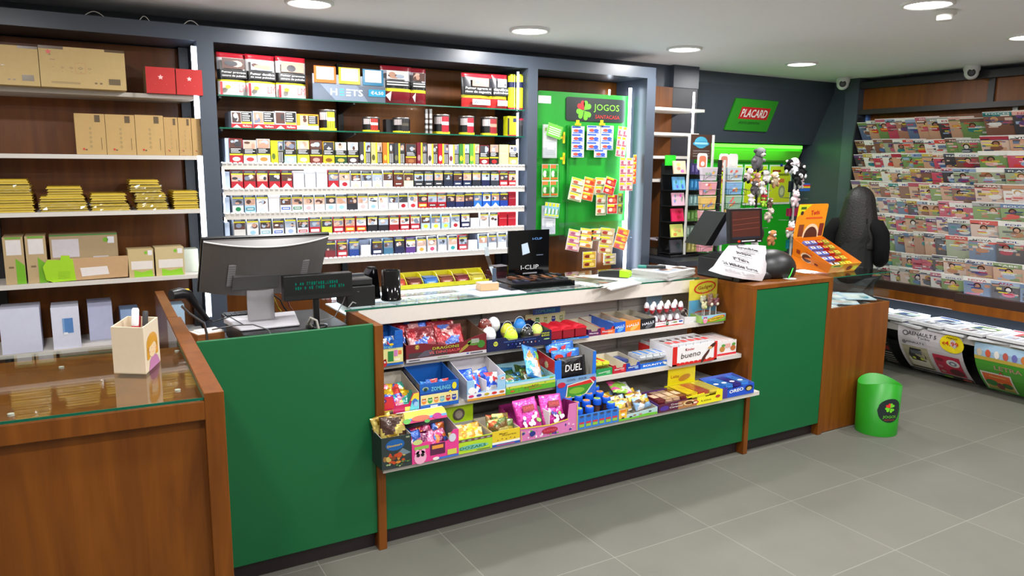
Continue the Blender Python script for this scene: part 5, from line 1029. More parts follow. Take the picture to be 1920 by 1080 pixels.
def bount(mb, f, w, h):
    mb.text(f, 'BOUNTY', w*.42, h*.52, h*.36, (236, 240, 246), w=w*.66, L=4, bold=.03); mb.ell(f, w*.86, h*.5, w*.1, h*.26, (190, 196, 190), 3, rot=-.4); mb.ell(f, w*.86, h*.48, w*.05, h*.15, (236, 236, 230), 4); mb.rect(f, 0, 0, w, h*.1, (60, 150, 226), 2)
T = tray('chocolate_bar_box', 'blue Bounty box with striped bars on the middle sweets shelf', 1201, 1254, 678, 1, .13, (20, 100, 206), bount, [(0, 0), (1, 0), (1, 1), (0, .92)], hb=1.2, inner=(206, 206, 200)); bars(T, 4, (226, 232, 238), 'blue and white striped coconut bar in the Bounty box', 'bars in the Bounty box', 'coconut_bar', z0=.045, th=.03, L=.10, dec=lambda mb, f, w, L: mb.rect(f, w*.3, L*.1, w*.62, L*.9, (30, 120, 216), 1))
def kb(mb, f, w, h):
    mb.rect(f, 0, 0, w*.1, h, (206, 34, 30), 2); mb.rect(f, w*.93, 0, w, h, (206, 34, 30), 2); mb.rect(f, 0, 0, w, h*.08, (206, 34, 30), 2)
    for k in range(9): mb.ell(f, w*(.12+.1*k), h*.1, w*.05, h*.05, (206, 34, 30), 2.2, 8)
    mb.text(f, 'Kinder', w*.38, h*.78, h*.12, (190, 40, 40), w=w*.2, L=4); mb.text(f, 'K', w*.295, h*.78, h*.12, (30, 30, 30), L=4.5); mb.text(f, 'bueno', w*.40, h*.5, h*.27, (60, 34, 26), w=w*.44, L=4, shear=.15, bold=0, rot=.04)
    mb.ell(f, w*.7, h*.22, w*.10, h*.1, (70, 36, 26), 4, rot=.9); mb.ell(f, w*.76, h*.42, w*.09, h*.08, (80, 42, 30), 5, rot=.8); mb.ell(f, w*.88, h*.78, w*.09, h*.1, (70, 36, 26), 4, rot=.5); mb.ell(f, w*.83, h*.7, w*.05, h*.07, (210, 160, 100), 5); mb.ell(f, w*.84, h*.14, w*.04, h*.05, (190, 90, 50), 5)
def wb(txt=True):
    def fn(mb, f, w, L): mb.rect(f, w*.1, L*.2, w*.9, L*.5, (190, 50, 50), 1); mb.ell(f, w*.5, L*.7, w*.3, L*.12, (80, 50, 40), 2, 8)
    return fn
T = tray('chocolate_bar_box', 'white and red Kinder bueno box, the largest on the middle sweets shelf', 1262, 1345, 645, 1, .20, (232, 230, 232), kb, [(0, 0), (1, 0), (1, 1), (0, .92)], hb=1.05, inner=(210, 206, 204), dy=-.03); bars(T, 6, (232, 232, 236), 'white wafer bar in the large Kinder bueno box', 'wafer bars in the large box', 'wafer_bar', z0=.085, th=.035, L=.16, dec=wb())
T = tray('chocolate_bar_box', 'small white box of wafer bars behind the large Kinder bueno box', 1222, 1250, 648, 1, .12, (214, 40, 40), None, hb=1.05, dy=.14, inner=(210, 206, 204)); bars(T, 4, (232, 232, 236), 'white wafer bar in the small box behind the large one', 'wafer bars in the small box', 'wafer_bar', z0=.07, th=.03, L=.09, dec=wb(), y0=.01)
T = tray('chocolate_bar_box', 'small white and pink Kinder cards box at the right end of the middle shelf', 1346, 1381, 639, 1, .2, (232, 226, 224), lambda mb, f, w, h: (mb.rect(f, 0, 0, w, h*.14, (206, 30, 50), 2), mb.ell(f, w*.25, h*.45, w*.14, h*.2, (190, 130, 60), 3), mb.ell(f, w*.3, h*.7, w*.1, h*.1, (90, 160, 70), 4), mb.ell(f, w*.82, h*.45, w*.14, h*.2, (190, 110, 60), 3), mb.ell(f, w*.85, h*.72, w*.1, h*.1, (90, 160, 70), 4), mb.rect(f, w*.4, h*.5, w*.68, h*.8, (226, 170, 160), 3)), hb=1.05, dy=.01); bars(T, 3, (234, 216, 214), 'flat pink and white biscuit card pack in the end box', 'biscuit packs in the end box', 'biscuit_pack', z0=.075, th=.012, L=.17, m='g')
# ---------- S3 : bottom shelf
def dino(mb, f, w, h):
    mb.ell(f, w*.45, h*.74, w*.32, h*.18, (20, 90, 160), 2); mb.text(f, 'Dinosaurs', w*.43, h*.73, h*.07, (226, 190, 60), w=w*.5, L=5, rot=.05); blobs([(190, 70, 30), (206, 130, 50), (150, 110, 60), (120, 60, 30), (190, 170, 90)], 18, .08, .2)(mb, f, w, h, .02, .12, .85, .5, 4, 2); blobs([(90, 120, 60), (60, 90, 60), (150, 170, 120)], 12, .06, .14)(mb, f, w, h, .05, .02, .98, .26, 6, 5); mb.poly(f, [(w*.5, h*.45), (w*.7, h*.6), (w*.98, h*.42), (w*.8, h*.38)], (110, 130, 140), 3); mb.rect(f, w*.82, h*.9, w*.94, h*.95, (150, 160, 130), 3)
T = tray('dinosaur_sweets_box', 'dark dinosaur box at the left end of the bottom sweets shelf', 715, 771, 818, 2, .22, (40, 52, 52), dino, hb=1.1, cs=(40, 32, 44), dy=-.024)
fill_bags(T, 2, [(190, 160, 30), (120, 90, 30), (210, 190, 100), (70, 44, 34), (110, 24, 24), (150, 120, 30)], lambda r, i: 'gold foil bag sticking out of the dinosaur box', 'gold bags in the dinosaur box', 'foil_bag', rows=2, seed=21, hh=.9, tilt=-.35, w=.12, lift=.06)
def pinkb(mb, f, w, h):
    mb.rect(f, w*.45, 0, w, h*.08, (60, 110, 200), 2); critter(mb, f, w*.17, h*.22, w*.13, (236, 170, 200), 5, (30, 20, 24)); mb.ell(f, w*.12, h*.78, w*.1, h*.1, (200, 214, 130), 3); mb.rect(f, w*.05, h*.5, w*.35, h*.62, (140, 190, 80), 3); mb.rect(f, w*.38, h*.2, w*.7, h*.62, (90, 30, 70), 3); mb.rect(f, w*.42, h*.42, w*.66, h*.55, (230, 150, 60), 4); mb.rect(f, w*.75, h*.1, w*.95, h*.3, (206, 206, 80), 4); mb.ell(f, w*.86, h*.72, w*.08, h*.16, (206, 206, 220), 4); mb.ell(f, w*.5, h*.06, w*.07, h*.06, (240, 230, 226), 5)
T = tray('toy_sweets_box', 'bright pink box with a round pink creature on the bottom sweets shelf', 772, 860, 812, 2, .2, (226, 60, 140), pinkb, [(0, 0), (1, 0), (1, 1.0), (.88, 1), (.76, .62), (.4, .62), (.36, .74), (0, .74)], hb=1.3, cs=(190, 190, 206), inner=(150, 150, 160), dy=-.024)
fill_bags(T, 3, [(190, 30, 100), (220, 110, 40), (110, 20, 80), (220, 120, 160), (50, 90, 180), (200, 40, 110)], lambda r, i: 'pink foil bag inside the bright pink box', 'bags in the bright pink box', 'foil_bag', rows=2, seed=23, hh=.75, w=.075)
# arched lid panel over the pink box
t = thing('curved_box_lid', 'curved pink and yellow box lid lying above the bright pink box', 'box lid', (0, 0, 0)); x0, x1 = ay(752, 780, 3.06).x, ay(838, 772, 3.06).x; zc = ay(790, 795, 3.06).z; vs, fs, cs = [], [], []; n = 8; r = .05
for i in range(n+1):
    a = math.pi*.08+math.pi*.55*i/n
    for xx in (x0, x1): vs.append((xx, 3.11-r*math.cos(a)*1.1, zc+r*math.sin(a)))
mb = MB()
for i in range(n):
    q = [vs[2*i], vs[2*i+1], vs[2*i+3], vs[2*i+2]]; c = (206, 40, 110) if i < 1 else (80, 140, 210) if i < 2 else (226, 214, 80) if i < 6 else (240, 240, 244)
    mb.add(q, [(0, 1, 2, 3)], c, 'g')
mb.build('lid', t); q = MB(); f = Fr((x0, 3.053, zc), (1, 0, 0), Vector((0, .35, 1)))
W2 = x1-x0; q.ell(f, W2*.42, .030, W2*.2, .013, (226, 120, 90), 6); q.ell(f, W2*.78, .028, W2*.1, .014, (190, 60, 140), 6); q.ell(f, W2*.12, .024, W2*.08, .012, (110, 190, 90), 6); q.ell(f, W2*.55, .012, W2*.06, .008, (90, 170, 80), 6); q.build('print', t)
MB().box(x0, x1, 3.115, 3.2, zc, zc+.003, (206, 60, 120), 'g').build('flap', t)
def doz(mb, f, w, h):
    mb.rect(f, 0, h*.78, w, h*.95, (110, 70, 70), 2); 
    for k in range(6): mb.ell(f, w*(.1+.16*k), h*.86, w*.05, h*.06, (150, 150, 140), 3, 8)
    mb.ell(f, w*.5, h*.36, w*.4, h*.17, (120, 190, 170), 3); mb.text(f, 'DOZAKS', w*.5, h*.36, h*.19, (30, 120, 80), w=w*.66, L=5); mb.rect(f, w*.6, h*.06, w*.95, h*.12, (90, 110, 60), 3)
def dozh(mb, f, w, h):
    for k in range(14): mb.poly(f, [(w*k/14, h), (w*(k+.5)/14, h*1.05), (w*(k+1)/14, h)], (176, 214, 30), 1)
    mb.ell(f, w*.62, h*.62, w*.16, h*.24, (90, 80, 76), 3, rot=.3); mb.ell(f, w*.62, h*.62, w*.1, h*.16, (150, 140, 130), 4, rot=.3)
T = tray('sour_sweets_box', 'lime green DOZAKS box with a tall zigzag back flap, bottom sweets shelf', 849, 923, 820, 2, .2, (176, 214, 40), doz, hb=1.1, header=(1.0, .13, dozh, (176, 214, 30)), cs=(150, 200, 220), dy=-.02)
fill_bags(T, 3, [(240, 190, 30), (250, 214, 60), (226, 150, 30), (240, 226, 150)], lambda r, i: 'yellow orange sweets bag in the lime green box', 'yellow bags in the lime box', 'sweets_bag', rows=2, seed=25, hh=1.0, w=.085, m='g')
def yel(mb, f, w, h): mb.rect(f, 0, 0, w, h*.16, (40, 80, 180), 2); mb.rect(f, 0, h*.16, w, h*.3, (236, 236, 226), 2); lines(mb, f, w*.15, h*.05, w*.8, h*.1, 1, (206, 80, 80), 3); mb.text(f, 'Magic', w*.4, h*.8, h*.1, (90, 60, 20), w=w*.3, L=4); mb.text(f, 'Surprise', w*.6, h*.68, h*.12, (110, 80, 20), w=w*.5, L=4); [mb.ell(f, w*(.2+.15*k), h*(.42+.05*(k % 2)), w*.03, h*.03, (150, 90, 40), 4, 7) for k in range(5)]
T = tray('toy_sweets_box', 'yellow box with a blue foot band on the bottom sweets shelf', 923, 975, 806, 2, .2, (226, 196, 40), yel, hb=1.1, cs=(214, 180, 40), inner=(190, 180, 160), dy=-.02)
fill_bags(T, 2, [(190, 170, 60), (120, 90, 40), (214, 200, 120), (90, 110, 50), (206, 90, 50)], lambda r, i: 'gold printed bag standing in the yellow box', 'gold bags in the yellow box', 'foil_bag', rows=2, seed=27, hh=.85, w=.1, lift=.04)
def magp(mb, f, w, h):
    blobs([(236, 200, 220), (240, 240, 244), (60, 50, 140), (110, 180, 60), (214, 120, 170)], 30, .06, .14)(mb, f, w, h, 0, .02, 1, .34, 9, 1)
    mb.ell(f, w*.5, h*.2, w*.14, h*.11, (170, 30, 60), 6); mb.text(f, 'SURPRISE', w*.5, h*.2, h*.07, (230, 90, 110), w=w*.22, L=8); mb.rect(f, w*.01, 0, w*.02, h*.36, (226, 206, 60), 6); mb.rect(f, w*.98, 0, w*.995, h*.9, (226, 206, 60), 6)
    mb.poly(f, [(0, h*.42), (w*.5, h*.36), (w*.82, h*.44), (w*.82, h*.48), (w*.5, h*.4), (0, h*.46)], (226, 206, 60), 7); mb.ell(f, w*.2, h*.2, w*.05, h*.09, (40, 50, 130), 7)
T = tray('toy_sweets_box', 'magenta box edged in yellow with two large pink bags, bottom sweets shelf', 976, 1083, 790, 2, .22, (214, 120, 180), magp, [(0, 0), (1, 0), (1, .95), (.84, .95), (.82, .46), (.5, .38), (0, .44)], hb=.8, cs=(190, 60, 130), inner=(150, 40, 110), dy=-.02, divs=1, h=.155)
for k, (a, s) in enumerate(((-.085, 41), (.055, 43))):
    def dec(mb, f, w, h, s=s):
        mb.rect(f, w*.25, h*.58, w*.75, h*.78, (150, 30, 50), 2); mb.text(f, 'SURPRISE', w*.5, h*.68, h*.09, (230, 90, 90), w=w*.42, L=5)
        rg = random.Random(s); [mb.ell(f, w*rg.uniform(.15, .85), h*rg.uniform(.12, .55), w*.07, h*.06, rg.choice([(250, 246, 250), (240, 200, 220), (150, 200, 90), (70, 70, 160)]), 1+.1*q, 8) for q in range(14)]
    bag('toy_bag', ('left', 'right')[k]+' of two large glossy pink toy bags in the magenta box', (T[3][0]+a, T[3][1]+.035, T[3][2]+.03), .135, .165, .05, [(226, 60, 170), (232, 80, 180), (214, 50, 160)], s, (-.45, .1*(k-.5), 0), m='f', dec=dec)
# blue tubes
def tubs(mb, f, w, h):
    for k in range(6):
        a = w*(.09+.163*k); mb.rect(f, a-w*.06, h*.1, a+w*.06, h*.95, (40, 110, 206), 2); mb.ell(f, a, h*.86, w*.055, h*.08, (60, 70, 100), 3); mb.rect(f, a-w*.06, h*.36, a+w*.06, h*.48, (206, 50, 60), 3); mb.rect(f, a-w*.06, h*.14, a+w*.06, h*.34, (140, 190, 60), 3)
def tubh(mb, f, w, h):
    mb.rect(f, 0, h*.72, w, h, (120, 160, 196), 1); mb.text(f, 'COOL · SOUR', w*.5, h*.9, h*.1, (70, 80, 130), w=w*.5, L=4); mb.ell(f, w*.12, h*.72, w*.1, h*.13, (190, 30, 60), 4); mb.ell(f, w*.9, h*.78, w*.09, h*.12, (190, 30, 60), 4)
    mb.poly(f, [(w*.22, h*.02), (w*.55, h*.0), (w*.75, h*.12), (w*.95, h*.62), (w*.84, h*.82), (w*.26, h*.68)], (216, 220, 206), 5); mb.poly(f, [(w*.25, h*.06), (w*.55, h*.04), (w*.72, h*.15), (w*.91, h*.6), (w*.82, h*.74), (w*.28, h*.62)], (60, 140, 40), 6); mb.poly(f, [(w*.27, h*.56), (w*.28, h*.64), (w*.84, h*.78), (w*.9, h*.62), (w*.84, h*.6)], (206, 40, 40), 7); mb.ell(f, w*.5, h*.35, w*.2, h*.15, (120, 176, 50), 7)
T = tray('candy_tube_box', 'blue counter box of round candy tubes with a large green headed card, bottom sweets shelf', 1084, 1160, 772, 2, .24, (60, 130, 214), tubs, hb=1.1, cs=(60, 120, 200), header=None, inner=(40, 100, 190), dy=-.02)
p0, p1 = ay(1043, 752, 3.145), ay(1118, 704, 3.145); q = MB(); W2_, H2_ = p1.x-p0.x, p1.z-p0.z+.01; f2 = Fr((0, 0, 0)); q.prism(f2, [(0, 0), (W2_, 0), (W2_, H2_), (0, H2_)], -.003, 0, (40, 100, 200), 'g'); tubh(q, f2, W2_, H2_)
q.build('header_card', T[0], (p0.x-T[3][0], 3.145-T[3][1], p0.z-T[3][2]))
for j in range(4):
    for i in range(4):
        if (i, j) in ((2, 0),): continue
        a = T[3][0]-T[1]/2+.027+i*(T[1]-.054)/3+(.012 if j % 2 else -.004); a = max(T[3][0]-T[1]/2+.024, min(T[3][0]+T[1]/2-.024, a)); zz = T[3][2]+.006
        t = thing('candy_tube', 'round candy tube with a blue cap, standing in the blue counter box', 'candy tube', (a, T[3][1]+.03+.05*j, zz+.016*j), group='candy tubes')
        MB().lathe([(.0165, 0), (.0165, .072)], (90, 60, 50), 'k', 14).build('tube', t); MB().lathe([(.0225, .066), (.0235, .088), (.0225, .096), (.020, .098)], (20, 90, 210), 'k', 16).build('cap', t); cap_ = [o for o in t.children if o.name.startswith('cap')][0]
        c = (226, 150, 80) if (i+j) % 3 else (170, 200, 70); q = MB(); f = Fr((0, 0, .0984), (1, 0, 0), (0, 1, 0)); q.ell(f, 0, 0, .0185, .0185, c, 1, 14); q.ell(f, 0, 0, .010, .006, (200, 60, 40) if (i*j) % 2 else (110, 130, 50), 2, 8); q.build('top_sticker', cap_)
def giraf(mb, f, w, h):
    mb.poly(f, [(0, 0), (w, 0), (w, h*.2), (w*.7, h*.26), (w*.4, h*.14), (0, h*.2)], (110, 190, 50), 2); mb.rect(f, 0, h*.2, w*.2, h, (236, 190, 60), 1); mb.rect(f, w*.03, h*.75, w*.18, h, (226, 130, 40), 2); mb.ell(f, w*.1, h*.55, w*.05, h*.12, (240, 240, 230), 3); [mb.ell(f, w*a, h*b, w*.04, h*.06, c, 4, 9) for a, b, c in ((.1, .25, (30, 30, 34)), (.3, .22, (40, 40, 46)), (.55, .3, (190, 130, 100)), (.8, .38, (50, 56, 60)), (.4, .3, (160, 110, 70)))]
T = tray('animal_sweets_box', 'pale blue and green animal box with gold foil bags, bottom sweets shelf', 1161, 1233, 762, 2, .24, (176, 206, 206), giraf, [(0, 0), (1, 0), (1, .62), (.2, .42), (.18, 1), (0, 1)], hb=.95, cs=(150, 196, 220), inner=(176, 172, 160), dy=-.02)
fill_bags(T, 2, [(206, 170, 40), (236, 236, 240), (150, 110, 40), (140, 180, 220), (190, 150, 60), (90, 60, 30)], lambda r, i: 'gold and silver foil bag in the animal box', 'foil bags in the animal box', 'foil_bag', rows=3, seed=29, hh=.95, tilt=-.8, w=.11, lift=.03, yk=.05)
bag('foil_bag', 'green and pink bag lying across the top of the animal box', (T[3][0]+.0, T[3][1]+.13, T[3][2]+.10), .15, .1, .03, [(140, 190, 70), (236, 240, 236), (226, 80, 150)], 44, (-1.1, .2, 0), m='f')
def cara(mb, f, w, h): mb.rect(f, w*.5, 0, w, h*.8, (176, 120, 70), 1); mb.ell(f, w*.78, h*.5, w*.15, h*.28, (226, 196, 140), 3); mb.ell(f, w*.78, h*.5, w*.1, h*.18, (110, 60, 30), 4); mb.ell(f, w*.14, h*.4, w*.12, h*.26, (80, 50, 150), 3); mb.text(f, 'Creme', w*.44, h*.66, h*.17, (236, 230, 226), w=w*.28, L=5); mb.text(f, 'Caramel', w*.44, h*.38, h*.17, (236, 230, 226), w=w*.34, L=5)
T = tray('chocolate_bar_box', 'brown and purple Creme Caramel box, bottom sweets shelf', 1236, 1307, 750, 2, .18, (90, 30, 60), cara, [(0, 0), (1, 0), (1, 1), (0, .85)], hb=1.2, cs=(80, 50, 120), inner=(90, 50, 110), dy=-.02); bars(T, 5, (120, 50, 50), 'brown and cream caramel bar in the purple box', 'caramel bars', 'caramel_bar', z0=.04, th=.025, L=.14, pal=[(120, 44, 50), (206, 170, 140)], dec=lambda mb, f, w, L: mb.rect(f, w*.1, L*.3, w*.9, L*.7, (214, 180, 150), 1))
def chq(mb, f, w, h): mb.ell(f, w*.2, h*.3, w*.1, h*.14, (206, 60, 60), 3); mb.ell(f, w*.2, h*.3, w*.06, h*.08, (240, 220, 190), 4); mb.text(f, 'Leite', w*.52, h*.32, h*.13, (90, 80, 30), w=w*.28, L=4); mb.ell(f, w*.86, h*.45, w*.07, h*.12, (180, 60, 50), 3); mb.rect(f, w*.1, h*.7, w*.6, h*.85, (214, 206, 40), 2)
def chh(mb, f, w, h): mb.text(f, 'Leite', w*.25, h*.55, h*.13, (190, 120, 30), w=w*.3, L=3); mb.ell(f, w*.6, h*.45, w*.22, h*.12, (200, 140, 40), 3, rot=.2); mb.poly(f, [(w*.35, h), (w*.5, h*.85), (w*.65, h)], (200, 40, 40), 3)
T = tray('chocolate_bar_box', 'bright yellow caramel sweets box with a raised yellow card, bottom sweets shelf', 1291, 1355, 735, 2, .2, (236, 226, 30), chq, [(0, 0), (1, 0), (1, .95), (.84, 1), (.8, .6), (.5, .6), (.46, .95), (0, .85)], hb=1.0, header=(.8, .15, chh, (240, 226, 20)), cs=(226, 216, 30), inner=(226, 216, 40), dy=-.02); bars(T, 3, (226, 200, 50), 'yellow and red toffee roll in the bright yellow box', 'toffee rolls', 'toffee_roll', z0=.045, th=.026, L=.16, pal=[(226, 200, 40), (190, 90, 60), (230, 210, 90)])
def oreo(mb, f, w, h): mb.text(f, 'OREO', w*.46, h*.55, h*.3, (240, 244, 250), w=w*.42, L=4, bold=.03, rot=.05); mb.ell(f, w*.84, h*.55, w*.12, h*.28, (30, 30, 36), 3); mb.ell(f, w*.84, h*.5, w*.08, h*.18, (200, 180, 110), 4); mb.rect(f, 0, 0, w*.2, h, (70, 60, 150), 1)
T = tray('biscuit_box', 'blue Oreo biscuit box at the right end of the bottom sweets shelf', 1352, 1414, 722, 2, .18, (30, 80, 200), oreo, [(0, 0), (1, 0), (1, .95), (0, .62)], hb=1.2, inner=(90, 110, 190), cs=(70, 60, 150), dy=-.005); bars(T, 4, (60, 130, 220), 'blue biscuit pack in the Oreo box', 'biscuit packs in the Oreo box', 'biscuit_pack', z0=.035, y0=.03, th=.03, L=.14, pal=[(50, 120, 216), (80, 150, 230), (70, 60, 150)], dec=lambda mb, f, w, L: mb.ell(f, w*.5, L*.3, w*.3, L*.1, (240, 244, 250), 1))
# ================================================================ COUNTER TOP OBJECTS
GT = 1.0875
# ---- wooden pen box on the left glass counter
def q3(px, py, z): p = az(px, py, z); return Vector((p.x, p.y, 0))
FL, FRr, BRr = q3(214, 700, 1.066), q3(274, 702, 1.066), q3(301, 676, 1.066); BLl = FL+(BRr-FRr)
cen = (FL+FRr+BRr+BLl)/4; Hh = .162
t = thing('pen_box', 'pale wooden pen box with a painted girl on its side, on the glass topped counter', 'pen holder', (cen.x, cen.y, 1.0665))
def wall4(P, h0, h1, c, th=.006):
    mb = MB(); I = [p+(Vector((0, 0, 0))-p).normalized()*th*1.41 for p in P]
    for k in range(4):
        a, b, ia, ib = P[k], P[(k+1) % 4], I[k], I[(k+1) % 4]; V = [(*q.xy, z) for z in (h0, h1) for q in (a, b, ib, ia)]
        mb.add(V, [(0, 1, 5, 4), (1, 2, 6, 5), (2, 3, 7, 6), (3, 0, 4, 7), (4, 5, 6, 7), (3, 2, 1, 0)], c, 's')
    return mb
PP = [p-cen for p in (FL, FRr, BRr, BLl)]; WC = (222, 206, 180)
pb_ = wall4(PP, .004, Hh, WC).build('body', t); mb = MB().add([(*p.xy, z) for z in (0, .004) for p in PP], [(3, 2, 1, 0), (4, 5, 6, 7), (0, 1, 5, 4), (1, 2, 6, 5), (2, 3, 7, 6), (3, 0, 4, 7)], (206, 190, 160), 's'); mb.build('bottom', t)
f = Fr((PP[1].x, PP[1].y, 0), (PP[2]-PP[1])); w = (PP[2]-PP[1]).length; mb = MB()
mb.poly(f, [(w*.2, 0), (w*.95, 0), (w*.8, Hh*.2), (w*.55, Hh*.3), (w*.3, Hh*.2)], (196, 130, 176), 2); mb.ell(f, w*.5, Hh*.55, w*.36, Hh*.23, (222, 160, 40), 2); mb.rect(f, w*.14, Hh*.25, w*.3, Hh*.5, (222, 160, 40), 2); mb.rect(f, w*.7, Hh*.25, w*.86, Hh*.5, (222, 160, 40), 2)
mb.ell(f, w*.5, Hh*.42, w*.25, Hh*.17, (240, 214, 170), 3); mb.poly(f, [(w*.25, Hh*.5), (w*.3, Hh*.66), (w*.7, Hh*.66), (w*.76, Hh*.5), (w*.6, Hh*.56), (w*.45, Hh*.52)], (222, 160, 40), 4)
mb.rect(f, w*.36, Hh*.46, w*.44, Hh*.465, (60, 40, 30), 5); mb.rect(f, w*.56, Hh*.46, w*.64, Hh*.465, (60, 40, 30), 5); mb.rect(f, w*.44, Hh*.35, w*.56, Hh*.356, (190, 70, 60), 5); mb.ell(f, w*.3, Hh*.40, w*.05, Hh*.02, (236, 170, 150), 5, 8); mb.ell(f, w*.7, Hh*.40, w*.05, Hh*.02, (236, 170, 150), 5, 8)
mb.build('painted_girl', pb_)
def marker(px, pyb, off, lab, c, capc, h, r, band=None):
    p = cen+Vector(off); t = thing('marker_pen', lab, 'marker pen', (p.x, p.y, 1.0715), (R(-4), R(5), 0)); MB().lathe([(r, 0), (r, h*.72)], c, 'g', 16).build('barrel', t)
    MB().lathe([(r*1.06, h*.72), (r*1.06, h*.97), (r*.8, h)], capc, 'k', 16).build('cap', t)
    if band: MB().lathe([(r*1.03, h*.45), (r*1.03, h*.7)], band, 'g', 16, cap=False).build('red_label', t)
marker(0, 0, (-.012, -.005, 0), 'thick white marker with a red and blue label, tallest in the pen box', (226, 228, 236), (232, 232, 236), 0.205, .0115, (190, 60, 70))
marker(0, 0, (.022, .018, 0), 'white glue stick with a dark cap ring in the pen box', (226, 226, 226), (60, 60, 62), .188, .009)
marker(0, 0, (.004, .03, 0), 'short red pen hidden between the two white sticks', (190, 30, 40), (180, 30, 40), .17, .005)
# ---- cash drawer and computer
MBK = 'black'
t = thing('cash_register_box', 'low black metal cash register box under the computer', 'cash register', (.82, 3.44, .926))
MB().box(-.19, .29, 0, .46, 0, .092, m='black').build('body', t, bev=.004); MB().box(-.17, .26, -.004, -.0005, .012, .078, (24, 24, 26), 'k').build('drawer_front', t)
# all in one computer seen from the back
TL, TR, BL, BRm = ay(382, 449, 3.50), ay(616, 439, 3.52), ay(373, 544, 3.67), ay(603, 511, 3.67)
BRm = BL+(TR-TL)*1.0+Vector((.0, 0, .0))
oM = (BL+BRm)/2; oM.z -= 0; U_ = (TR-TL).normalized(); V_ = ((TL-BL)+(TR-BRm)).normalized(); Wm, Hm = (TR-TL).length, (TL-BL).length
V_ = (V_-U_*V_.dot(U_)).normalized(); Nn = U_.cross(V_)
t = thing('desktop_computer', 'all-in-one computer seen from its curved grey back, on the cash desk', 'computer', tuple(oM))
def sect(name, h0, h1, n, cf, m, bulge, off0=.012, a0=-.5, a1=.5):
    vs, fs = [], []; N_ = 16
    for j, hh in enumerate((h0, h1)):
        for i in range(N_+1):
            a = a0+(a1-a0)*i/N_; b = off0+bulge*(1-(2*a)**2)*(1-.0*hh); vs.append(U_*a*Wm+V_*hh*Hm+Nn*b)
        for i in range(N_+1): a = a0+(a1-a0)*i/N_; vs.append(U_*a*Wm+V_*hh*Hm)
    K = N_+1
    for i in range(N_):
        fs += [(i, i+1, i+1+2*K, i+2*K), (K+i+1, K+i, K+i+2*K, K+i+1+2*K), (2*K+i, 2*K+i+1, 3*K+i+1, 3*K+i), (i+1, i, K+i, K+i+1)]
    fs += [(0, 2*K, 3*K, K), (K-1, 2*K-1, 4*K-1, 3*K-1)]
    return MB().add(vs, fs, cf, m)
sect('b', .0, .985, 2, (104, 100, 98), 's', .055).build('back_shell', t); bs_ = list(t.children)[0]
mb = MB(); mb.tube([U_*(-.5+i/16)*Wm+V_*Hm*.99+Nn*(.013+.056*(1-(2*(-.5+i/16))**2)) for i in range(17)], .0035, (214, 212, 210), 's', 6).build('silver_rim', t)
mb = MB(); f = Fr((0, 0, 0), U_, V_); mb.fbox(f, -Wm/2-.006, Wm/2+.006, -.012, Hm*1.01, -.014, -.001, (22, 22, 24), 'k'); sh_ = mb.build('screen_housing', t)
mb = MB(); mb.rect(Fr(-Nn*.0146, -U_, V_), -Wm/2+.01, .01, Wm/2-.01, Hm*.97, (14, 16, 20), 1, 'k'); mb.build('screen', sh_)
for a in (-.27, .31):
    mb = MB(); b = .0125+.055*(1-(2*a)**2)+.0015; ff = Fr(Nn*b, U_, V_); mb.fbox(ff, a*Wm-.022, a*Wm+.022, Hm*.2, Hm*.62, -.003, 0, (150, 148, 150), 'k')
    for i in range(9): mb.rect(ff, a*Wm-.02, Hm*(.22+.045*i), a*Wm+.02, Hm*(.232+.045*i), (112, 110, 112), 1, 'k')
    mb.build('speaker_grille', bs_)
mb = MB(); ff = Fr(Nn*.068, U_, V_); mb.fbox(ff, -.15, .06, Hm*.16, Hm*.42, -.03, .001, (84, 82, 82), 's'); mb.build('port_cover', bs_)
def fq(pts, th, Y, c, m, name, par, loc):
    P = [ay(a, b, Y) for a, b in pts]; mb = MB(); V = [(p.x-loc[0], p.y-loc[1], p.z-loc[2]) for p in P]; V += [(a, b+th, c_) for a, b, c_ in V]; n = len(pts)
    mb.add(V, [tuple(range(n)), tuple(range(2*n-1, n-1, -1))]+[((i+1) % n, i, i+n, (i+1) % n+n) for i in range(n)], c, m); o = mb.build(name, par, bev=.003); return o
L3 = tuple(oM)
MB().fbox(Fr(Vector((-.02, -.072, .012)), (1, 0, 0), Vector((0, .06, 1))), -.062, .062, -.165, 0.02, -.012, 0, (150, 146, 150), 's').build('stand_neck', t, bev=.004)
MB().fbox(Fr(Vector((-.02, -.078, .012)), (1, 0, 0), Vector((0, .06, 1))), -.045, .055, .004, .016, -.004, .004, (214, 212, 214), 'm').build('hinge', t)
zb = 1.0195-oM.z
mb = MB(); vs = [(-.135, -.17, zb+.012), (.135, -.17, zb+.012), (.17, .06, zb+.03), (-.17, .06, zb+.03)]; vs += [(x, y, zb) for x, y, z in vs]
mb.add(vs, [(0, 1, 2, 3), (7, 6, 5, 4), (1, 0, 4, 5), (2, 1, 5, 6), (3, 2, 6, 7), (0, 3, 7, 4)], (200, 198, 204), 's'); mb.build('stand_foot', t, bev=.006)
t = thing('keyboard', 'black keyboard lying at the left end of the cash desk', 'keyboard', (.70, 3.84, 1.0195)); mb = MB().box(-.09, .05, -.06, .05, 0, .02, m='black'); mb.build('body', t, bev=.003); mb = MB()
for i in range(5):
    for j in range(3): mb.box(-.08+.025*i, -.058+.025*i, -.05+.03*j, -.026+.03*j, .0202, .026, (28, 28, 30), 'k')
mb.build('keys', t)
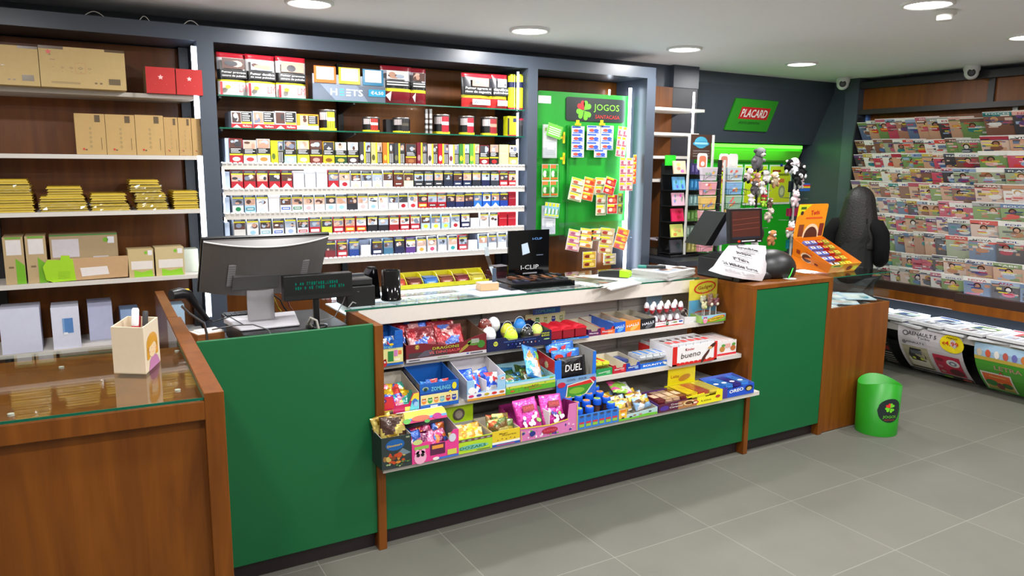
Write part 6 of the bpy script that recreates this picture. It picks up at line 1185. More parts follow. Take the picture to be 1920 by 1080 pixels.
# customer display
p = ay(594, 612, 3.46)
t = thing('customer_display', 'black customer price display on a pole with faint teal digits', 'display', (p.x, 3.46, 1.0195))
a, b = ay(531, 560, 3.46), ay(658, 513, 3.46); zz = 1.0195
MB().lathe([(.05, 0), (.05, .008), (.02, .014)], (16, 16, 18), 'k').build('pole_base', t); MB().lathe([(.015, .012), (.015, a.z-zz+.03)], (18, 18, 20), 'k').build('pole', t)
cx = (a.x+b.x)/2-p.x; w = b.x-a.x; h0, h1 = a.z-zz, b.z-zz
MB().box(cx-w/2, cx+w/2, -.02, .03, h0-.012, h1+.01, m='black').build('housing', t, bev=.003); ho_ = C.objects[-1]
f = Fr((cx-w/2, -.0205, h0-.012)); h = h1-h0+.022; mb = MB(); mb.rect(f, w*.02, h*.22, w*.98, h*.95, (10, 12, 14), 1, 'k'); mb.build('window', ho_)
mb = MB(); rg = random.Random(9)
for line, (u0, u1) in enumerate(((.16, .78), (.16, .86))):
    k = u0
    while k < u1:
        if rg.random() < .86: 
            for q in range(3):
                if rg.random() < .8: mb.rect(f, w*k+w*.007*q, h*(.60-.17*line), w*k+w*.007*q+w*.003, h*(.72-.17*line), (30, 200, 170), 2, 'lcd')
            mb.rect(f, w*k, h*(.60-.17*line)+h*.1*(rg.random() < .5), w*k+w*.02, h*(.62-.17*line)+h*.1*(rg.random() < .5)+.001, (30, 200, 170), 2.5, 'lcd')
        k += .033
mb.build('digits', ho_)
MB().tube([(.0, .02, .02), (.05, .06, .015), (.1, .04, .03), (.14, .03, .10), (.16, .05, .13)], .0025, (120, 120, 122), 'k').build('cable', t)
# receipt printer
a, b = ay(656, 575, 3.50), ay(698, 540, 3.50); t = thing('receipt_printer', 'black receipt printer between the customer display and the glass counter', 'printer', ((a.x+b.x)/2, 3.50, GT)); w = b.x-a.x+.03; h = ay(676, 537, 3.5).z-GT
MB().box(-w/2, w/2, 0, .17, 0, h, m='black').build('body', t, bev=.004); MB().box(-w/2+.005, w/2-.005, .02, .16, h+.0005, h+.035, (34, 34, 36), 'k').build('paper_cover', t, bev=.006); MB().box(-w/2+.01, w/2-.012, .12, .155, h+.036, h+.044, (70, 74, 80), 'k').build('lever', t)
MB().text(Fr((-w/2, -.0004, 0)), 'TM', w*.4, h*.75, .006, (120, 120, 120), L=1).build('lettering', t)
MB().tube([(-.03, -.006, .02), (-.05, -.02, .03), (-.075, -.03, .008)], .003, (150, 150, 150), 'k').build('cable', t)
# scanner on a gooseneck
p = az(377, 628, 1.02); t = thing('barcode_scanner', 'black and yellow barcode scanner on a chrome gooseneck stand', 'scanner', (.50, 3.62, .926))
MB().lathe([(.055, 0.0005), (.055, .006), (.03, .02)], (18, 18, 20), 'k', 24).build('base', t); 
g0 = ay(341, 574, 3.55)-Vector((.50, 3.62, .926))
MB().tube([(0, 0, .02), (.0, 0, .08), (-.01, -.01, .13), (g0.x*.7, g0.y*.6, g0.z*.82), tuple(g0)], .006, (200, 200, 204), 'm', 10).build('gooseneck', t)
h1_, h2_, h3_ = (ay(321, 553, 3.52)-Vector((.50, 3.62, .926)), ay(352, 552, 3.56)-Vector((.50, 3.62, .926)), ay(388, 598, 3.62)-Vector((.50, 3.62, .926)))
mb = MB().tube([h1_, (h1_+h2_)/2+Vector((0, 0, .006)), h2_, (h2_*.5+h3_*.5), h3_], [.022, .026, .022, .014, .013], (26, 26, 28), 'k', 12); mb.build('scanner_head', t)
MB().sph(h2_+Vector((-.005, -.002, .02)), .012, (236, 190, 20), 'k', 10, (1.2, .8, .6)).build('yellow_trigger', t)
MB().tube([h3_, h3_+Vector((.03, .02, -.02)), h3_+Vector((.10, 0, .0)), h3_+Vector((.16, -.06, -.04)), h3_+Vector((.17, -.10, -.11))], .003, (40, 40, 42), 'k').build('cord', t)
tag(MB().box(0, .13, 0, .12, 0, .045, (150, 92, 44), 'p').build('small_carton', None, (.475, 3.74, .926), .2), 'small brown carton behind the scanner base', 'box')
mb = MB().box(0, .12, 0, .10, 0, .002, (222, 216, 206), 'p'); mb.box(.02, .13, .01, .11, .002, .004, (226, 222, 214), 'p'); tag(mb.build('paper_slips', None, (.48, 3.745, .9715), .25), 'cream paper slips lying on the small carton', 'paper')
# network bits behind the monitor
tag(MB().box(0, .22, 0, .006, 0, .05, (90, 130, 160), 'k').box(0, .03, -.005, 0, .0, .09, (60, 70, 86), 'k').build('cable_box', None, (.60, 4.02, 1.0)), 'grey blue cable box behind the computer stand', 'box') if False else None
for k, (c, zz_) in enumerate((((28, 28, 30), 0), ((206, 176, 50), .01), ((40, 40, 44), .02), ((150, 90, 80), .005))):
    x = .72+.03*k; tag(MB().tube([(x, 3.70, 1.165+zz_), (x+.04, 3.78, 1.15), (x+.10, 3.80, 1.12-zz_), (x+.13, 3.86, 1.05), (x+.15, 3.88, 1.024)], .004, c, 'k').build('cable'), ('black cable', 'yellow cable', 'dark grey cable', 'reddish cable')[k]+' curling behind the computer stand', 'cable')
tag(MB().tube([(.93, 3.42, 1.03), (.90, 3.36, 1.06), (.905, 3.34, 1.09), (.93, 3.335, 1.075), (.945, 3.33, 1.0), (.95, 3.33, .95)], .006, (160, 156, 146), 'k').build('cable'), 'beige cable loop hanging in front of the cash drawer', 'cable')
tag(MB().tube([(.50, 3.45, 1.055), (.58, 3.40, 1.075), (.66, 3.38, 1.075), (.72, 3.36, 1.05), (.75, 3.34, .98), (.75, 3.33, .93)], .003, (90, 90, 92), 'k').build('cable'), 'thin grey cable arching over the front of the cash desk', 'cable')
# black holders on the glass
t = thing('card_holder', 'black acrylic cup shaped holder on the glass counter', 'holder', (1.395, 3.60, GT)); mb = MB(); mb.lathe([(.050, 0), (.054, .006), (.050, .012), (.047, .155), (.043, .155), (.044, .02), (.0001, .018)], (14, 14, 17), 'black2', 24); mb.build('body', t)
t = thing('card_holder', 'black acrylic angled holder left of the black cup', 'holder', (1.30, 3.66, GT)); mb = MB(); fr = Fr((0, 0, 0), (1, .25, 0)); mb.prism(fr, [(0, 0), (.07, 0), (.05, .155), (.02, .155), (.0, .13)], -.06, 0, (20, 20, 24), 'black2'); mb.build('body', t); mb = MB().fbox(fr, .02, .05, .155, .165, -.05, -.01, (30, 30, 32), 'k'); mb.build('rim', t)
# yellow tray with small tins
y0 = 3.88
t = thing('yellow_tray', 'yellow plastic divided tray with small tins at the back of the glass counter', 'tray', (1.50, y0, GT)); mb = MB().box(0, .62, 0, .10, 0, .004, (206, 200, 30), 'k').box(0, .62, -.002, 0, 0, .022, (206, 200, 30), 'k'); mb.build('tray_floor', t)
for k in range(7): MB().prism(Fr((.0+.1*k, 0, 0), (0, 1, 0), (0, 0, 1)), [(0, 0), (.10, 0), (.10, .075), (.06, .07), (.01, .03)], 0, .003, (206, 196, 20), 'k').build('divider', t)
MB().box(0, .62, .10, .103, 0, .078, (196, 188, 26), 'k').build('rear_wall', t)
for k, (c, nm) in enumerate((((200, 70, 50), 'red and white'), ((110, 44, 36), 'brown'), ((50, 110, 200), 'blue'), ((130, 60, 40), 'reddish brown'), ((120, 30, 40), 'dark red'), ((206, 190, 80), 'cream and yellow'))):
    mb = MB().prism(Fr((0, 0, 0)), rrect(-.04, 0, .04, .042, .012), -.07, 0, c, 'g'); f = Fr((0, 0, 0)); mb.rect(f, -.028, .012, .028, .028, tuple(min(255, v+70) for v in c), 1); mb.rect(f, -.018, .017, .018, .022, (236, 232, 220), 2); mb.prism(Fr((0, .0, .0422)), rrect(-.038, 0, .038, .008, .003), -.068, -.002, tuple(int(v*.8) for v in c), 'g')
    tag(mb.build('small_tin', None, (1.553+.1*k, y0+.012, GT+.0045)), f'{nm} small tin in the yellow tray', 'tin')
for k in range(3): tag(MB().box(-.05, .05, 0, .09, 0, .028, ((60, 26, 36), (70, 30, 36), (44, 30, 34))[k], 'g').build('wallet', None, (2.20+.015*k, 3.90, GT+.0005+.029*k), .05*k), f'dark red leather wallet, {("lowest", "middle", "topmost")[k]} of the small pile beside the yellow tray', 'wallet')
# light cards under the glass
for j in range(3):
    for i in range(12):
        rg = random.Random(i*5+j); c = rg.choice([(226, 224, 226), (206, 214, 226), (230, 214, 214), (190, 200, 216)])
        mb = MB().box(-.055, .055, 0, .09, 0, .016, c, 'g'); f = Fr((-.055, 0, .016), (1, 0, 0), (0, 1, 0)); mb.rect(f, .01, .012, .10, .03, rg.choice([(190, 90, 90), (90, 120, 170), (150, 170, 180), (200, 170, 170)]), 1); mb.rect(f, .02, .045, .09, .08, (240, 240, 240), 1)
        o = mb.build('flat_pack', None, (1.27+.13*i, 3.52+.135*j, 1.0225), rg.uniform(-.05, .05)); tag(o, f'pale flat pack lying under the glass top in the {("front", "middle", "rear")[j]} row', 'pack', f'flat packs under the glass, {("front", "middle", "rear")[j]} row')
# sheet, block, leaflet blade
P = [az(843, 542, GT), az(901, 557, GT), az(988, 549, GT), az(930, 533, GT)]; o0 = P[0]; mb = MB().add([(p.x-o0.x, p.y-o0.y, z) for z in (0, .003) for p in P], [(3, 2, 1, 0), (4, 5, 6, 7), (0, 1, 5, 4), (1, 2, 6, 5), (2, 3, 7, 6), (3, 0, 4, 7)], (206, 210, 226), 'p'); u = (P[2]-P[1]).normalized(); v = (P[3]-P[2]).normalized(); f = Fr((P[1].x-o0.x, P[1].y-o0.y, .003), u, v-u*v.dot(u)); mb.rect(f, .03, .2, .12, .22, (120, 160, 214), 1)
tag(mb.build('paper_mat', None, (o0.x, o0.y, GT+.0005)), 'white printed mat lying on the glass under the wooden block', 'mat')
p = az(902, 548, GT); t = thing('leaflet_block', 'small pale wooden block holding a clear curled leaflet blade', 'holder', (p.x+.055, p.y+.0, GT+.0045), -.1); MB().box(-.055, .055, 0, .075, 0, .04, (206, 170, 124), 's').build('block', t, bev=.002); MB().box(-.054, .054, .001, .074, .0405, .043, (214, 206, 196), 's').build('block_top', t)
mb = MB(); pts = [(.05, .03, .02), (.04, .03, .08), (.02, .032, .13), (-.002, .034, .19), (-.006, .035, .24)]
for k, (x, y, z) in enumerate(pts[:-1]): x2, y2, z2_ = pts[k+1]; mb.add([(x-.012, y, z), (x+.012, y, z), (x2+.012, y2, z2_), (x2-.012, y2, z2_), (x-.012, y+.003, z), (x+.012, y+.003, z), (x2+.012, y2+.003, z2_), (x2-.012, y2+.003, z2_)], [(0, 1, 2, 3), (5, 4, 7, 6), (0, 3, 7, 4), (1, 5, 6, 2)], (190, 200, 206), 'k' if k % 2 else 'cl')
mb.build('clear_blade', t); MB().box(.028, .05, .028, .036, .04, .12, (70, 84, 104), 'k').build('blue_insert', t)
# wallet display
a, b = az(958, 546, GT), az(1087, 541, GT); w = (b-a).length; t = thing('wallet_display', 'black slim wallet display stand marked I-CLIP with a white card picture', 'display stand', (a.x+.0, 3.545, GT), .0); w = .43
mb = MB().box(0, w, 0, .26, 0, .032, m='black2'); mb.build('tray', t, bev=.002); mb = MB().box(.015, w-.015, .015, .24, .0322, .035, (30, 30, 34), 'k'); mb.build('tray_lining', t)
hb = ay(985, 431, 3.83); x0 = ay(950, 440, 3.83).x-a.x; x1 = ay(1026, 440, 3.83).x-a.x; H_ = hb.z-GT
mb = MB().box(x0, x1, .262, .275, 0, H_, (10, 10, 14), 'black2'); f = Fr((x0, .262, 0)); W_ = x1-x0
mb.text(f, 'I-CLIP', W_*.52, H_*.28, H_*.085, (226, 228, 232), w=W_*.44, L=2, bold=0); lines(mb, f, W_*.35, H_*.15, W_*.7, H_*.175, 1, (150, 150, 156), 2)
mb.build('back_panel', t); mb = MB(); mb.poly(f, [(W_*.34, H_*.52), (W_*.52, H_*.56), (W_*.46, H_*.76), (W_*.31, H_*.73)], (206, 226, 244), 2, 'led2'.replace('led2', 'g')); mb.text(f, 'I-CLIP', W_*.7, H_*.83, H_*.04, (110, 170, 240), w=W_*.24, L=2); lines(mb, f, W_*.68, H_*.5, W_*.85, H_*.515, 1, (110, 120, 140), 2); mb.build('picture', t)
for k, (x, y, c, nm) in enumerate(((.05, .03, (44, 44, 60), 'dark blue'), (.13, .06, (92, 58, 44), 'brown'), (.20, .03, (36, 36, 40), 'black'), (.27, .07, (122, 76, 44), 'tan'), (.31, .02, (60, 60, 66), 'charcoal'), (.09, .13, (110, 70, 50), 'reddish brown'), (.24, .15, (86, 60, 46), 'dark tan'), (.34, .13, (30, 32, 40), 'navy'))):
    mb = MB().box(0, .085, 0, .06, 0, .012, c, 'c'); mb.box(.03, .05, -.002, .062, .0125, .0155, (60, 60, 62), 'm'); tag(mb.build('slim_wallet', None, (a.x+x, 3.545+y, GT+.0355+.004*(k % 2)), (k % 3-1)*.12), f'{nm} slim card wallet on the black display tray', 'wallet')
# newspapers and payment terminal
def paper(name, label, corners, z, th, c, prn, cat='newspaper', n=1):
    P = [az(x, y, z) for x, y in corners]; o0 = P[0]; mb = MB()
    for k in range(n):
        z0 = th*k/n; z1 = th*(k+.86)/n; e = (.003*((k*7) % 3-1), .003*((k*5) % 3-1))
        mb.add([(p.x-o0.x+e[0], p.y-o0.y+e[1], zz) for zz in (z0, z1) for p in P], [(3, 2, 1, 0), (4, 5, 6, 7), (0, 1, 5, 4), (1, 2, 6, 5), (2, 3, 7, 6), (3, 0, 4, 7)], c, 'p')
    u = (P[1]-P[0]); v = (P[3]-P[0]); f = Fr((0, 0, th), u.normalized(), (v-u.normalized()*v.dot(u.normalized()))); prn(mb, f, u.length, v.length)
    return tag(mb.build(name, None, (o0.x, o0.y, z+.0006)), label, cat)
def np1(mb, f, w, h):
    rg = random.Random(6); mb.rect(f, w*.35, h*.25, w*.9, h*.85, (96, 100, 92), 1); [mb.ell(f, w*rg.uniform(.4, .85), h*rg.uniform(.3, .8), w*.05, h*.07, rg.choice([(50, 54, 52), (150, 156, 140), (40, 60, 50), (170, 80, 70), (200, 200, 190)]), 2+.1*k, 7) for k in range(18)]; lines(mb, f, w*.03, h*.1, w*.3, h*.9, 10, (176, 176, 176), 1, rg)
paper('newspaper', 'open newspaper lying on the glass between the wallets and the payment terminal', [(1146, 545), (1203, 532), (1150, 517), (1086, 518)], GT, .006, (206, 204, 204), np1, n=3)
p = az(1186, 524, GT); t = thing('payment_terminal', 'black and lime green card payment terminal on the glass counter', 'card terminal', (p.x, p.y+.03, GT+.0072), R(38))
mb = MB(); fr = Fr((0, 0, 0), (0, 1, 0), (0, 0, 1)); mb.prism(Fr((-.036, 0, 0), (0, 1, 0), (0, 0, 1)), [(0, 0), (.19, 0), (.19, .03), (.10, .042), (.05, .045), (0, .03)], 0, .072, (34, 38, 40), 'k'); mb.build('body', t, bev=.004)
mb = MB(); mb.prism(Fr((-.039, 0, 0), (0, 1, 0), (0, 0, 1)), [(-.006, .004), (.055, .006), (.055, .048), (.0, .040), (-.006, .028)], 0, .078, (166, 220, 20), 'k'); mb.build('green_paper_cover', t, bev=.004)
MB().rect(Fr((-.02, .10, .0425), (1, 0, 0), (0, 1, -.12)), 0, 0, .04, .05, (90, 100, 96), 1).build('screen', t)
rg = random.Random(2)
for k in range(9):
    mb = MB().box(-.17, .17, -.13, .13, 0, .0042, (204, 202, 200), 'p'); f = Fr((-.17, -.13, .0042), (1, 0, 0), (0, 1, 0)); 
    if k == 8: photo(mb, f, .05, .03, .22, .14, rg, 1, 8); lines(mb, f, .03, .16, .3, .25, 5, (150, 150, 150), 1, rg); photo(mb, f, .24, .03, .32, .12, rg, 1, 4)
    tag(mb.build('newspaper', None, (3.235, 3.60, GT+.0008+.0052*k), .32+rg.uniform(-.04, .04)), 'folded newspaper in the stack at the right end of the glass counter' if k < 8 else 'topmost folded newspaper of the stack at the right end of the glass counter', 'newspaper', 'newspapers in the counter stack')
t = thing('remote_control', 'dark remote with a teal end lying on the newspaper stack', 'remote control', (3.17, 3.66, GT+.049), R(-35)); MB().box(-.02, .10, -.02, .02, 0, .018, (34, 38, 40), 'k').build('body', t, bev=.003); MB().box(-.075, -.021, -.019, .019, 0, .016, (40, 130, 120), 'k').build('teal_end', t, bev=.003)
p = az(1299, 506, GT); tag(MB().lathe([(.02, 0), (.026, .055), (.024, .055), (.019, .003), (.0001, .003)], (226, 222, 220), 'k', 20).build('paper_cup', None, (3.445, 3.66, 1.0725)), 'small white cup between the newspaper stack and the lottery terminal', 'cup')
# lottery terminal
TZ = 1.073
t = thing('lottery_terminal', 'large black lottery terminal with a white paper notice taped across its front', 'lottery terminal', (3.78, 3.42, TZ))
def hull(prof, x0, x1, c, m, taper=0):   # prof in (y,z)
    mb = MB(); mb.prism(Fr((x0, 0, 0), (0, 1, 0), (0, 0, 1)), prof, 0, x1-x0, c, m); return mb
hull([(-.17, 0), (.16, 0), (.16, .12), (.06, .17), (-.02, .16), (-.12, .09), (-.17, .03)], -.24, .05, (18, 18, 20), 'black').build('main_body', t, bev=.012)
mb = MB().sph((.16, -.06, .05), .15, (20, 20, 22), 'black', 24, (1.25, .95, .84)); 
for v in mb.v: v.z = max(v.z, .0)
mb.build('reader_dome', t)
MB().box(-.25, -.19, -.12, .19, 0, .13, m='black').build('side_block', t, bev=.01)
mb = MB(); f = Fr((.1, -.14, .03), Vector((.8, -.25, 0)), (0, 0, 1)); mb.ell(f, .10, .03, .05, .022, (6, 6, 8), 1, 14, .2, 'k'); mb.build('slot', t)
# rear operator screen
ro = MB(); A_ = [ay(1327, 459, 3.55), ay(1362, 399, 3.50), ay(1372, 399, 3.52), ay(1372, 455, 3.6), ay(1345, 461, 3.6)]
V = [(p.x-3.78, p.y-3.42, p.z-TZ) for p in A_]; V2 = [(a+.03, b+.18, c_+.0) for a, b, c_ in V]; ro.add(V+V2, [(0, 4, 3, 2, 1), (5, 6, 7, 8, 9)]+[((i+1) % 5, i, i+5, (i+1) % 5+5) for i in range(5)], (150, 162, 184), 'k'); ro.build('operator_screen_back', t)
B_ = [ay(1322, 461, 3.50), ay(1361, 398, 3.46), ay(1369, 401, 3.46), ay(1335, 461, 3.50)]; V = [(p.x-3.78, p.y-3.42, p.z-TZ) for p in B_]; V2 = [(a+.03, b+.22, c_) for a, b, c_ in V]
MB().add(V+V2, [(3, 2, 1, 0), (4, 5, 6, 7)]+[(i, (i+1) % 4, (i+1) % 4+4, i+4) for i in range(4)], (20, 20, 24), 'k').build('operator_screen', t)
mb = MB().sph((.22, .12, .26), .055, (22, 22, 24), 'k', 16, (1, .7, 1)); mb.build('camera_head', t); mb = MB().tube([(.22, .12, .02), (.235, .13, .12), (.21, .14, .25)], [.03, .025, .02], (206, 204, 200), 'k', 12); mb.build('arm', t)
# customer screen of the terminal
a, b = ay(1368, 455, 3.34), ay(1434, 392, 3.34); cx = (a.x+b.x)/2-3.78; w = (b.x-a.x); h = b.z-a.z; o = Vector((cx, 3.34-3.42, a.z-TZ-.008))
f = Fr(o, Vector((1, .0, 0)), Vector((0, .10, 1))); MB().fbox(f, -w/2, w/2, 0, h*1.08, -.025, 0, (18, 18, 20), 'k').build('customer_screen', t, bev=.003); cs_o = C.objects[-1]
mb = MB(); mb.rect(f, -w*.42, h*.2, w*.42, h*1.0, (70, 34, 28), 1, 'g'); [mb.poly(f, [(-w*.4, h*(.4+.16*k)), (w*.4, h*(.46+.16*k)), (w*.4, h*(.475+.16*k)), (-w*.4, h*(.415+.16*k))], (120, 60, 48), 2, 'g') for k in range(3)]; mb.rect(f, -w*.42, h*.13, w*.42, h*.2, (30, 34, 44), 1, 'g'); mb.ell(f, -w*.22, h*.06, w*.045, h*.035, (200, 50, 30), 1); mb.rect(f, -w*.14, h*.045, w*.26, h*.075, (226, 226, 226), 1); mb.rect(f, w*.34, h*.02, w*.45, h*.05, (206, 206, 206), 1); mb.build('screen_picture', cs_o)
MB().tube([(cx, -.05, a.z-TZ+.02), (cx, -.02, .15)], .02, (18, 18, 20), 'k').build('screen_neck', t)
# paper notice (draped sheet)
g = [[(1368, 458), (1390, 458), (1415, 459), (1436, 461)], [(1352, 478), (1378, 480), (1408, 484), (1438, 489)], [(1338, 499), (1366, 505), (1400, 511), (1436, 512)], [(1328, 507), (1356, 516), (1392, 523), (1429, 527)]]
YY = [3.36, 3.29, 3.235, 3.205]; mb = MB(); vs = []
for j in range(4):
    for px, py in g[j]: p = ay(px, py, YY[j]); vs.append((p.x-3.78, p.y-3.42, p.z-TZ))
mb.add(vs, [(j*4+i+4, j*4+i+5, j*4+i+1, j*4+i) for j in range(3) for i in range(3)], (226, 222, 226), 'p', True)
po = mb.build('paper_notice', t); so = po.modifiers.new('s', 'SOLIDIFY'); so.thickness = .001
mb = MB()
for k, (s, c0, c1, hh) in enumerate((('Euromilhões', (1377, 466), (1416, 473), .024), ('Jackpot', (1375, 476), (1404, 483), .026), ('3ª Feira', (1369, 486.5), (1399, 494), .026), ('26 Milhões Euros', (1350, 494.5), (1415, 510.5), .028))):
    YK = 3.315-.03*k; A1, B1 = ay(*c0, YK), ay(*c1, YK); A1 = A1-Vector((3.78, 3.42, TZ)); B1 = B1-Vector((3.78, 3.42, TZ)); u = (B1-A1); L_ = u.length; f = Fr(A1+Vector((0, -.020, .012)), u.normalized(), Vector((0, .7, .7))-u.normalized()*(Vector((0, .7, .7)).dot(u.normalized()))); mb.text(f, s, L_/2, 0, hh, (40, 38, 44), w=L_, L=1, bold=.045); mb.rect(f, 0, -hh*.9, L_, -hh*.76, (40, 38, 44), 1)
mb.build('notice_lettering', po)
t = thing('security_tether', 'bright green cable end by a white disc on the lottery desk', 'cable', (3.96, 3.22, TZ)); MB().lathe([(.045, 0), (.045, .002), (.0001, .002)], (206, 206, 200), 'k', 20).build('disc', t); MB().tube([(-.02, -.01, .004), (.0, -.01, .03), (.03, 0, .065)], .004, (40, 220, 60), 'k').build('green_cable', t)
# sweets counter box on the glass case
CZ = 1.0700
F_, R_ = az(1551, 513, CZ), az(1624, 502, CZ); u = (R_-F_).normalized(); w = .275; d = Vector((-u.y, u.x, 0)); dep = .32; 
rz_ = math.atan2(u.y, u.x)-R(0); F_.x += .02; F_.y += .01
t = thing('chocolate_bar_box', 'orange Twix counter box with a raised header card, on top of the glass display case', 'sweets box', (F_.x, F_.y, CZ+.0005), (R(17), 0, rz_+R(-8)))
OG = (226, 120, 20); h = .07; th = .003
mb = MB()
def slab(V4, c, th=.003): 
    n = (Vector(V4[1])-Vector(V4[0])).cross(Vector(V4[3])-Vector(V4[0])).normalized()*th; V = [Vector(v) for v in V4]; V += [v-n for v in V]; mb.add(V, [(0, 1, 2, 3), (7, 6, 5, 4), (1, 0, 4, 5), (2, 1, 5, 6), (3, 2, 6, 7), (0, 3, 7, 4)], c, 'g')
fl = .02
slab([(0, 0, 0), (w, 0, 0), (w+fl, -fl, h), (-fl, -fl, h)], (232, 150, 20)); slab([(0, dep, 0), (0, 0, 0), (-fl, -fl, h), (-fl, dep+fl, h*1.7)], OG); slab([(w, 0, 0), (w, dep, 0), (w+fl, dep+fl, h*1.7), (w+fl, -fl, h)], OG); slab([(w, dep, 0), (0, dep, 0), (-fl, dep+fl, h*1.7), (w+fl, dep+fl, h*1.7)], OG); slab([(0, 0, .003), (w, 0, .003), (w, dep, .003), (0, dep, .003)], (200, 110, 30))
f = Fr((0, 0, 0), (1, 0, 0), Vector((0, -fl, h))); H2 = Vector((0, -fl, h)).length; mb.rect(f, -.01, H2*.62, w*.4, H2*.98, (214, 214, 30), 1); mb.rect(f, w*.05, H2*.72, w*.3, H2*.86, (60, 90, 30), 2); mb.ell(f, w*.7, H2*.45, w*.1, H2*.3, (130, 50, 30), 2); mb.rect(f, w*.82, H2*.2, w*1.0, H2*.7, (220, 220, 60), 2); mb.poly(f, [(w*.3, 0), (w*.5, H2*.5), (w*.62, 0)], (240, 190, 80), 2)
f = Fr((0, dep, 0), (0, -1, 0), Vector((-fl, 0, h*1.2))); mb.ell(f, dep*.4, .03, dep*.17, .034, (236, 206, 170), 1, 18); mb.ell(f, dep*.4, .027, dep*.13, .028, (90, 40, 20), 2, 18); mb.text(f, 'Twix', dep*.45, .068, .014, (206, 40, 40), w=.06, L=3); mb.rect(f, dep*.62, .01, dep*.72, .05, (120, 40, 30), 2); mb.rect(f, dep*.1, .03, dep*.2, .06, (150, 60, 30), 2)
mb.build('carton', t)
WG = [(0.004, -.001), (dep, -.001), (dep*.955, -dep*.295)]
mb = MB()
for xx in (0, w-.003): mb.prism(Fr((xx, 0, 0), (0, 1, 0), (0, 0, 1)), WG, 0, .003, OG, 'g')
mb.prism(Fr((0, 0, 0), (0, 1, 0), (0, 0, 1)), [(dep*.955, -dep*.295), (dep, -.001), (dep+.003, -.001), (dep*.955+.003, -dep*.295)], 0, w, OG, 'g'); mb.build('wedge_base', t)
mb = MB(); f = Fr((-fl, dep+fl+.001, h*1.65), (1, 0, 0), Vector((0, .15, 1))); W2 = w+2*fl; H3 = .245
mb.prism(f, rrect(0, 0, W2*.98, H3, .015), -.003, 0, (232, 146, 24), 'g'); mb.poly(f, [(0, H3*.62), (0, H3*.98), (W2*.42, H3*.99)], (214, 220, 30), 1); mb.text(f, 'Twix', W2*.58, H3*.75, H3*.15, (206, 30, 40), w=W2*.3, L=4, rot=.1); mb.rect(f, W2*.3, H3*.56, W2*.85, H3*.61, (220, 80, 30), 2); mb.ell(f, W2*.55, H3*.06, W2*.27, H3*.36, (236, 206, 170), 2, 20); mb.ell(f, W2*.55, H3*.03, W2*.22, H3*.3, (86, 40, 24), 3, 20); mb.fbox(f, W2*.12, W2*.28, H3*.05, H3*.4, .0005, .002, (130, 60, 30), 'g'); mb.fbox(f, W2*.8, W2*.94, H3*.05, H3*.42, .0005, .002, (120, 40, 30), 'g'); mb.ell(f, W2*.14, H3*.74, W2*.05, H3*.06, (60, 40, 40), 3); lines(mb, f, W2*.08, H3*.85, W2*.25, H3*.92, 1, (70, 100, 40), 3)
mb.build('header_card', t)
rz2 = t.rotation_euler.z; cs_, sn_ = math.cos(rz2), math.sin(rz2); ct_, st_ = math.cos(R(17)), math.sin(R(17)); rg = random.Random(12)
for j in range(5):
    for i in range(4):
        c, nm = (((120, 140, 220), 'blue and white'), ((120, 140, 220), 'blue and white'), ((206, 40, 50), 'red'), ((190, 190, 80), 'gold and green'))[i] if j > 0 else (((120, 140, 220), 'blue and white'), ((90, 60, 50), 'brown'), ((150, 180, 60), 'lime'), ((236, 206, 40), 'yellow'))[i]
        mb = MB().box(-.026, .026, -.02, .02, 0, .018, c, 'f'); f = Fr((-.026, -.02, .018), (1, 0, 0), (0, 1, 0)); mb.rect(f, .006, .01, .046, .03, (236, 232, 230) if i < 2 else (230, 200, 60), 1); mb.rect(f, .014, .015, .036, .025, (110, 70, 40), 2); mb.box(-.0285, -.026, -.018, .018, .006, .010, c, 'f'); mb.box(.026, .0285, -.018, .018, .006, .010, c, 'f')
        lx, ly, lz = .042+.064*i, .035+.058*j, .034+.016*j; ly, lz = ly*ct_-lz*st_, ly*st_+lz*ct_; tag(mb.build('chocolate_bar', None, (F_.x+lx*cs_-ly*sn_, F_.y+lx*sn_+ly*cs_, CZ+lz), (R(28), 0, rz2)), f'{nm} wrapped chocolate bar in the orange counter box', 'chocolate bar', f'{nm} bars in the orange box')
# papers inside the glass case
for k in range(7):
    rg = random.Random(k+40); c = rg.choice([(206, 222, 240), (226, 230, 236), (190, 206, 226), (214, 206, 206)]); mb = MB().box(-.10, .10, -.13, .13, 0, .006, c, 'g'); f = Fr((-.1, -.13, .006), (1, 0, 0), (0, 1, 0)); photo(mb, f, .02, .02, .18, .2, rg, 1, 6, (236, 238, 240), [(110, 140, 170), (226, 190, 190), (240, 240, 240), (90, 160, 190), (170, 180, 176)])
    tag(mb.build('magazine', None, (4.40+.065*k, 3.315+.05*(k % 3), .832+.0065*k), rg.uniform(-.9, .9)), f'pale glossy magazine lying in the glass case, {ORD[k]} from its left end', 'magazine')
tag(MB().box(4.29, 4.88, 3.17, 3.56, .8, .83, m='beige').build('case_shelf'), 'cream shelf inside the glass display case carrying magazines', 'shelf')
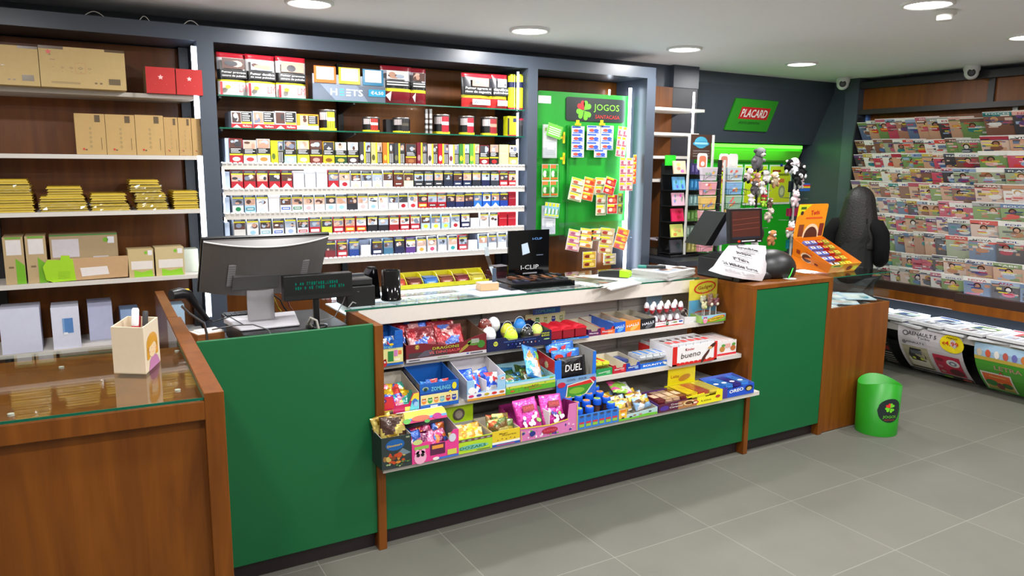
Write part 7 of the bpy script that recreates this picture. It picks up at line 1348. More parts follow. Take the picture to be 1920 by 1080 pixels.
# ================================================================ ALCOVE
YG = 5.34
t = thing('betting_board', 'green lit betting board with yellow posters inside the alcove', 'board')
MB().box(4.72, 6.50, YG, YA-.005, .9, 1.98, (30, 170, 30), 's').build('panel', t)
mb = MB(); mb.prism(Fr((4.72, 0, 0), (0, 1, 0), (0, 0, 1)), [(YG-.10, 1.99), (YG-.10, 1.93), (YG-.05, 1.84), (YG-.002, 1.82), (YG-.002, 1.99)], 0, 1.78, (110, 230, 60), 's'); mb.build('light_cove', t)
MB().box(4.74, 6.48, YG-.12, YG-.104, 1.955, 1.985, m='gled').build('led_tube', t)
lamp('AREA', 'alcove_green_lamp', (5.5, YG-.16, 1.96), 3, 1.5, .05, (R(-20), 0, 0), (.35, 1, .25))
for k in range(3):
    a = 5.43+.36*k; t = thing('yellow_poster', f'yellow betting poster in a white frame on the green alcove board, {ORD[k]} from the left', 'poster', (a, YG-.0045, 1.395)); mb = MB().box(0, .33, -.004, 0, 0, .40, (226, 228, 226), 'g'); fr_ = mb.build('frame', t)
    mb = MB(); f = Fr((.012, -.0042, .02)); w, h = .306, .365; mb.rect(f, 0, 0, w, h, (214, 220, 40), 1); mb.rect(f, w*.1, h*.84, w*.5, h*.9, (150, 50, 40), 2); mb.rect(f, w*.1, h*.74, w*.9, h*.8, (120, 130, 30), 2); mb.rect(f, w*.1, h*.55, w*.7, h*.66, (226, 120, 60), 2); mb.ell(f, w*.6, h*.3, w*.16, h*.18, (150, 150, 120), 2); mb.ell(f, w*.6, h*.3, w*.1, h*.11, (206, 206, 160), 3); mb.build('print', fr_); MB().box(.15, .18, -.012, -.004, .385, .41, (40, 60, 160), 'k').build('clip', t)
# sign on the sloping bulkhead
nrm = Vector((0, -.5, -.22)).normalized(); up = Vector((0, -.22, .5)).normalized()
def bulk(px, py):   # point of the sloping plane through (., 5.0, 2.5) and (., 5.22, 2.0)
    d = ray(px, py); n = Vector((0, .5, .22)); p0 = Vector((0, 4.985, 2.5)); tt = n.dot(p0-Vector((0, 0, EYE)))/n.dot(d); return Vector((0, 0, EYE))+d*tt
a, b, c_, d_ = bulk(1358, 243), bulk(1437, 247), bulk(1455, 191), bulk(1376, 184)
t = thing('bulkhead_sign', 'green PLACARD sign on the dark sloping bulkhead', 'sign', tuple(a)); U2_ = (b-a).normalized(); V2_ = (d_-a); V2_ = (V2_-U2_*V2_.dot(U2_)).normalized(); w, h = (b-a).length, (d_-a).length
f = Fr((0, 0, 0), U2_, V2_); MB().fbox(f, 0, w, 0, h, -.012, .004, (48, 150, 36), 's').build('panel', t); pn_ = list(t.children)[-1]
f.o = f.n*.004; mb = MB(); mb.rect(f, w*.2, h*.38, w*.88, h*.76, (196, 36, 40), 1, 's'); mb.text(f, 'PLACARD', w*.54, h*.57, h*.26, (240, 236, 230), w=w*.6, L=2, bold=.02, m='s'); mb.text(f, 'APOSTAS DESPORTIVAS', w*.5, h*.26, h*.08, (24, 70, 30), w=w*.5, L=2, m='s'); mb.build('lettering', pn_)
# ================================================================ CORNER TABLE AND STANDS
t = thing('storage_box', 'clear plastic storage box on the dark corner counter', 'box', (4.0, 4.55, 1.0705)); mb = MB()
for a0, a1, b0, b1_ in ((0, .2, 0, .003), (0, .2, .15, .153), (0, .003, 0, .153), (.197, .2, 0, .153)): mb.box(a0, a1, b0, b1_, 0, .13, (200, 196, 206), 'cl')
mb.box(-.004, .204, -.004, .157, .122, .13, (206, 196, 210), 'k'); mb.build('walls', t); MB().box(.02, .17, .02, .12, .003, .05, (170, 150, 130), 'c').build('contents', t)
# notebook stand (tall black)
SY = 4.40; sx0, sx1 = ay(1262, 300, SY).x, ay(1336, 300, SY).x; zt = ay(1300, 252, SY).z
t = thing('notebook_stand', 'tall black notebook stand with a brown and blue header on the corner counter', 'display stand', (sx0, SY, 1.0705)); W_ = sx1-sx0; H_ = zt-1.07
MB().box(0, W_, -.02, .13, 0, .02, (22, 22, 24), 'k').build('base', t); MB().box(0, W_, .12, .13, .02, H_-.22, (24, 24, 26), 'k').build('back_panel', t)
for x in (W_*.36, W_-.012): MB().box(x, x+.014, -.01, .005, .02, H_, (206, 206, 200), 'k').build('white_upright', t)
mb = MB().box(W_*.40, W_-.02, 0, .01, H_-.19, H_, (70, 46, 36), 'g'); f = Fr((W_*.40, 0, H_-.20)); w = W_*.56; mb.ell(f, w*.5, .14, w*.3, .045, (70, 160, 190), 2); mb.ell(f, w*.5, .13, w*.38, .022, (60, 140, 180), 3); lines(mb, f, w*.2, .125, w*.8, .14, 1, (150, 210, 220), 4); lines(mb, f, w*.15, .03, w*.9, .08, 3, (110, 100, 96), 2); mb.build('header', t)
for k in range(6): MB().box(0, W_-.02, -.0, .118, .03+.122*k, .034+.122*k, (26, 26, 28), 'k').build('ledge', t)
MB().box(W_*.05, W_*.30, .105, .115, H_-.24, H_-.16, (40, 200, 40), 's').build('green_header', t)
CL = [(('small grey gadget', (60, 64, 70)),), (('yellow green notebook', (206, 214, 110)),), (('bright pink notebook', (200, 30, 80)),), (('pale pink notebook', (226, 170, 190)), ('second pale pink notebook', (230, 180, 196))), (('light blue notebook', (90, 160, 210)), ('second light blue notebook', (110, 180, 220))), (('cream notebook with black figures', (220, 190, 160)),)]
for k, L_ in enumerate(CL):
    for i, (nm, c) in enumerate(L_):
        w = W_*.30/len(L_); mb = MB().box(-w/2, w/2, 0, .012, 0, .10, c, 'g'); f = FRONT(w); rg = random.Random(k*3+i); 
        for q in range(4): mb.ell(f, w*rg.uniform(.3, .7), .02+.06*rg.random(), w*.16, .014, tuple(max(0, int(v*rg.uniform(.5, 1.1)) if v*1.1 < 255 else 200) for v in c), 1+.2*q, 7)
        tag(mb.build('notebook', None, (sx0+.01+w*(i+.5)+W_*.02, SY+.0, 1.0705+.0385+.122*k), (R(-10), 0, 0)), f'{nm} on the left half of the tall black stand, {("lowest", "second", "third", "fourth", "fifth", "top")[k]} ledge', 'notebook')
for k, (c, n) in enumerate((((206, 196, 110), 3), ((170, 196, 180), 5), ((110, 160, 80), 5), ((150, 190, 190), 4), ((60, 140, 200), 3), ((80, 70, 130), 4))):
    for i in range(n):
        w = W_*.5/5; x = sx0+W_*.44+w*i+(.02 if n < 5 else 0); mb = MB().box(0, w*.8, 0, .10, 0, .085, tuple(min(255, int(v*(.85+.1*(i % 3)))) for v in c), 'g'); mb.rect(Fr((0, 0, 0)), w*.2, .02, w*.6, .07, tuple(min(255, v+40) for v in c), 1)
        tag(mb.build('slim_notebook', None, (x, SY+.01, 1.0705+.0345+.122*k)), f'{cname(c)} notebook spine on the right half of the tall black stand, {("lowest", "second", "third", "fourth", "fifth", "top")[k]} ledge', 'notebook', f'spines on ledge {ORD[k]}')
# wire basket spinner
BY = 4.27; c0 = ay(1345, 400, BY); t = thing('pouch_spinner', 'wire basket spinner rack holding pastel pouches, beside the dark sloping screen', 'spinner rack', (c0.x, BY, 1.0705))
zt = ay(1345, 300, BY).z-1.07
MB().box(-.012, .012, -.012, .012, 0, zt, (30, 30, 32), 'k').build('pole', t); MB().box(.03, .045, -.02, -.008, .0, zt, (206, 206, 202), 'k').build('white_strip', t); MB().lathe([(.12, 0), (.12, .012), (.03, .02)], (30, 30, 32), 'k').build('foot', t)
PC = [((226, 150, 160), (140, 180, 150)), ((214, 170, 160), (150, 200, 150)), ((226, 170, 176), (226, 190, 90)), ((226, 190, 110), (150, 190, 160)), ((226, 160, 170), (130, 180, 220)), ((206, 196, 206), None)]
def wbox(x0, x1, y0, y1, z, h):
    mb = MB(); r = .0018
    for a, b in (((x0, y0, z), (x1, y0, z)), ((x0, y0, z+h), (x1, y0, z+h)), ((x0, y0, z), (x0, y0, z+h)), ((x1, y0, z), (x1, y0, z+h)), ((x0, y0, z), (x0, y1, z)), ((x1, y0, z), (x1, y1, z)), ((x0, y0, z+h), (x0, y1, z+h)), ((x1, y0, z+h), (x1, y1, z+h)), ((x0, y1, z), (x1, y1, z))): mb.tube([a, b], r, (30, 30, 32), 'k', 5)
    mb.tube([(x0+(x1-x0)*(.5+.42*math.cos(math.pi*i/8)), y0-.002, z+h*.2+h*.7*math.sin(math.pi*i/8)) for i in range(9)], r, (30, 30, 32), 'k', 5); return mb
n6 = 6
for k in range(n6):
    z = .05+k*(zt-.10)/n6
    for s, (x0, x1) in enumerate(((-.21, -.03), (.055, .25))):
        if k < 2 and s == 1: continue
        wbox(x0, x1, -.05, .03, z, .045).build('wire_basket', t)
        c = PC[k][s] or (200, 214, 220); w, h = (x1-x0)*.92, .10
        mb = MB(); f = Fr((-w/2, -.012, 0)); mb.prism(f, [(w*.08, 0), (w*.92, 0), (w, h), (0, h)], -.03, 0, c, 'g'); mb.rect(f, w*.02, h*.93, w*.98, h*.97, (240, 238, 236), 1); rg = random.Random(k*2+s)
        for q in range(6): mb.ell(f, w*rg.uniform(.2, .8), h*rg.uniform(.2, .8), w*.09, h*.10, rg.choice([(226, 110, 100), (240, 226, 220), (150, 180, 150), (230, 170, 90), (140, 160, 210)]), 1+.2*q, 8, rg.random())
        tag(mb.build('pastel_pouch', None, (c0.x+(x0+x1)/2, BY-.006, 1.0705+z+.004)), f'{cname(c)} pastel pouch in the {("left", "right")[s]} column of the wire spinner, {("lowest", "second", "third", "fourth", "fifth", "top")[k]} basket', 'pouch')
for k, (x, c) in enumerate(((-.14, (214, 120, 90)), (.09, (206, 130, 110)), (.19, (226, 222, 220)))):
    mb = MB(); mb.prism(Fr((0, 0, 0)), rrect(0, 0, .10, .13, .025), -.006, 0, (226, 222, 220), 'g'); mb.prism(Fr((0, -.001, 0)), rrect(.015, .02, .085, .11, .02), -.001, 0, c, 'g'); mb.ell(Fr((0, -.002, 0)), .05, .05, .02, .018, (240, 230, 220), 1)
    tag(mb.build('rounded_card', None, (c0.x+x-.05, BY+.045, 1.0705+zt-.08)), f'white rounded card with a {("terracotta", "dusty pink", "plain white")[k]} centre on top of the wire spinner', 'card')
# plush stands
def plush(name, label, x, y, z, c, c2, s=.05, rz=0, group=None, ear='long', dark=None, pose=0):
    t = thing(name, label, 'plush toy', (x, y, z), (R(random.Random(int(x*999)).uniform(-15, 15)), R(pose), rz), group)
    mb = MB().sph((0, 0, -s*.3), s*.62, c, 'c', 12, (1, .85, 1.15)); mb.sph((0, -s*.12, s*.62), s*.52, c, 'c', 12, (1.05, .95, .95)); mb.sph((0, -s*.52, s*.50), s*.28, c2, 'c', 10, (1.1, .8, .8))
    for q in (-1, 1):
        mb.sph((q*s*.6, -s*.2, -s*.15), s*.22, c, 'c', 8, (1.6, .9, .9)); mb.sph((q*s*.42, -s*.25, -s*.85), s*.26, dark or c, 'c', 8, (1, 1, 1.4))
    mb.build('body', t)
    mb = MB()
    for q in (-1, 1): mb.sph((q*s*(.55 if ear == 'long' else .42), 0, s*(.75 if ear == 'long' else 1.05)), s*.22, dark or c2, 'c', 8, (1.5, .5, 1.0) if ear == 'long' else (1, .5, 1.2))
    mb.build('ears', t); mb = MB()
    for q in (-1, 1): mb.sph((q*s*.2, -s*.55, s*.75), s*.06, (16, 14, 14), 'k', 6)
    mb.sph((0, -s*.76, s*.52), s*.07, (60, 36, 36), 'k', 6); mb.build('face', t); return t
def stand(name, label, px, pyt, Y, c, arms, z0=0):
    p = ay(px, pyt, Y); t = thing(name, label, 'display stand', (p.x, Y, z0)); H_ = p.z-z0
    MB().lathe([(.16, .001), (.16, .012), (.02, .03)], c, 'k').build('foot', t); MB().tube([(0, 0, .01), (0, 0, H_)], .011, c, 'k').build('pole', t)
    for k, zz in enumerate(arms):
        for q in (0, 1): 
            a = math.pi*q/2+.4*k; MB().tube([(-.12*math.cos(a), -.12*math.sin(a), zz-z0), (.12*math.cos(a), .12*math.sin(a), zz-z0)], .003, (150, 150, 150), 'm', 6).build('hook', t)
    return p
PY = 4.50
p = stand('plush_stand', 'black pole stand hung with grey and pink plush animals in front of the green board', 1423, 292, PY, (30, 30, 34), (1.75, 1.58, 1.42, 1.26))
def pl(px, py, lb, c, c2, s, dark=None, ear='long', dy=0, pose=0, grp=None): q = ay(px, py, PY-.05+dy); plush('plush_animal', lb, q.x, q.y, q.z, c, c2, s, 0, grp, ear, dark, pose)
pl(1421, 297, 'grey donkey plush with a pink bow at the top of the black stand', (120, 118, 122), (206, 200, 196), .085, (90, 88, 92))
pl(1402, 328, 'white and black puppy plush on the left of the black stand', (226, 210, 206), (236, 200, 196), .055, (24, 24, 26), pose=15)
pl(1418, 336, 'pink and cream plush below the donkey', (206, 150, 120), (236, 180, 190), .052)
pl(1436, 332, 'white plush with dark ears near the middle of the black stand', (226, 222, 218), (206, 190, 180), .055, (60, 50, 50), pose=-12)
pl(1452, 336, 'cream and tan puppy plush on the right of the black stand', (220, 196, 160), (236, 226, 210), .06, (196, 150, 110), pose=-15)
pl(1414, 352, 'dark grey plush with a white muzzle in the middle of the black stand', (90, 84, 86), (226, 222, 220), .055)
pl(1428, 352, 'white lamb plush in the middle of the black stand', (224, 220, 216), (200, 190, 186), .05)
pl(1408, 374, 'white plush on the lower left of the black stand', (226, 220, 222), (226, 206, 206), .045)
pl(1432, 366, 'plush with a red hat on the black stand', (206, 50, 70), (236, 226, 220), .042, ear='up')
pl(1430, 378, 'lime green round plush on the black stand', (150, 190, 60), (190, 210, 110), .042, ear='up')
pl(1443, 380, 'mixed brown and white plush on the lower right of the black stand', (120, 90, 80), (226, 220, 216), .04)
pl(1441, 402, 'long eared beige rabbit plush on the lower right of the black stand', (190, 176, 160), (216, 206, 196), .055, pose=30)
pl(1446, 445, 'orange and white plush behind the lottery terminal', (206, 140, 90), (236, 230, 226), .06)
p = stand('plush_stand', 'white pole stand with cow and rabbit plush animals beside the alcove wall', 1493, 310, PY+.1, (206, 206, 208), (1.74, 1.5, 1.3))
pl(1489, 316, 'large black and white cow plush at the top of the white pole stand', (226, 226, 228), (236, 220, 222), .085, (20, 20, 22), dy=.06)
pl(1478, 311, 'cow plush with a pale pink muzzle on the left of the white pole stand', (22, 22, 24), (236, 214, 222), .055, (230, 230, 232), dy=.02)
pl(1503, 320, 'black and white spotted plush on the right of the white pole stand', (20, 20, 22), (230, 230, 230), .058, (226, 226, 226))
pl(1495, 334, 'black plush with white patches below the cow plush', (26, 26, 28), (220, 226, 220), .055)
pl(1501, 342, 'white and pink long eared plush hanging below the cow plush', (226, 216, 222), (236, 206, 216), .045, dy=.03)
pl(1490, 372, 'pale pink bear plush on the white pole stand', (232, 206, 212), (236, 220, 222), .062, ear='up')
pl(1481, 430, 'white plush with an orange scarf near the foot of the white pole stand', (226, 220, 216), (236, 230, 226), .06, ear='up')
q = ay(1481, 432, PY-.06); tag(MB().lathe([(.032, 0), (.036, .012), (.03, .022)], (226, 90, 50), 'c', 14).build('plush_scarf', None, (q.x, q.y, q.z)), 'orange scarf around the white plush on the pole stand', 'scarf')
pl(1493, 438, 'grey and white plush beside the plush with the orange scarf', (206, 200, 196), (226, 220, 220), .05, dy=.05)
for k, (px, py, c, nm, h) in enumerate(((1505, 396, (206, 60, 110), 'upper bright pink', .09), (1486, 398, (196, 50, 100), 'left bright pink', .07), (1497, 425, (200, 50, 110), 'lower bright pink', .08), (1512, 351, (40, 90, 170), 'red, yellow and blue striped', .07), (1490, 350, (40, 44, 60), 'dark blue', .1), (1485, 458, (40, 150, 180), 'teal', .08))):
    q = ay(px, py, PY+.12); mb = MB().box(-.05, .05, 0, .03, -h/2, h/2, c, 'c')
    if k == 3: mb.box(-.051, .051, -.001, .031, h*.1, h*.3, (206, 40, 40), 'c'); mb.box(-.051, .051, -.001, .031, -h*.1, h*.1, (226, 200, 40), 'c')
    tag(mb.build('small_purse', None, (q.x, q.y, q.z)), f'{nm} small purse hanging on the white pole stand', 'purse')
# ================================================================ MAGAZINE RACK
PAL = [(160, 40, 56), (186, 90, 112), (110, 136, 74), (70, 100, 146), (190, 166, 70), (170, 104, 66), (150, 150, 146), (120, 76, 60), (216, 212, 206), (90, 60, 110), (40, 120, 120), (214, 160, 150), (70, 76, 90), (206, 60, 50), (140, 160, 190)]
SK = [(196, 150, 120), (170, 120, 96), (120, 80, 64), (206, 176, 160), (220, 216, 210), (150, 160, 130), (90, 110, 140), (60, 56, 60), (190, 70, 90), (110, 140, 80)]
WORDS = ['SOL', 'CASA', 'VIVA', 'MODA', 'TV', 'ANA', 'BOLOS', 'LUX', 'FLASH', 'AUTO', 'CARAS', 'NOVA', 'MARIA', 'SABE', 'GOLO', 'POP', 'ELLE', 'DOCES', 'TOP', 'VIP']
t = thing('magazine_rack', 'long tiered magazine rack along the right wall', 'rack')
ROWY = [222, 262, 288, 316, 343, 374, 404, 434, 473, 503]
rowz = [ax(1700, y, 6.40).z for y in ROWY]
MB().prism(Fr((0, 4.585, 0), (1, 0, 0), (0, 0, 1)), [(6.46, .78), (6.578, .78), (6.578, 2.24), (6.44, 2.24), (6.40, 2.0), (6.44, .9)], -.012, 0, (36, 38, 44), 's').build('end_panel', t)
MB().box(6.30, 6.362, 3.405, 4.58, .700, .768, (50, 34, 30), 's').box(6.22, 6.28, -1.2, 3.4045, .700, .768, (50, 34, 30), 's').build('bottom_ledge', t)
MB().box(6.25, 6.362, 3.405, 4.58, .628, .699, m='w').box(6.20, 6.28, -1.2, 3.4045, .628, .699, m='w').build('wooden_ledge', t)
MB().box(6.37, 6.57, 2.2, 4.57, .60, .6245, (60, 44, 40), 's').build('rear_board', t)
TLT = [R(38-2.2*k) for k in range(10)]; HB = .262
for k, z in enumerate(rowz):    # slanting pocket backs, the covers lean out over the customer
    s, c = math.sin(TLT[k]), math.cos(TLT[k])
    for (y0, y1, xt) in ((3.42, 4.55, 6.397), (1.9, 3.40, 6.318)):
        MB().prism(Fr((0, y1, 0), (1, 0, 0), (0, 0, 1)), [(xt+.03*s+.016, z-.03*c), (xt+(HB+.0)*s+.016, z-(HB+.0)*c), (xt+(HB+.0)*s+.020, z-(HB+.0)*c), (xt+.03*s+.020, z-.03*c)], 0, y1-y0, (52, 50, 52), 's').build('pocket_back', t)
PAL0, SK0 = list(PAL), list(SK)
def mag(Yc, X, zb, w, h, seed, label, tilt=13, word=None, pal=None, group=None, name='magazine'):
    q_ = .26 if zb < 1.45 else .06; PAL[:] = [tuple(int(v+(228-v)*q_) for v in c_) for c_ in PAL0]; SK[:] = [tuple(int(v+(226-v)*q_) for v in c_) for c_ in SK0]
    rg = random.Random(seed); c = rg.choice(PAL)
    mb = MB().box(-w/2, w/2, 0, .0035, 0, h, [(190, 188, 180), (190, 188, 180), c, (230, 228, 222), (226, 224, 216), (232, 230, 224)], 'g'); f = FRONT(w)
    mb.rect(f, 0, 0, w, h*.84, rg.choice(SK), 1)
    for q in range(10): x_, y_ = rg.uniform(0, .8), rg.uniform(.4, .84); mb.rect(f, w*x_, h*y_, w*min(1, x_+rg.uniform(.1, .35)), h*min(.9, y_+rg.uniform(.03, .10)), rg.choice(SK+PAL), 1.2+.1*q)
    x_ = rg.uniform(.3, .7); sk = rg.choice([(206, 160, 134), (180, 130, 106), (150, 104, 84), (214, 206, 200)]); hc = rg.choice([(60, 36, 28), (110, 70, 40), (30, 26, 28), (190, 150, 90)])
    mb.ell(f, w*x_, h*.73, w*.13, h*.10, hc, 2.3, 10); mb.ell(f, w*x_, h*.71, w*.09, h*.075, sk, 2.6, 10); mb.ell(f, w*x_, h*.56, w*.22, h*.09, rg.choice(PAL), 2.2, 10)
    lines(mb, f, w*rg.uniform(.04, .5), h*.62, w*rg.uniform(.6, .96), h*.68, 2, rg.choice([(236, 236, 236), (226, 200, 60), (60, 60, 70)]), 3, rg)
    b = rg.choice(PAL+[(226, 224, 218)]*7); lo = .89-.05*rg.random(); mb.rect(f, 0, h*lo, w, h, b, 3.2)
    tc = (236, 234, 228) if sum(b) < 480 else rg.choice([(170, 30, 50), (30, 50, 130), (30, 30, 34)])
    mb.rect(f, 0, h*.985, w, h, (236, 234, 230), 6)
    word = word or (rg.choice(WORDS) if rg.random() < .8 else None)
    if word: mb.text(f, word, w*.48, h*(lo+.052), h*.062, tc, w=w*min(.8, .13*len(word)+.1), L=5)
    for q in range(2): a = rg.uniform(.04, .5)*w; e = h*rg.uniform(.5, .82); mb.rect(f, a, e, a+w*.3, e+h*.025, rg.choice([(236, 226, 60), (236, 236, 236), (200, 40, 60), (30, 60, 140)]), 5)
    if rg.random() < .4: mb.rect(f, w*.03, h*(lo+.01), w*.3, h*(lo+.035), (40, 40, 44), 5)
    o = mb.build(name, None, (X, Yc, zb), (tilt, 0, R(-90+6))); tag(o, label, 'magazine', group); return o
RN = ('top', 'second', 'third', 'fourth', 'fifth', 'sixth', 'seventh', 'eighth', 'ninth', 'bottom')
from collections import Counter
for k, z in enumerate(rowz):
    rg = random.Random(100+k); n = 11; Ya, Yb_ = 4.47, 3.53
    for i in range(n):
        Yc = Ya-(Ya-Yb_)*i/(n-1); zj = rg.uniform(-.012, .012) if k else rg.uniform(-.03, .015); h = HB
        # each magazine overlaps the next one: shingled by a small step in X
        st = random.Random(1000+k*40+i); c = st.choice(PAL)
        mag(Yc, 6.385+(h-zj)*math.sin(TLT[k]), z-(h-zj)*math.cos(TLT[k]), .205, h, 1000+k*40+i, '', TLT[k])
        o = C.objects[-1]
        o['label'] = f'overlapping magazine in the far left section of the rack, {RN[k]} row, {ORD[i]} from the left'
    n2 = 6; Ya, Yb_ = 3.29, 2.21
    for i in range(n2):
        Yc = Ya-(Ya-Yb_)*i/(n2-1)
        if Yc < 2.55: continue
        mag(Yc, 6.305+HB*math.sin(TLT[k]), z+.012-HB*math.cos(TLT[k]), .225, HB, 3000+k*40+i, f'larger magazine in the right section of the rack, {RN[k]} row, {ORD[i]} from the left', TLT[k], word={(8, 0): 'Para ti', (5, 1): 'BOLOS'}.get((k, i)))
# ================================================================ BENCH WITH NEWSPAPERS
t = thing('newspaper_bench', 'low bench with a brightly lit cream shelf of newspapers under the magazine rack', 'bench')
MB().box(6.08, 6.58, 1.2, 4.55, .43, .455, m='beige').build('shelf', t); MB().box(6.07, 6.079, 1.2, 4.55, .40, .457, (176, 172, 168), 's').build('front_lip', t)
MB().box(6.43, 6.58, 1.2, 4.58, 0, .43, (24, 20, 22), 's').build('plinth', t); MB().box(6.38, 6.429, 1.2, 4.58, .20, .235, (40, 30, 30), 's').build('lower_ledge', t)
MB().box(6.335, 6.35, 1.5, 4.5, .6185, .6265, m='led').build('led_strip', t)
lamp('AREA', 'bench_led_lamp', (6.33, 3.2, .612), 5, .03, 2.6, (0, R(-18), 0), (.86, .93, 1))
rg = random.Random(77)
ys = [4.40, 4.22, 4.05, 3.86, 3.66, 3.5, 3.34, 3.2, 3.05, 2.88, 2.7]
for i, y in enumerate(ys):
    w, h = .30, .40; mb = MB(); th = .018+.006*(i % 2); nS = 4+(i % 2)
    for k in range(nS): mb.box(-w/2+.002*(k % 2), w/2, -h/2, h/2-.003*(k % 2), th*k/nS, th*(k+.8)/nS, (216, 216, 218), 'p')
    f = Fr((-w/2, -h/2, th*.98), (1, 0, 0), (0, 1, 0)); mb.rect(f, w*.05, h*.84, w*.7, h*.95, rg.choice([(60, 60, 70), (170, 60, 70), (90, 110, 60), (40, 70, 120)]), 1); photo(mb, f, w*.35, h*.4, w*.95, h*.78, rg, 1, 5, None, [(60, 66, 80), (150, 160, 170), (90, 110, 60), (170, 70, 70), (200, 196, 190), (50, 70, 110)]); lines(mb, f, w*.05, h*.1, w*.3, h*.75, 9, (150, 150, 156), 1, rg); photo(mb, f, w*.35, h*.08, w*.65, h*.34, rg, 1, 4); lines(mb, f, w*.7, h*.08, w*.95, h*.34, 5, (160, 160, 166), 1, rg)
    tag(mb.build('newspaper', None, (6.235, y, .4575+(.03*(i % 2))), R(-90)+rg.uniform(-.25, .25)), f'newspaper pile on the lit bench shelf, {ORD[i]} from the alcove end', 'newspaper')
# posters hanging from the bench front (bent sheets)
def sheet(name, label, Y0, Y1, fn, z0=.03, z1=.452, xt=6.055, xb=6.33, n=8):
    pts = [];
    for i in range(n+1): a = i/n; pts.append((xt+(xb-xt)*(a**1.8)-.018*math.sin(math.pi*a), z1+(z0-z1)*a))
    W_ = Y0-Y1; L_ = [0]
    for i in range(n): L_.append(L_[-1]+math.hypot(pts[i+1][0]-pts[i][0], pts[i+1][1]-pts[i][1]))
    T_ = L_[-1]; mb = MB()
    def P(u, v, e=0):   # u to the right (towards -Y), v up
        s = max(0, (1-v)*T_); i = max(k for k in range(n+1) if L_[k] <= s+1e-9); i = min(i, n-1); a = (s-L_[i])/(L_[i+1]-L_[i]); x = pts[i][0]+(pts[i+1][0]-pts[i][0])*a; z = pts[i][1]+(pts[i+1][1]-pts[i][1])*a
        dx, dz = pts[i+1][0]-pts[i][0], pts[i+1][1]-pts[i][1]; m_ = math.hypot(dx, dz); return (x+dz/m_*e, Y0-u*W_, z-dx/m_*e)
    def quad(u0, v0, u1, v1, c, e=.001, m='g', back=False):
        k = max(1, int((v1-v0)*12)); 
        for i in range(k):
            a, b = v0+(v1-v0)*i/k, v0+(v1-v0)*(i+1)/k; mb.add([P(u0, a, e), P(u1, a, e), P(u1, b, e), P(u0, b, e)], [(0, 1, 2, 3)], c, m)
    def shape(pp, c, e, m='g'): mb.add([P(u, v, e) for u, v in pp], [tuple(range(len(pp)))], c, m)
    def ell(u, v, a, b, c, e, n_=16): shape([(u+a*math.cos(2*math.pi*i/n_), v+b*math.sin(2*math.pi*i/n_)) for i in range(n_)], c, e)
    def text(s, u, v, h, w, c, e, shear=0):
        vs, fs, W2, H2 = glyphs(s, .015, shear); mb.add([P(u+(x/W2-.5)*w, v+(y/H2-.5)*h, e) for x, y in vs], fs, c, 'g')
    fn(quad, ell, text, shape)
    return tag(mb.build(name), label, 'poster')
def ren(q, e, tx, sh):
    q(0, 0, 1, 1, (206, 200, 204), 0); q(0, 0, 1, 1, (206, 200, 204), -.003); q(0, .0, 1, .10, (24, 24, 28), .001); tx('RENAULT 5 A DESCOBERTA', .3, .05, .035, .5, (206, 206, 206), .002); q(.55, .02, .68, .08, (130, 180, 50), .0025); q(.84, .02, .97, .08, (200, 90, 70), .0025)
    e(.13, .90, .05, .045, (110, 108, 116), .002); e(.13, .90, .028, .026, (206, 200, 204), .003); tx('RENAULT 5', .40, .91, .06, .44, (60, 58, 64), .002, .1); tx('Turbo', .42, .85, .035, .2, (70, 68, 74), .002)
    q(.05, .12, .46, .78, (176, 170, 140), .001); q(.05, .68, .46, .80, (196, 192, 196), .002); e(.1, .74, .035, .035, (120, 118, 124), .003); tx('RENAULT 5', .28, .755, .035, .28, (80, 78, 84), .003); q(.10, .19, .42, .42, (226, 222, 200), .002); sh([(.15, .36), (.37, .36), (.40, .48), (.35, .64), (.17, .64), (.12, .48)], (44, 44, 46), .003); q(.17, .52, .35, .60, (90, 96, 104), .004); e(.2, .42, .035, .03, (206, 226, 70), .005); e(.32, .42, .035, .03, (206, 226, 70), .005); q(.22, .38, .30, .44, (28, 28, 30), .005); q(.08, .15, .44, .18, (60, 50, 40), .003); q(.12, .26, .4, .285, (230, 226, 210), .003)
    q(.53, .14, .94, .62, (190, 30, 66), .004); e(.82, .48, .10, .085, (226, 224, 226), .006); e(.82, .48, .06, .05, (120, 130, 150), .007); e(.82, .48, .03, .025, (226, 224, 226), .008); e(.82, .25, .11, .09, (90, 30, 34), .006); e(.6, .36, .04, .035, (200, 110, 130), .006); e(.6, .22, .04, .035, (180, 140, 130), .006); e(.62, .52, .06, .04, (130, 20, 44), .006)
    e(.86, .86, .18, .15, (236, 214, 20), .006, 24); tx('4,99', .86, .86, .08, .2, (200, 50, 20), .007); tx('€', .74, .86, .05, .05, (200, 50, 20), .007); tx('PREÇO', .86, .95, .03, .16, (90, 60, 20), .007)
sheet('hanging_poster', 'white hanging car car poster with red parts tray and yellow price sticker', 3.76, 3.22, ren)
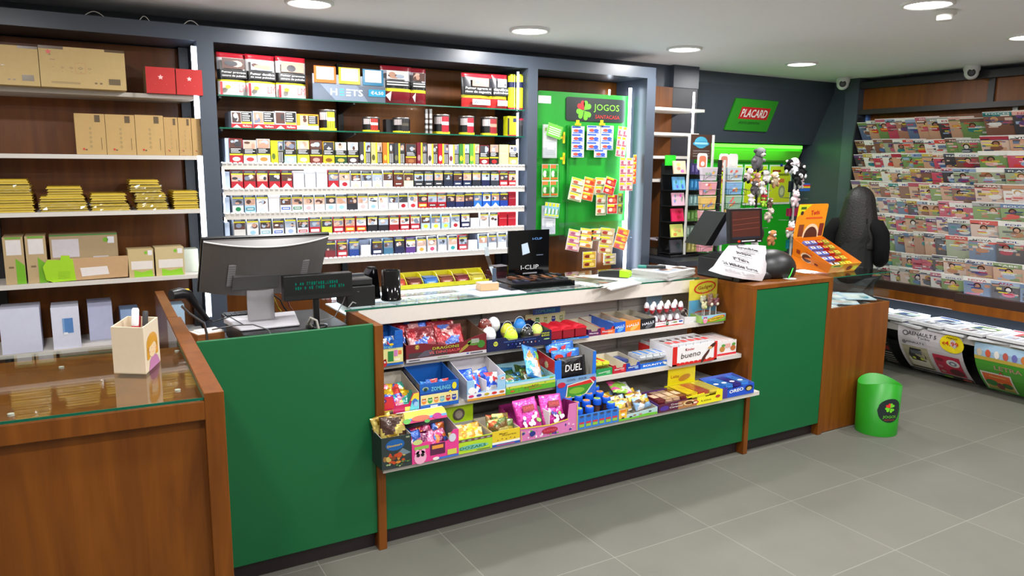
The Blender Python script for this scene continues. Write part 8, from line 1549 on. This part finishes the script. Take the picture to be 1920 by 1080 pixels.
def kid(q, e, tx, sh):
    q(0, 0, 1, 1, (70, 160, 40), 0); q(0, 0, 1, 1, (70, 160, 40), -.003); q(0, .78, 1, 1, (160, 190, 214), .001); q(0, .74, 1, .80, (206, 180, 70), .002); [e(.1+.16*k, .86, .05, .06, c, .003) for k, c in enumerate(((206, 190, 170), (206, 90, 60), (230, 226, 220), (190, 90, 80), (110, 110, 180), (206, 120, 60)))]
    tx('LETRA', .6, .64, .08, .5, (190, 150, 130), .003); tx('A', .45, .54, .07, .09, (196, 50, 60), .003); q(.05, .06, .62, .52, (226, 222, 214), .003); q(.08, .30, .59, .49, (226, 100, 40), .004); q(.08, .09, .59, .30, (206, 180, 90), .004); e(.2, .26, .12, .085, (50, 130, 60), .005); e(.48, .24, .10, .075, (60, 110, 50), .005); e(.34, .2, .07, .09, (130, 60, 60), .006); tx('Histórias', .36, .44, .035, .3, (240, 220, 120), .006); q(.08, .09, .59, .12, (140, 160, 70), .007)
sheet('hanging_poster', 'green hanging children poster with an orange picture book on the bench front', 3.12, 2.72, kid, .02, .44)
def blk(q, e, tx, sh):
    q(0, 0, 1, 1, (24, 22, 24), 0); q(0, 0, 1, 1, (24, 22, 24), -.003); q(.5, .9, 1, 1, (170, 50, 50), .001); tx('me', .6, .82, .07, .5, (230, 230, 230), .002); [q(.3, .72-.05*k, .9, .735-.05*k, (150, 140, 130), .002) for k in range(3)]; q(.3, .46, .9, .56, (150, 40, 46), .002); [q(.3, .38-.07*k, .95, .4-.07*k, (206, 200, 190), .002) for k in range(5)]
sheet('hanging_poster', 'narrow black hanging poster with white text lines at the left end of the bench front', 4.02, 3.86, blk)
# ================================================================ BIN
p = az(1621, 804, 0); t = thing('waste_bin', 'bright green plastic waste bin with a lottery clover badge, beside the glass display case', 'waste bin', (4.66, 2.985, 0.001)); r = .132; H_ = .352
n = 40; vs, fs = [], []; GB = (34, 142, 26)
for rr_ in (r, r-.004):
    for k in (0, 1):
        for i in range(n):
            a = 2*math.pi*i/n; zz = 0 if k == 0 else H_+.018*math.cos(2*(a-.9)); rad = rr_*(1+.05*k); vs.append((rad*math.cos(a), rad*math.sin(a), zz if rr_ == r else max(zz, .006)))
for i in range(n):
    j = (i+1) % n; fs += [(i, j, n+j, n+i), (2*n+j, 2*n+i, 3*n+i, 3*n+j), (n+i, n+j, 3*n+j, 3*n+i)]
fs += [tuple(range(2*n, 3*n))]; MB().add(vs, fs, GB, 's', True).build('bucket', t); bk_ = list(t.children)[-1]
# curved badge
mb = MB(); ac = R(-112)
def cyl(u, v, e): a = ac+u/r; rr2 = (r*(1+.05*v/H_))+e; return (rr2*math.cos(a), rr2*math.sin(a), v)
def cpoly(pts, c, e): 
    mb.add([cyl(u, v, e) for u, v in pts], [tuple(range(len(pts)))], c, 's')
def cstrip(cx, cy, R_, c, e, n_=16):    # disc as strips so that it follows the bin
    for i in range(n_):
        u0, u1 = -R_+2*R_*i/n_, -R_+2*R_*(i+1)/n_; h0, h1 = math.sqrt(max(0, R_*R_-u0*u0)), math.sqrt(max(0, R_*R_-u1*u1)); mb.add([cyl(cx+u0, cy-h0, e), cyl(cx+u1, cy-h1, e), cyl(cx+u1, cy+h1, e), cyl(cx+u0, cy+h0, e)], [(0, 1, 2, 3)], c, 's')
cstrip(0, .185, .083, (26, 40, 40), .001)
def hearts(cx, cy, r_, rot, c, e):
    P = []
    for i in range(18): a = 2*math.pi*i/18; hx = 16*math.sin(a)**3/17*r_; hy = (13*math.cos(a)-5*math.cos(2*a)-2*math.cos(3*a)-math.cos(4*a)+17)/17*r_; P.append((cx+hx*math.cos(rot)-hy*math.sin(rot), cy+hx*math.sin(rot)+hy*math.cos(rot)))
    cpoly(P, c, e)
hearts(-.005, .205, .019, R(35), (226, 50, 40), .003); hearts(-.005, .205, .019, R(-35), (110, 210, 40), .003); hearts(-.005, .205, .019, R(120), (110, 210, 40), .0035); hearts(-.005, .205, .019, R(215), (110, 210, 40), .0035)
vs_, fs_, W2, H2 = glyphs('JOGOS', .0, 0); mb.add([cyl(-.002+(x/W2-.5)*.09, .14+(y/H2-.5)*.024, .003) for x, y in vs_], fs_, (110, 210, 40), 's')
vs_, fs_, W2, H2 = glyphs('SANTACASA', .0, 0); mb.add([cyl(-.002+(x/W2-.5)*.07, .122+(y/H2-.5)*.009, .003) for x, y in vs_], fs_, (190, 60, 50), 's'); mb.build('badge', bk_)
# ================================================================ PERSON at the magazine rack
PX, PYY = 5.66, 3.96
t = thing('person', 'person with long dark hair in a black jacket, back turned, browsing the magazine rack', 'person', (PX, PYY, 0.0), R(20))
def skin(name, verts, edges, rad, c, m, parent, root=0, sub=2):
    me = bpy.data.meshes.new(name); me.from_pydata(verts, edges, []); o = bpy.data.objects.new(name, me); C.objects.link(o); o.parent = parent
    o.modifiers.new('skin', 'SKIN')
    if not me.skin_vertices: me.skin_vertices.new() if hasattr(me.skin_vertices, 'new') else None
    sv = me.skin_vertices[0].data if me.skin_vertices else None
    if sv:
        for i, r_ in enumerate(rad): sv[i].radius = (r_, r_) if not isinstance(r_, tuple) else r_; sv[i].use_root = (i == root)
    o.modifiers.new('sub', 'SUBSURF').levels = sub; o.modifiers['sub'].render_levels = sub
    a = me.attributes.get('Col') 
    me.materials.append(flatmat(c, m)); return o
_fm = {}
def flatmat(c, m):
    if (c, m) not in _fm:
        q, tt, b = newmat(m); b.inputs['Base Color'].default_value = (*lin(c), 1); b.inputs['Roughness'].default_value = .85 if 'cloth' in m else .5
        n = tt.nodes.new('ShaderNodeTexNoise'); n.inputs['Scale'].default_value = 120; bp_ = tt.nodes.new('ShaderNodeBump'); bp_.inputs['Strength'].default_value = .25; bp_.inputs['Distance'].default_value = .004
        tt.links.new(n.outputs[0], bp_.inputs['Height']); tt.links.new(bp_.outputs[0], b.inputs['Normal']); _fm[(c, m)] = q
    return _fm[(c, m)]
# she faces +X (the rack), head slightly down
V = [(0, 0, .88), (0, 0, 1.02), (.01, 0, 1.18), (.0, 0, 1.32), (.01, 0, 1.40), (.03, 0, 1.455),   # pelvis..neck
     (0, .085, .84), (.03, .09, .46), (.0, .095, .09), (.0, -.085, .84), (.05, -.09, .46), (.10, -.12, .09),
     (.0, .165, 1.33), (-.02, .215, 1.08), (.14, .165, 1.06), (.26, .12, 1.06), (.0, -.165, 1.33), (-.01, -.215, 1.08), (.15, -.165, 1.08), (.27, -.12, 1.09), (.12, .10, .05), (.38, -.125, .045)]
E_ = [(0, 1), (1, 2), (2, 3), (3, 4), (4, 5), (0, 6), (6, 7), (7, 8), (0, 9), (9, 10), (10, 11), (3, 12), (12, 13), (13, 14), (14, 15), (3, 16), (16, 17), (17, 18), (18, 19), (8, 20), (11, 21)]
Rr = [.13, .115, .125, .105, .06, .05, .088, .058, .04, .088, .058, .04, .04, .034, .03, .024, .04, .034, .03, .024, .033, .033]
skin('body', V, E_, Rr, (190, 140, 112), 'skin', t)
# clothes
cv = [(0, 0, .80), (0, 0, .98), (.01, 0, 1.18), (.0, 0, 1.34), (.01, 0, 1.405), (.0, .12, 1.34), (.0, -.12, 1.34)]
skin('black_jacket', cv, [(0, 1), (1, 2), (2, 3), (3, 4), (3, 5), (3, 6)], [.175, .165, .165, .155, .075, .10, .10], (9, 9, 10), 'jacket_cloth', t)
for s in (-1, 1):
    MB().tube([(0, s*.09, 1.37), (-.002, s*.15, 1.345), (-.01, s*.195, 1.28), (-.02, s*.215, 1.17), (-.01, s*.215, 1.07), (.05, s*.19, 1.045), (.16, s*.15, 1.055), (.26, s*.12, 1.07)], [.05, .075, .068, .060, .056, .052, .046, .04], (9, 9, 10), 'c', 14).build('sleeve', t)
skin('grey_trousers', [(0, 0, .88), (0, .085, .82), (.06, .09, .46), (.02, .095, .11), (0, -.085, .82), (.14, -.09, .46), (.27, -.12, .11)], [(0, 1), (1, 2), (2, 3), (0, 4), (4, 5), (5, 6)], [.145, .10, .07, .055, .10, .07, .055], (46, 46, 48), 'trouser_cloth', t)
# head with face
hd = MB(); HC = Vector((.055, 0, 1.545)); hd.sph(HC, .098, (196, 146, 118), 's', 20, (.92, .78, 1.12)); hd.sph(HC+Vector((.02, 0, -.055)), .062, (196, 146, 118), 's', 14, (.95, .85, .9))
hd.sph(HC+Vector((.092, 0, -.012)), .016, (200, 150, 122), 's', 8, (1.2, .8, 1.5)); hd.sph(HC+Vector((0, -.075, -.01)), .022, (190, 136, 110), 's', 8, (.6, .4, 1.2)); hd.sph(HC+Vector((0, .075, -.01)), .022, (190, 136, 110), 's', 8, (.6, .4, 1.2)); hd_ = hd.build('head', t)
fc = MB()
for s in (-1, 1): fc.sph(HC+Vector((.080, s*.030, .012)), .010, (240, 236, 232), 'k', 8, (.6, 1.2, .7)); fc.sph(HC+Vector((.086, s*.030, .012)), .005, (40, 26, 20), 'k', 6); fc.sph(HC+Vector((.083, s*.030, .032)), .014, (30, 20, 18), 'h', 6, (.3, 1, .2))
fc.sph(HC+Vector((.078, 0, -.052)), .018, (160, 80, 76), 's', 8, (.5, 1.1, .35)); fc.build('face', hd_)
# hair: cap plus long fall, with strands
hv = MB(); HR = (14, 9, 8)
rows = 14; cols = 22; vs = []
for j in range(rows+1):
    a = j/rows; z = HC.z+.122*math.cos(a/.25*math.pi/2) if a < .25 else HC.z-.40*(a-.25)/.75
    rad = .110*math.sin(max(.02, a/.25)*math.pi/2) if a < .25 else .110+.028*math.sin((a-.25)/.75*math.pi*.75)
    for i in range(cols+1):
        ph = R(58)+R(244)*i/cols; wv = 1+.035*math.sin(i*2.3+j*.2); x = HC.x-.012-.03*a+rad*math.cos(ph)*wv*(1-.2*a); y = rad*math.sin(ph)*wv*(.92+.35*max(0, a-.25))
        vs.append((x, y, z))
hv.add(vs, [(j*(cols+1)+i, j*(cols+1)+i+1, (j+1)*(cols+1)+i+1, (j+1)*(cols+1)+i) for j in range(rows) for i in range(cols)], HR, 'h', True)
ho = hv.build('hair', t); so = ho.modifiers.new('s', 'SOLIDIFY'); so.thickness = .02; so.offset = -1
sb_ = ho.modifiers.new('sub', 'SUBSURF'); sb_.levels = 1; sb_.render_levels = 1
# hands
for s, (hx, hy, hz) in ((1, (.27, .115, 1.062)), (-1, (.28, -.115, 1.092))):
    vs = [(0, 0, 0), (.045, 0, .005)]; ed = [(0, 1)]; rr2 = [.024, (.018, .034)]
    for k in range(4):
        b = len(vs); y = (k-1.5)*.017; L_ = (.030, .034, .032, .026)[k]; vs += [(.07, y, .008), (.07+L_, y, .006), (.07+L_*1.6, y, -.012)]; ed += [(1, b), (b, b+1), (b+1, b+2)]; rr2 += [.0088, .008, .007]
    b = len(vs); vs += [(.03, -s*.035, .01), (.055, -s*.045, .015)]; ed += [(0, b), (b, b+1)]; rr2 += [.011, .009]
    vs = [(hx+x, hy+y, hz+z) for x, y, z in vs]; skin('hand', vs, ed, rr2, (196, 146, 118), 'skin', t, sub=1)
t.scale = (1, 1, .966)
# shoes
for (x, y) in ((.05, .095), (.30, -.122)):
    mb = MB(); N_ = 14; prof = [(-.085, .03), (-.08, .04), (0, .042), (.08, .042), (.13, .03), (.15, .01)]
    vs = []
    for xx, wd_ in ((-.09, .028), (-.05, .036), (0, .037), (.05, .042), (.10, .044), (.145, .036), (.165, .015)):
        hh_ = .095 if xx < -.02 else .085 if xx < .03 else .06 if xx < .08 else .045
        for q in range(8): a = math.pi*q/7; vs.append((x+xx, y+wd_*math.cos(a), .022+hh_*math.sin(a)**.7))
    mb.add(vs, [(j*8+i, j*8+i+1, (j+1)*8+i+1, (j+1)*8+i) for j in range(6) for i in range(7)], (110, 108, 88), 'c', True)
    so_ = []
    for z in (0, .024):
        for q in range(16): a = 2*math.pi*q/16; so_.append((x+.04+.135*math.cos(a), y+.047*math.sin(a)*(1 if math.cos(a) > 0 else .85), z))
    mb.add(so_, [tuple(range(15, -1, -1)), tuple(range(16, 32))]+[(i, (i+1) % 16, (i+1) % 16+16, i+16) for i in range(16)], (226, 222, 214), 'k')
    for q in range(4): mb.tube([(x+.01+.022*q, y-.03, .085-.009*q), (x+.015+.022*q, y+.03, .088-.009*q)], .003, (226, 222, 214), 'c', 5)
    mb.build('sneaker', t)
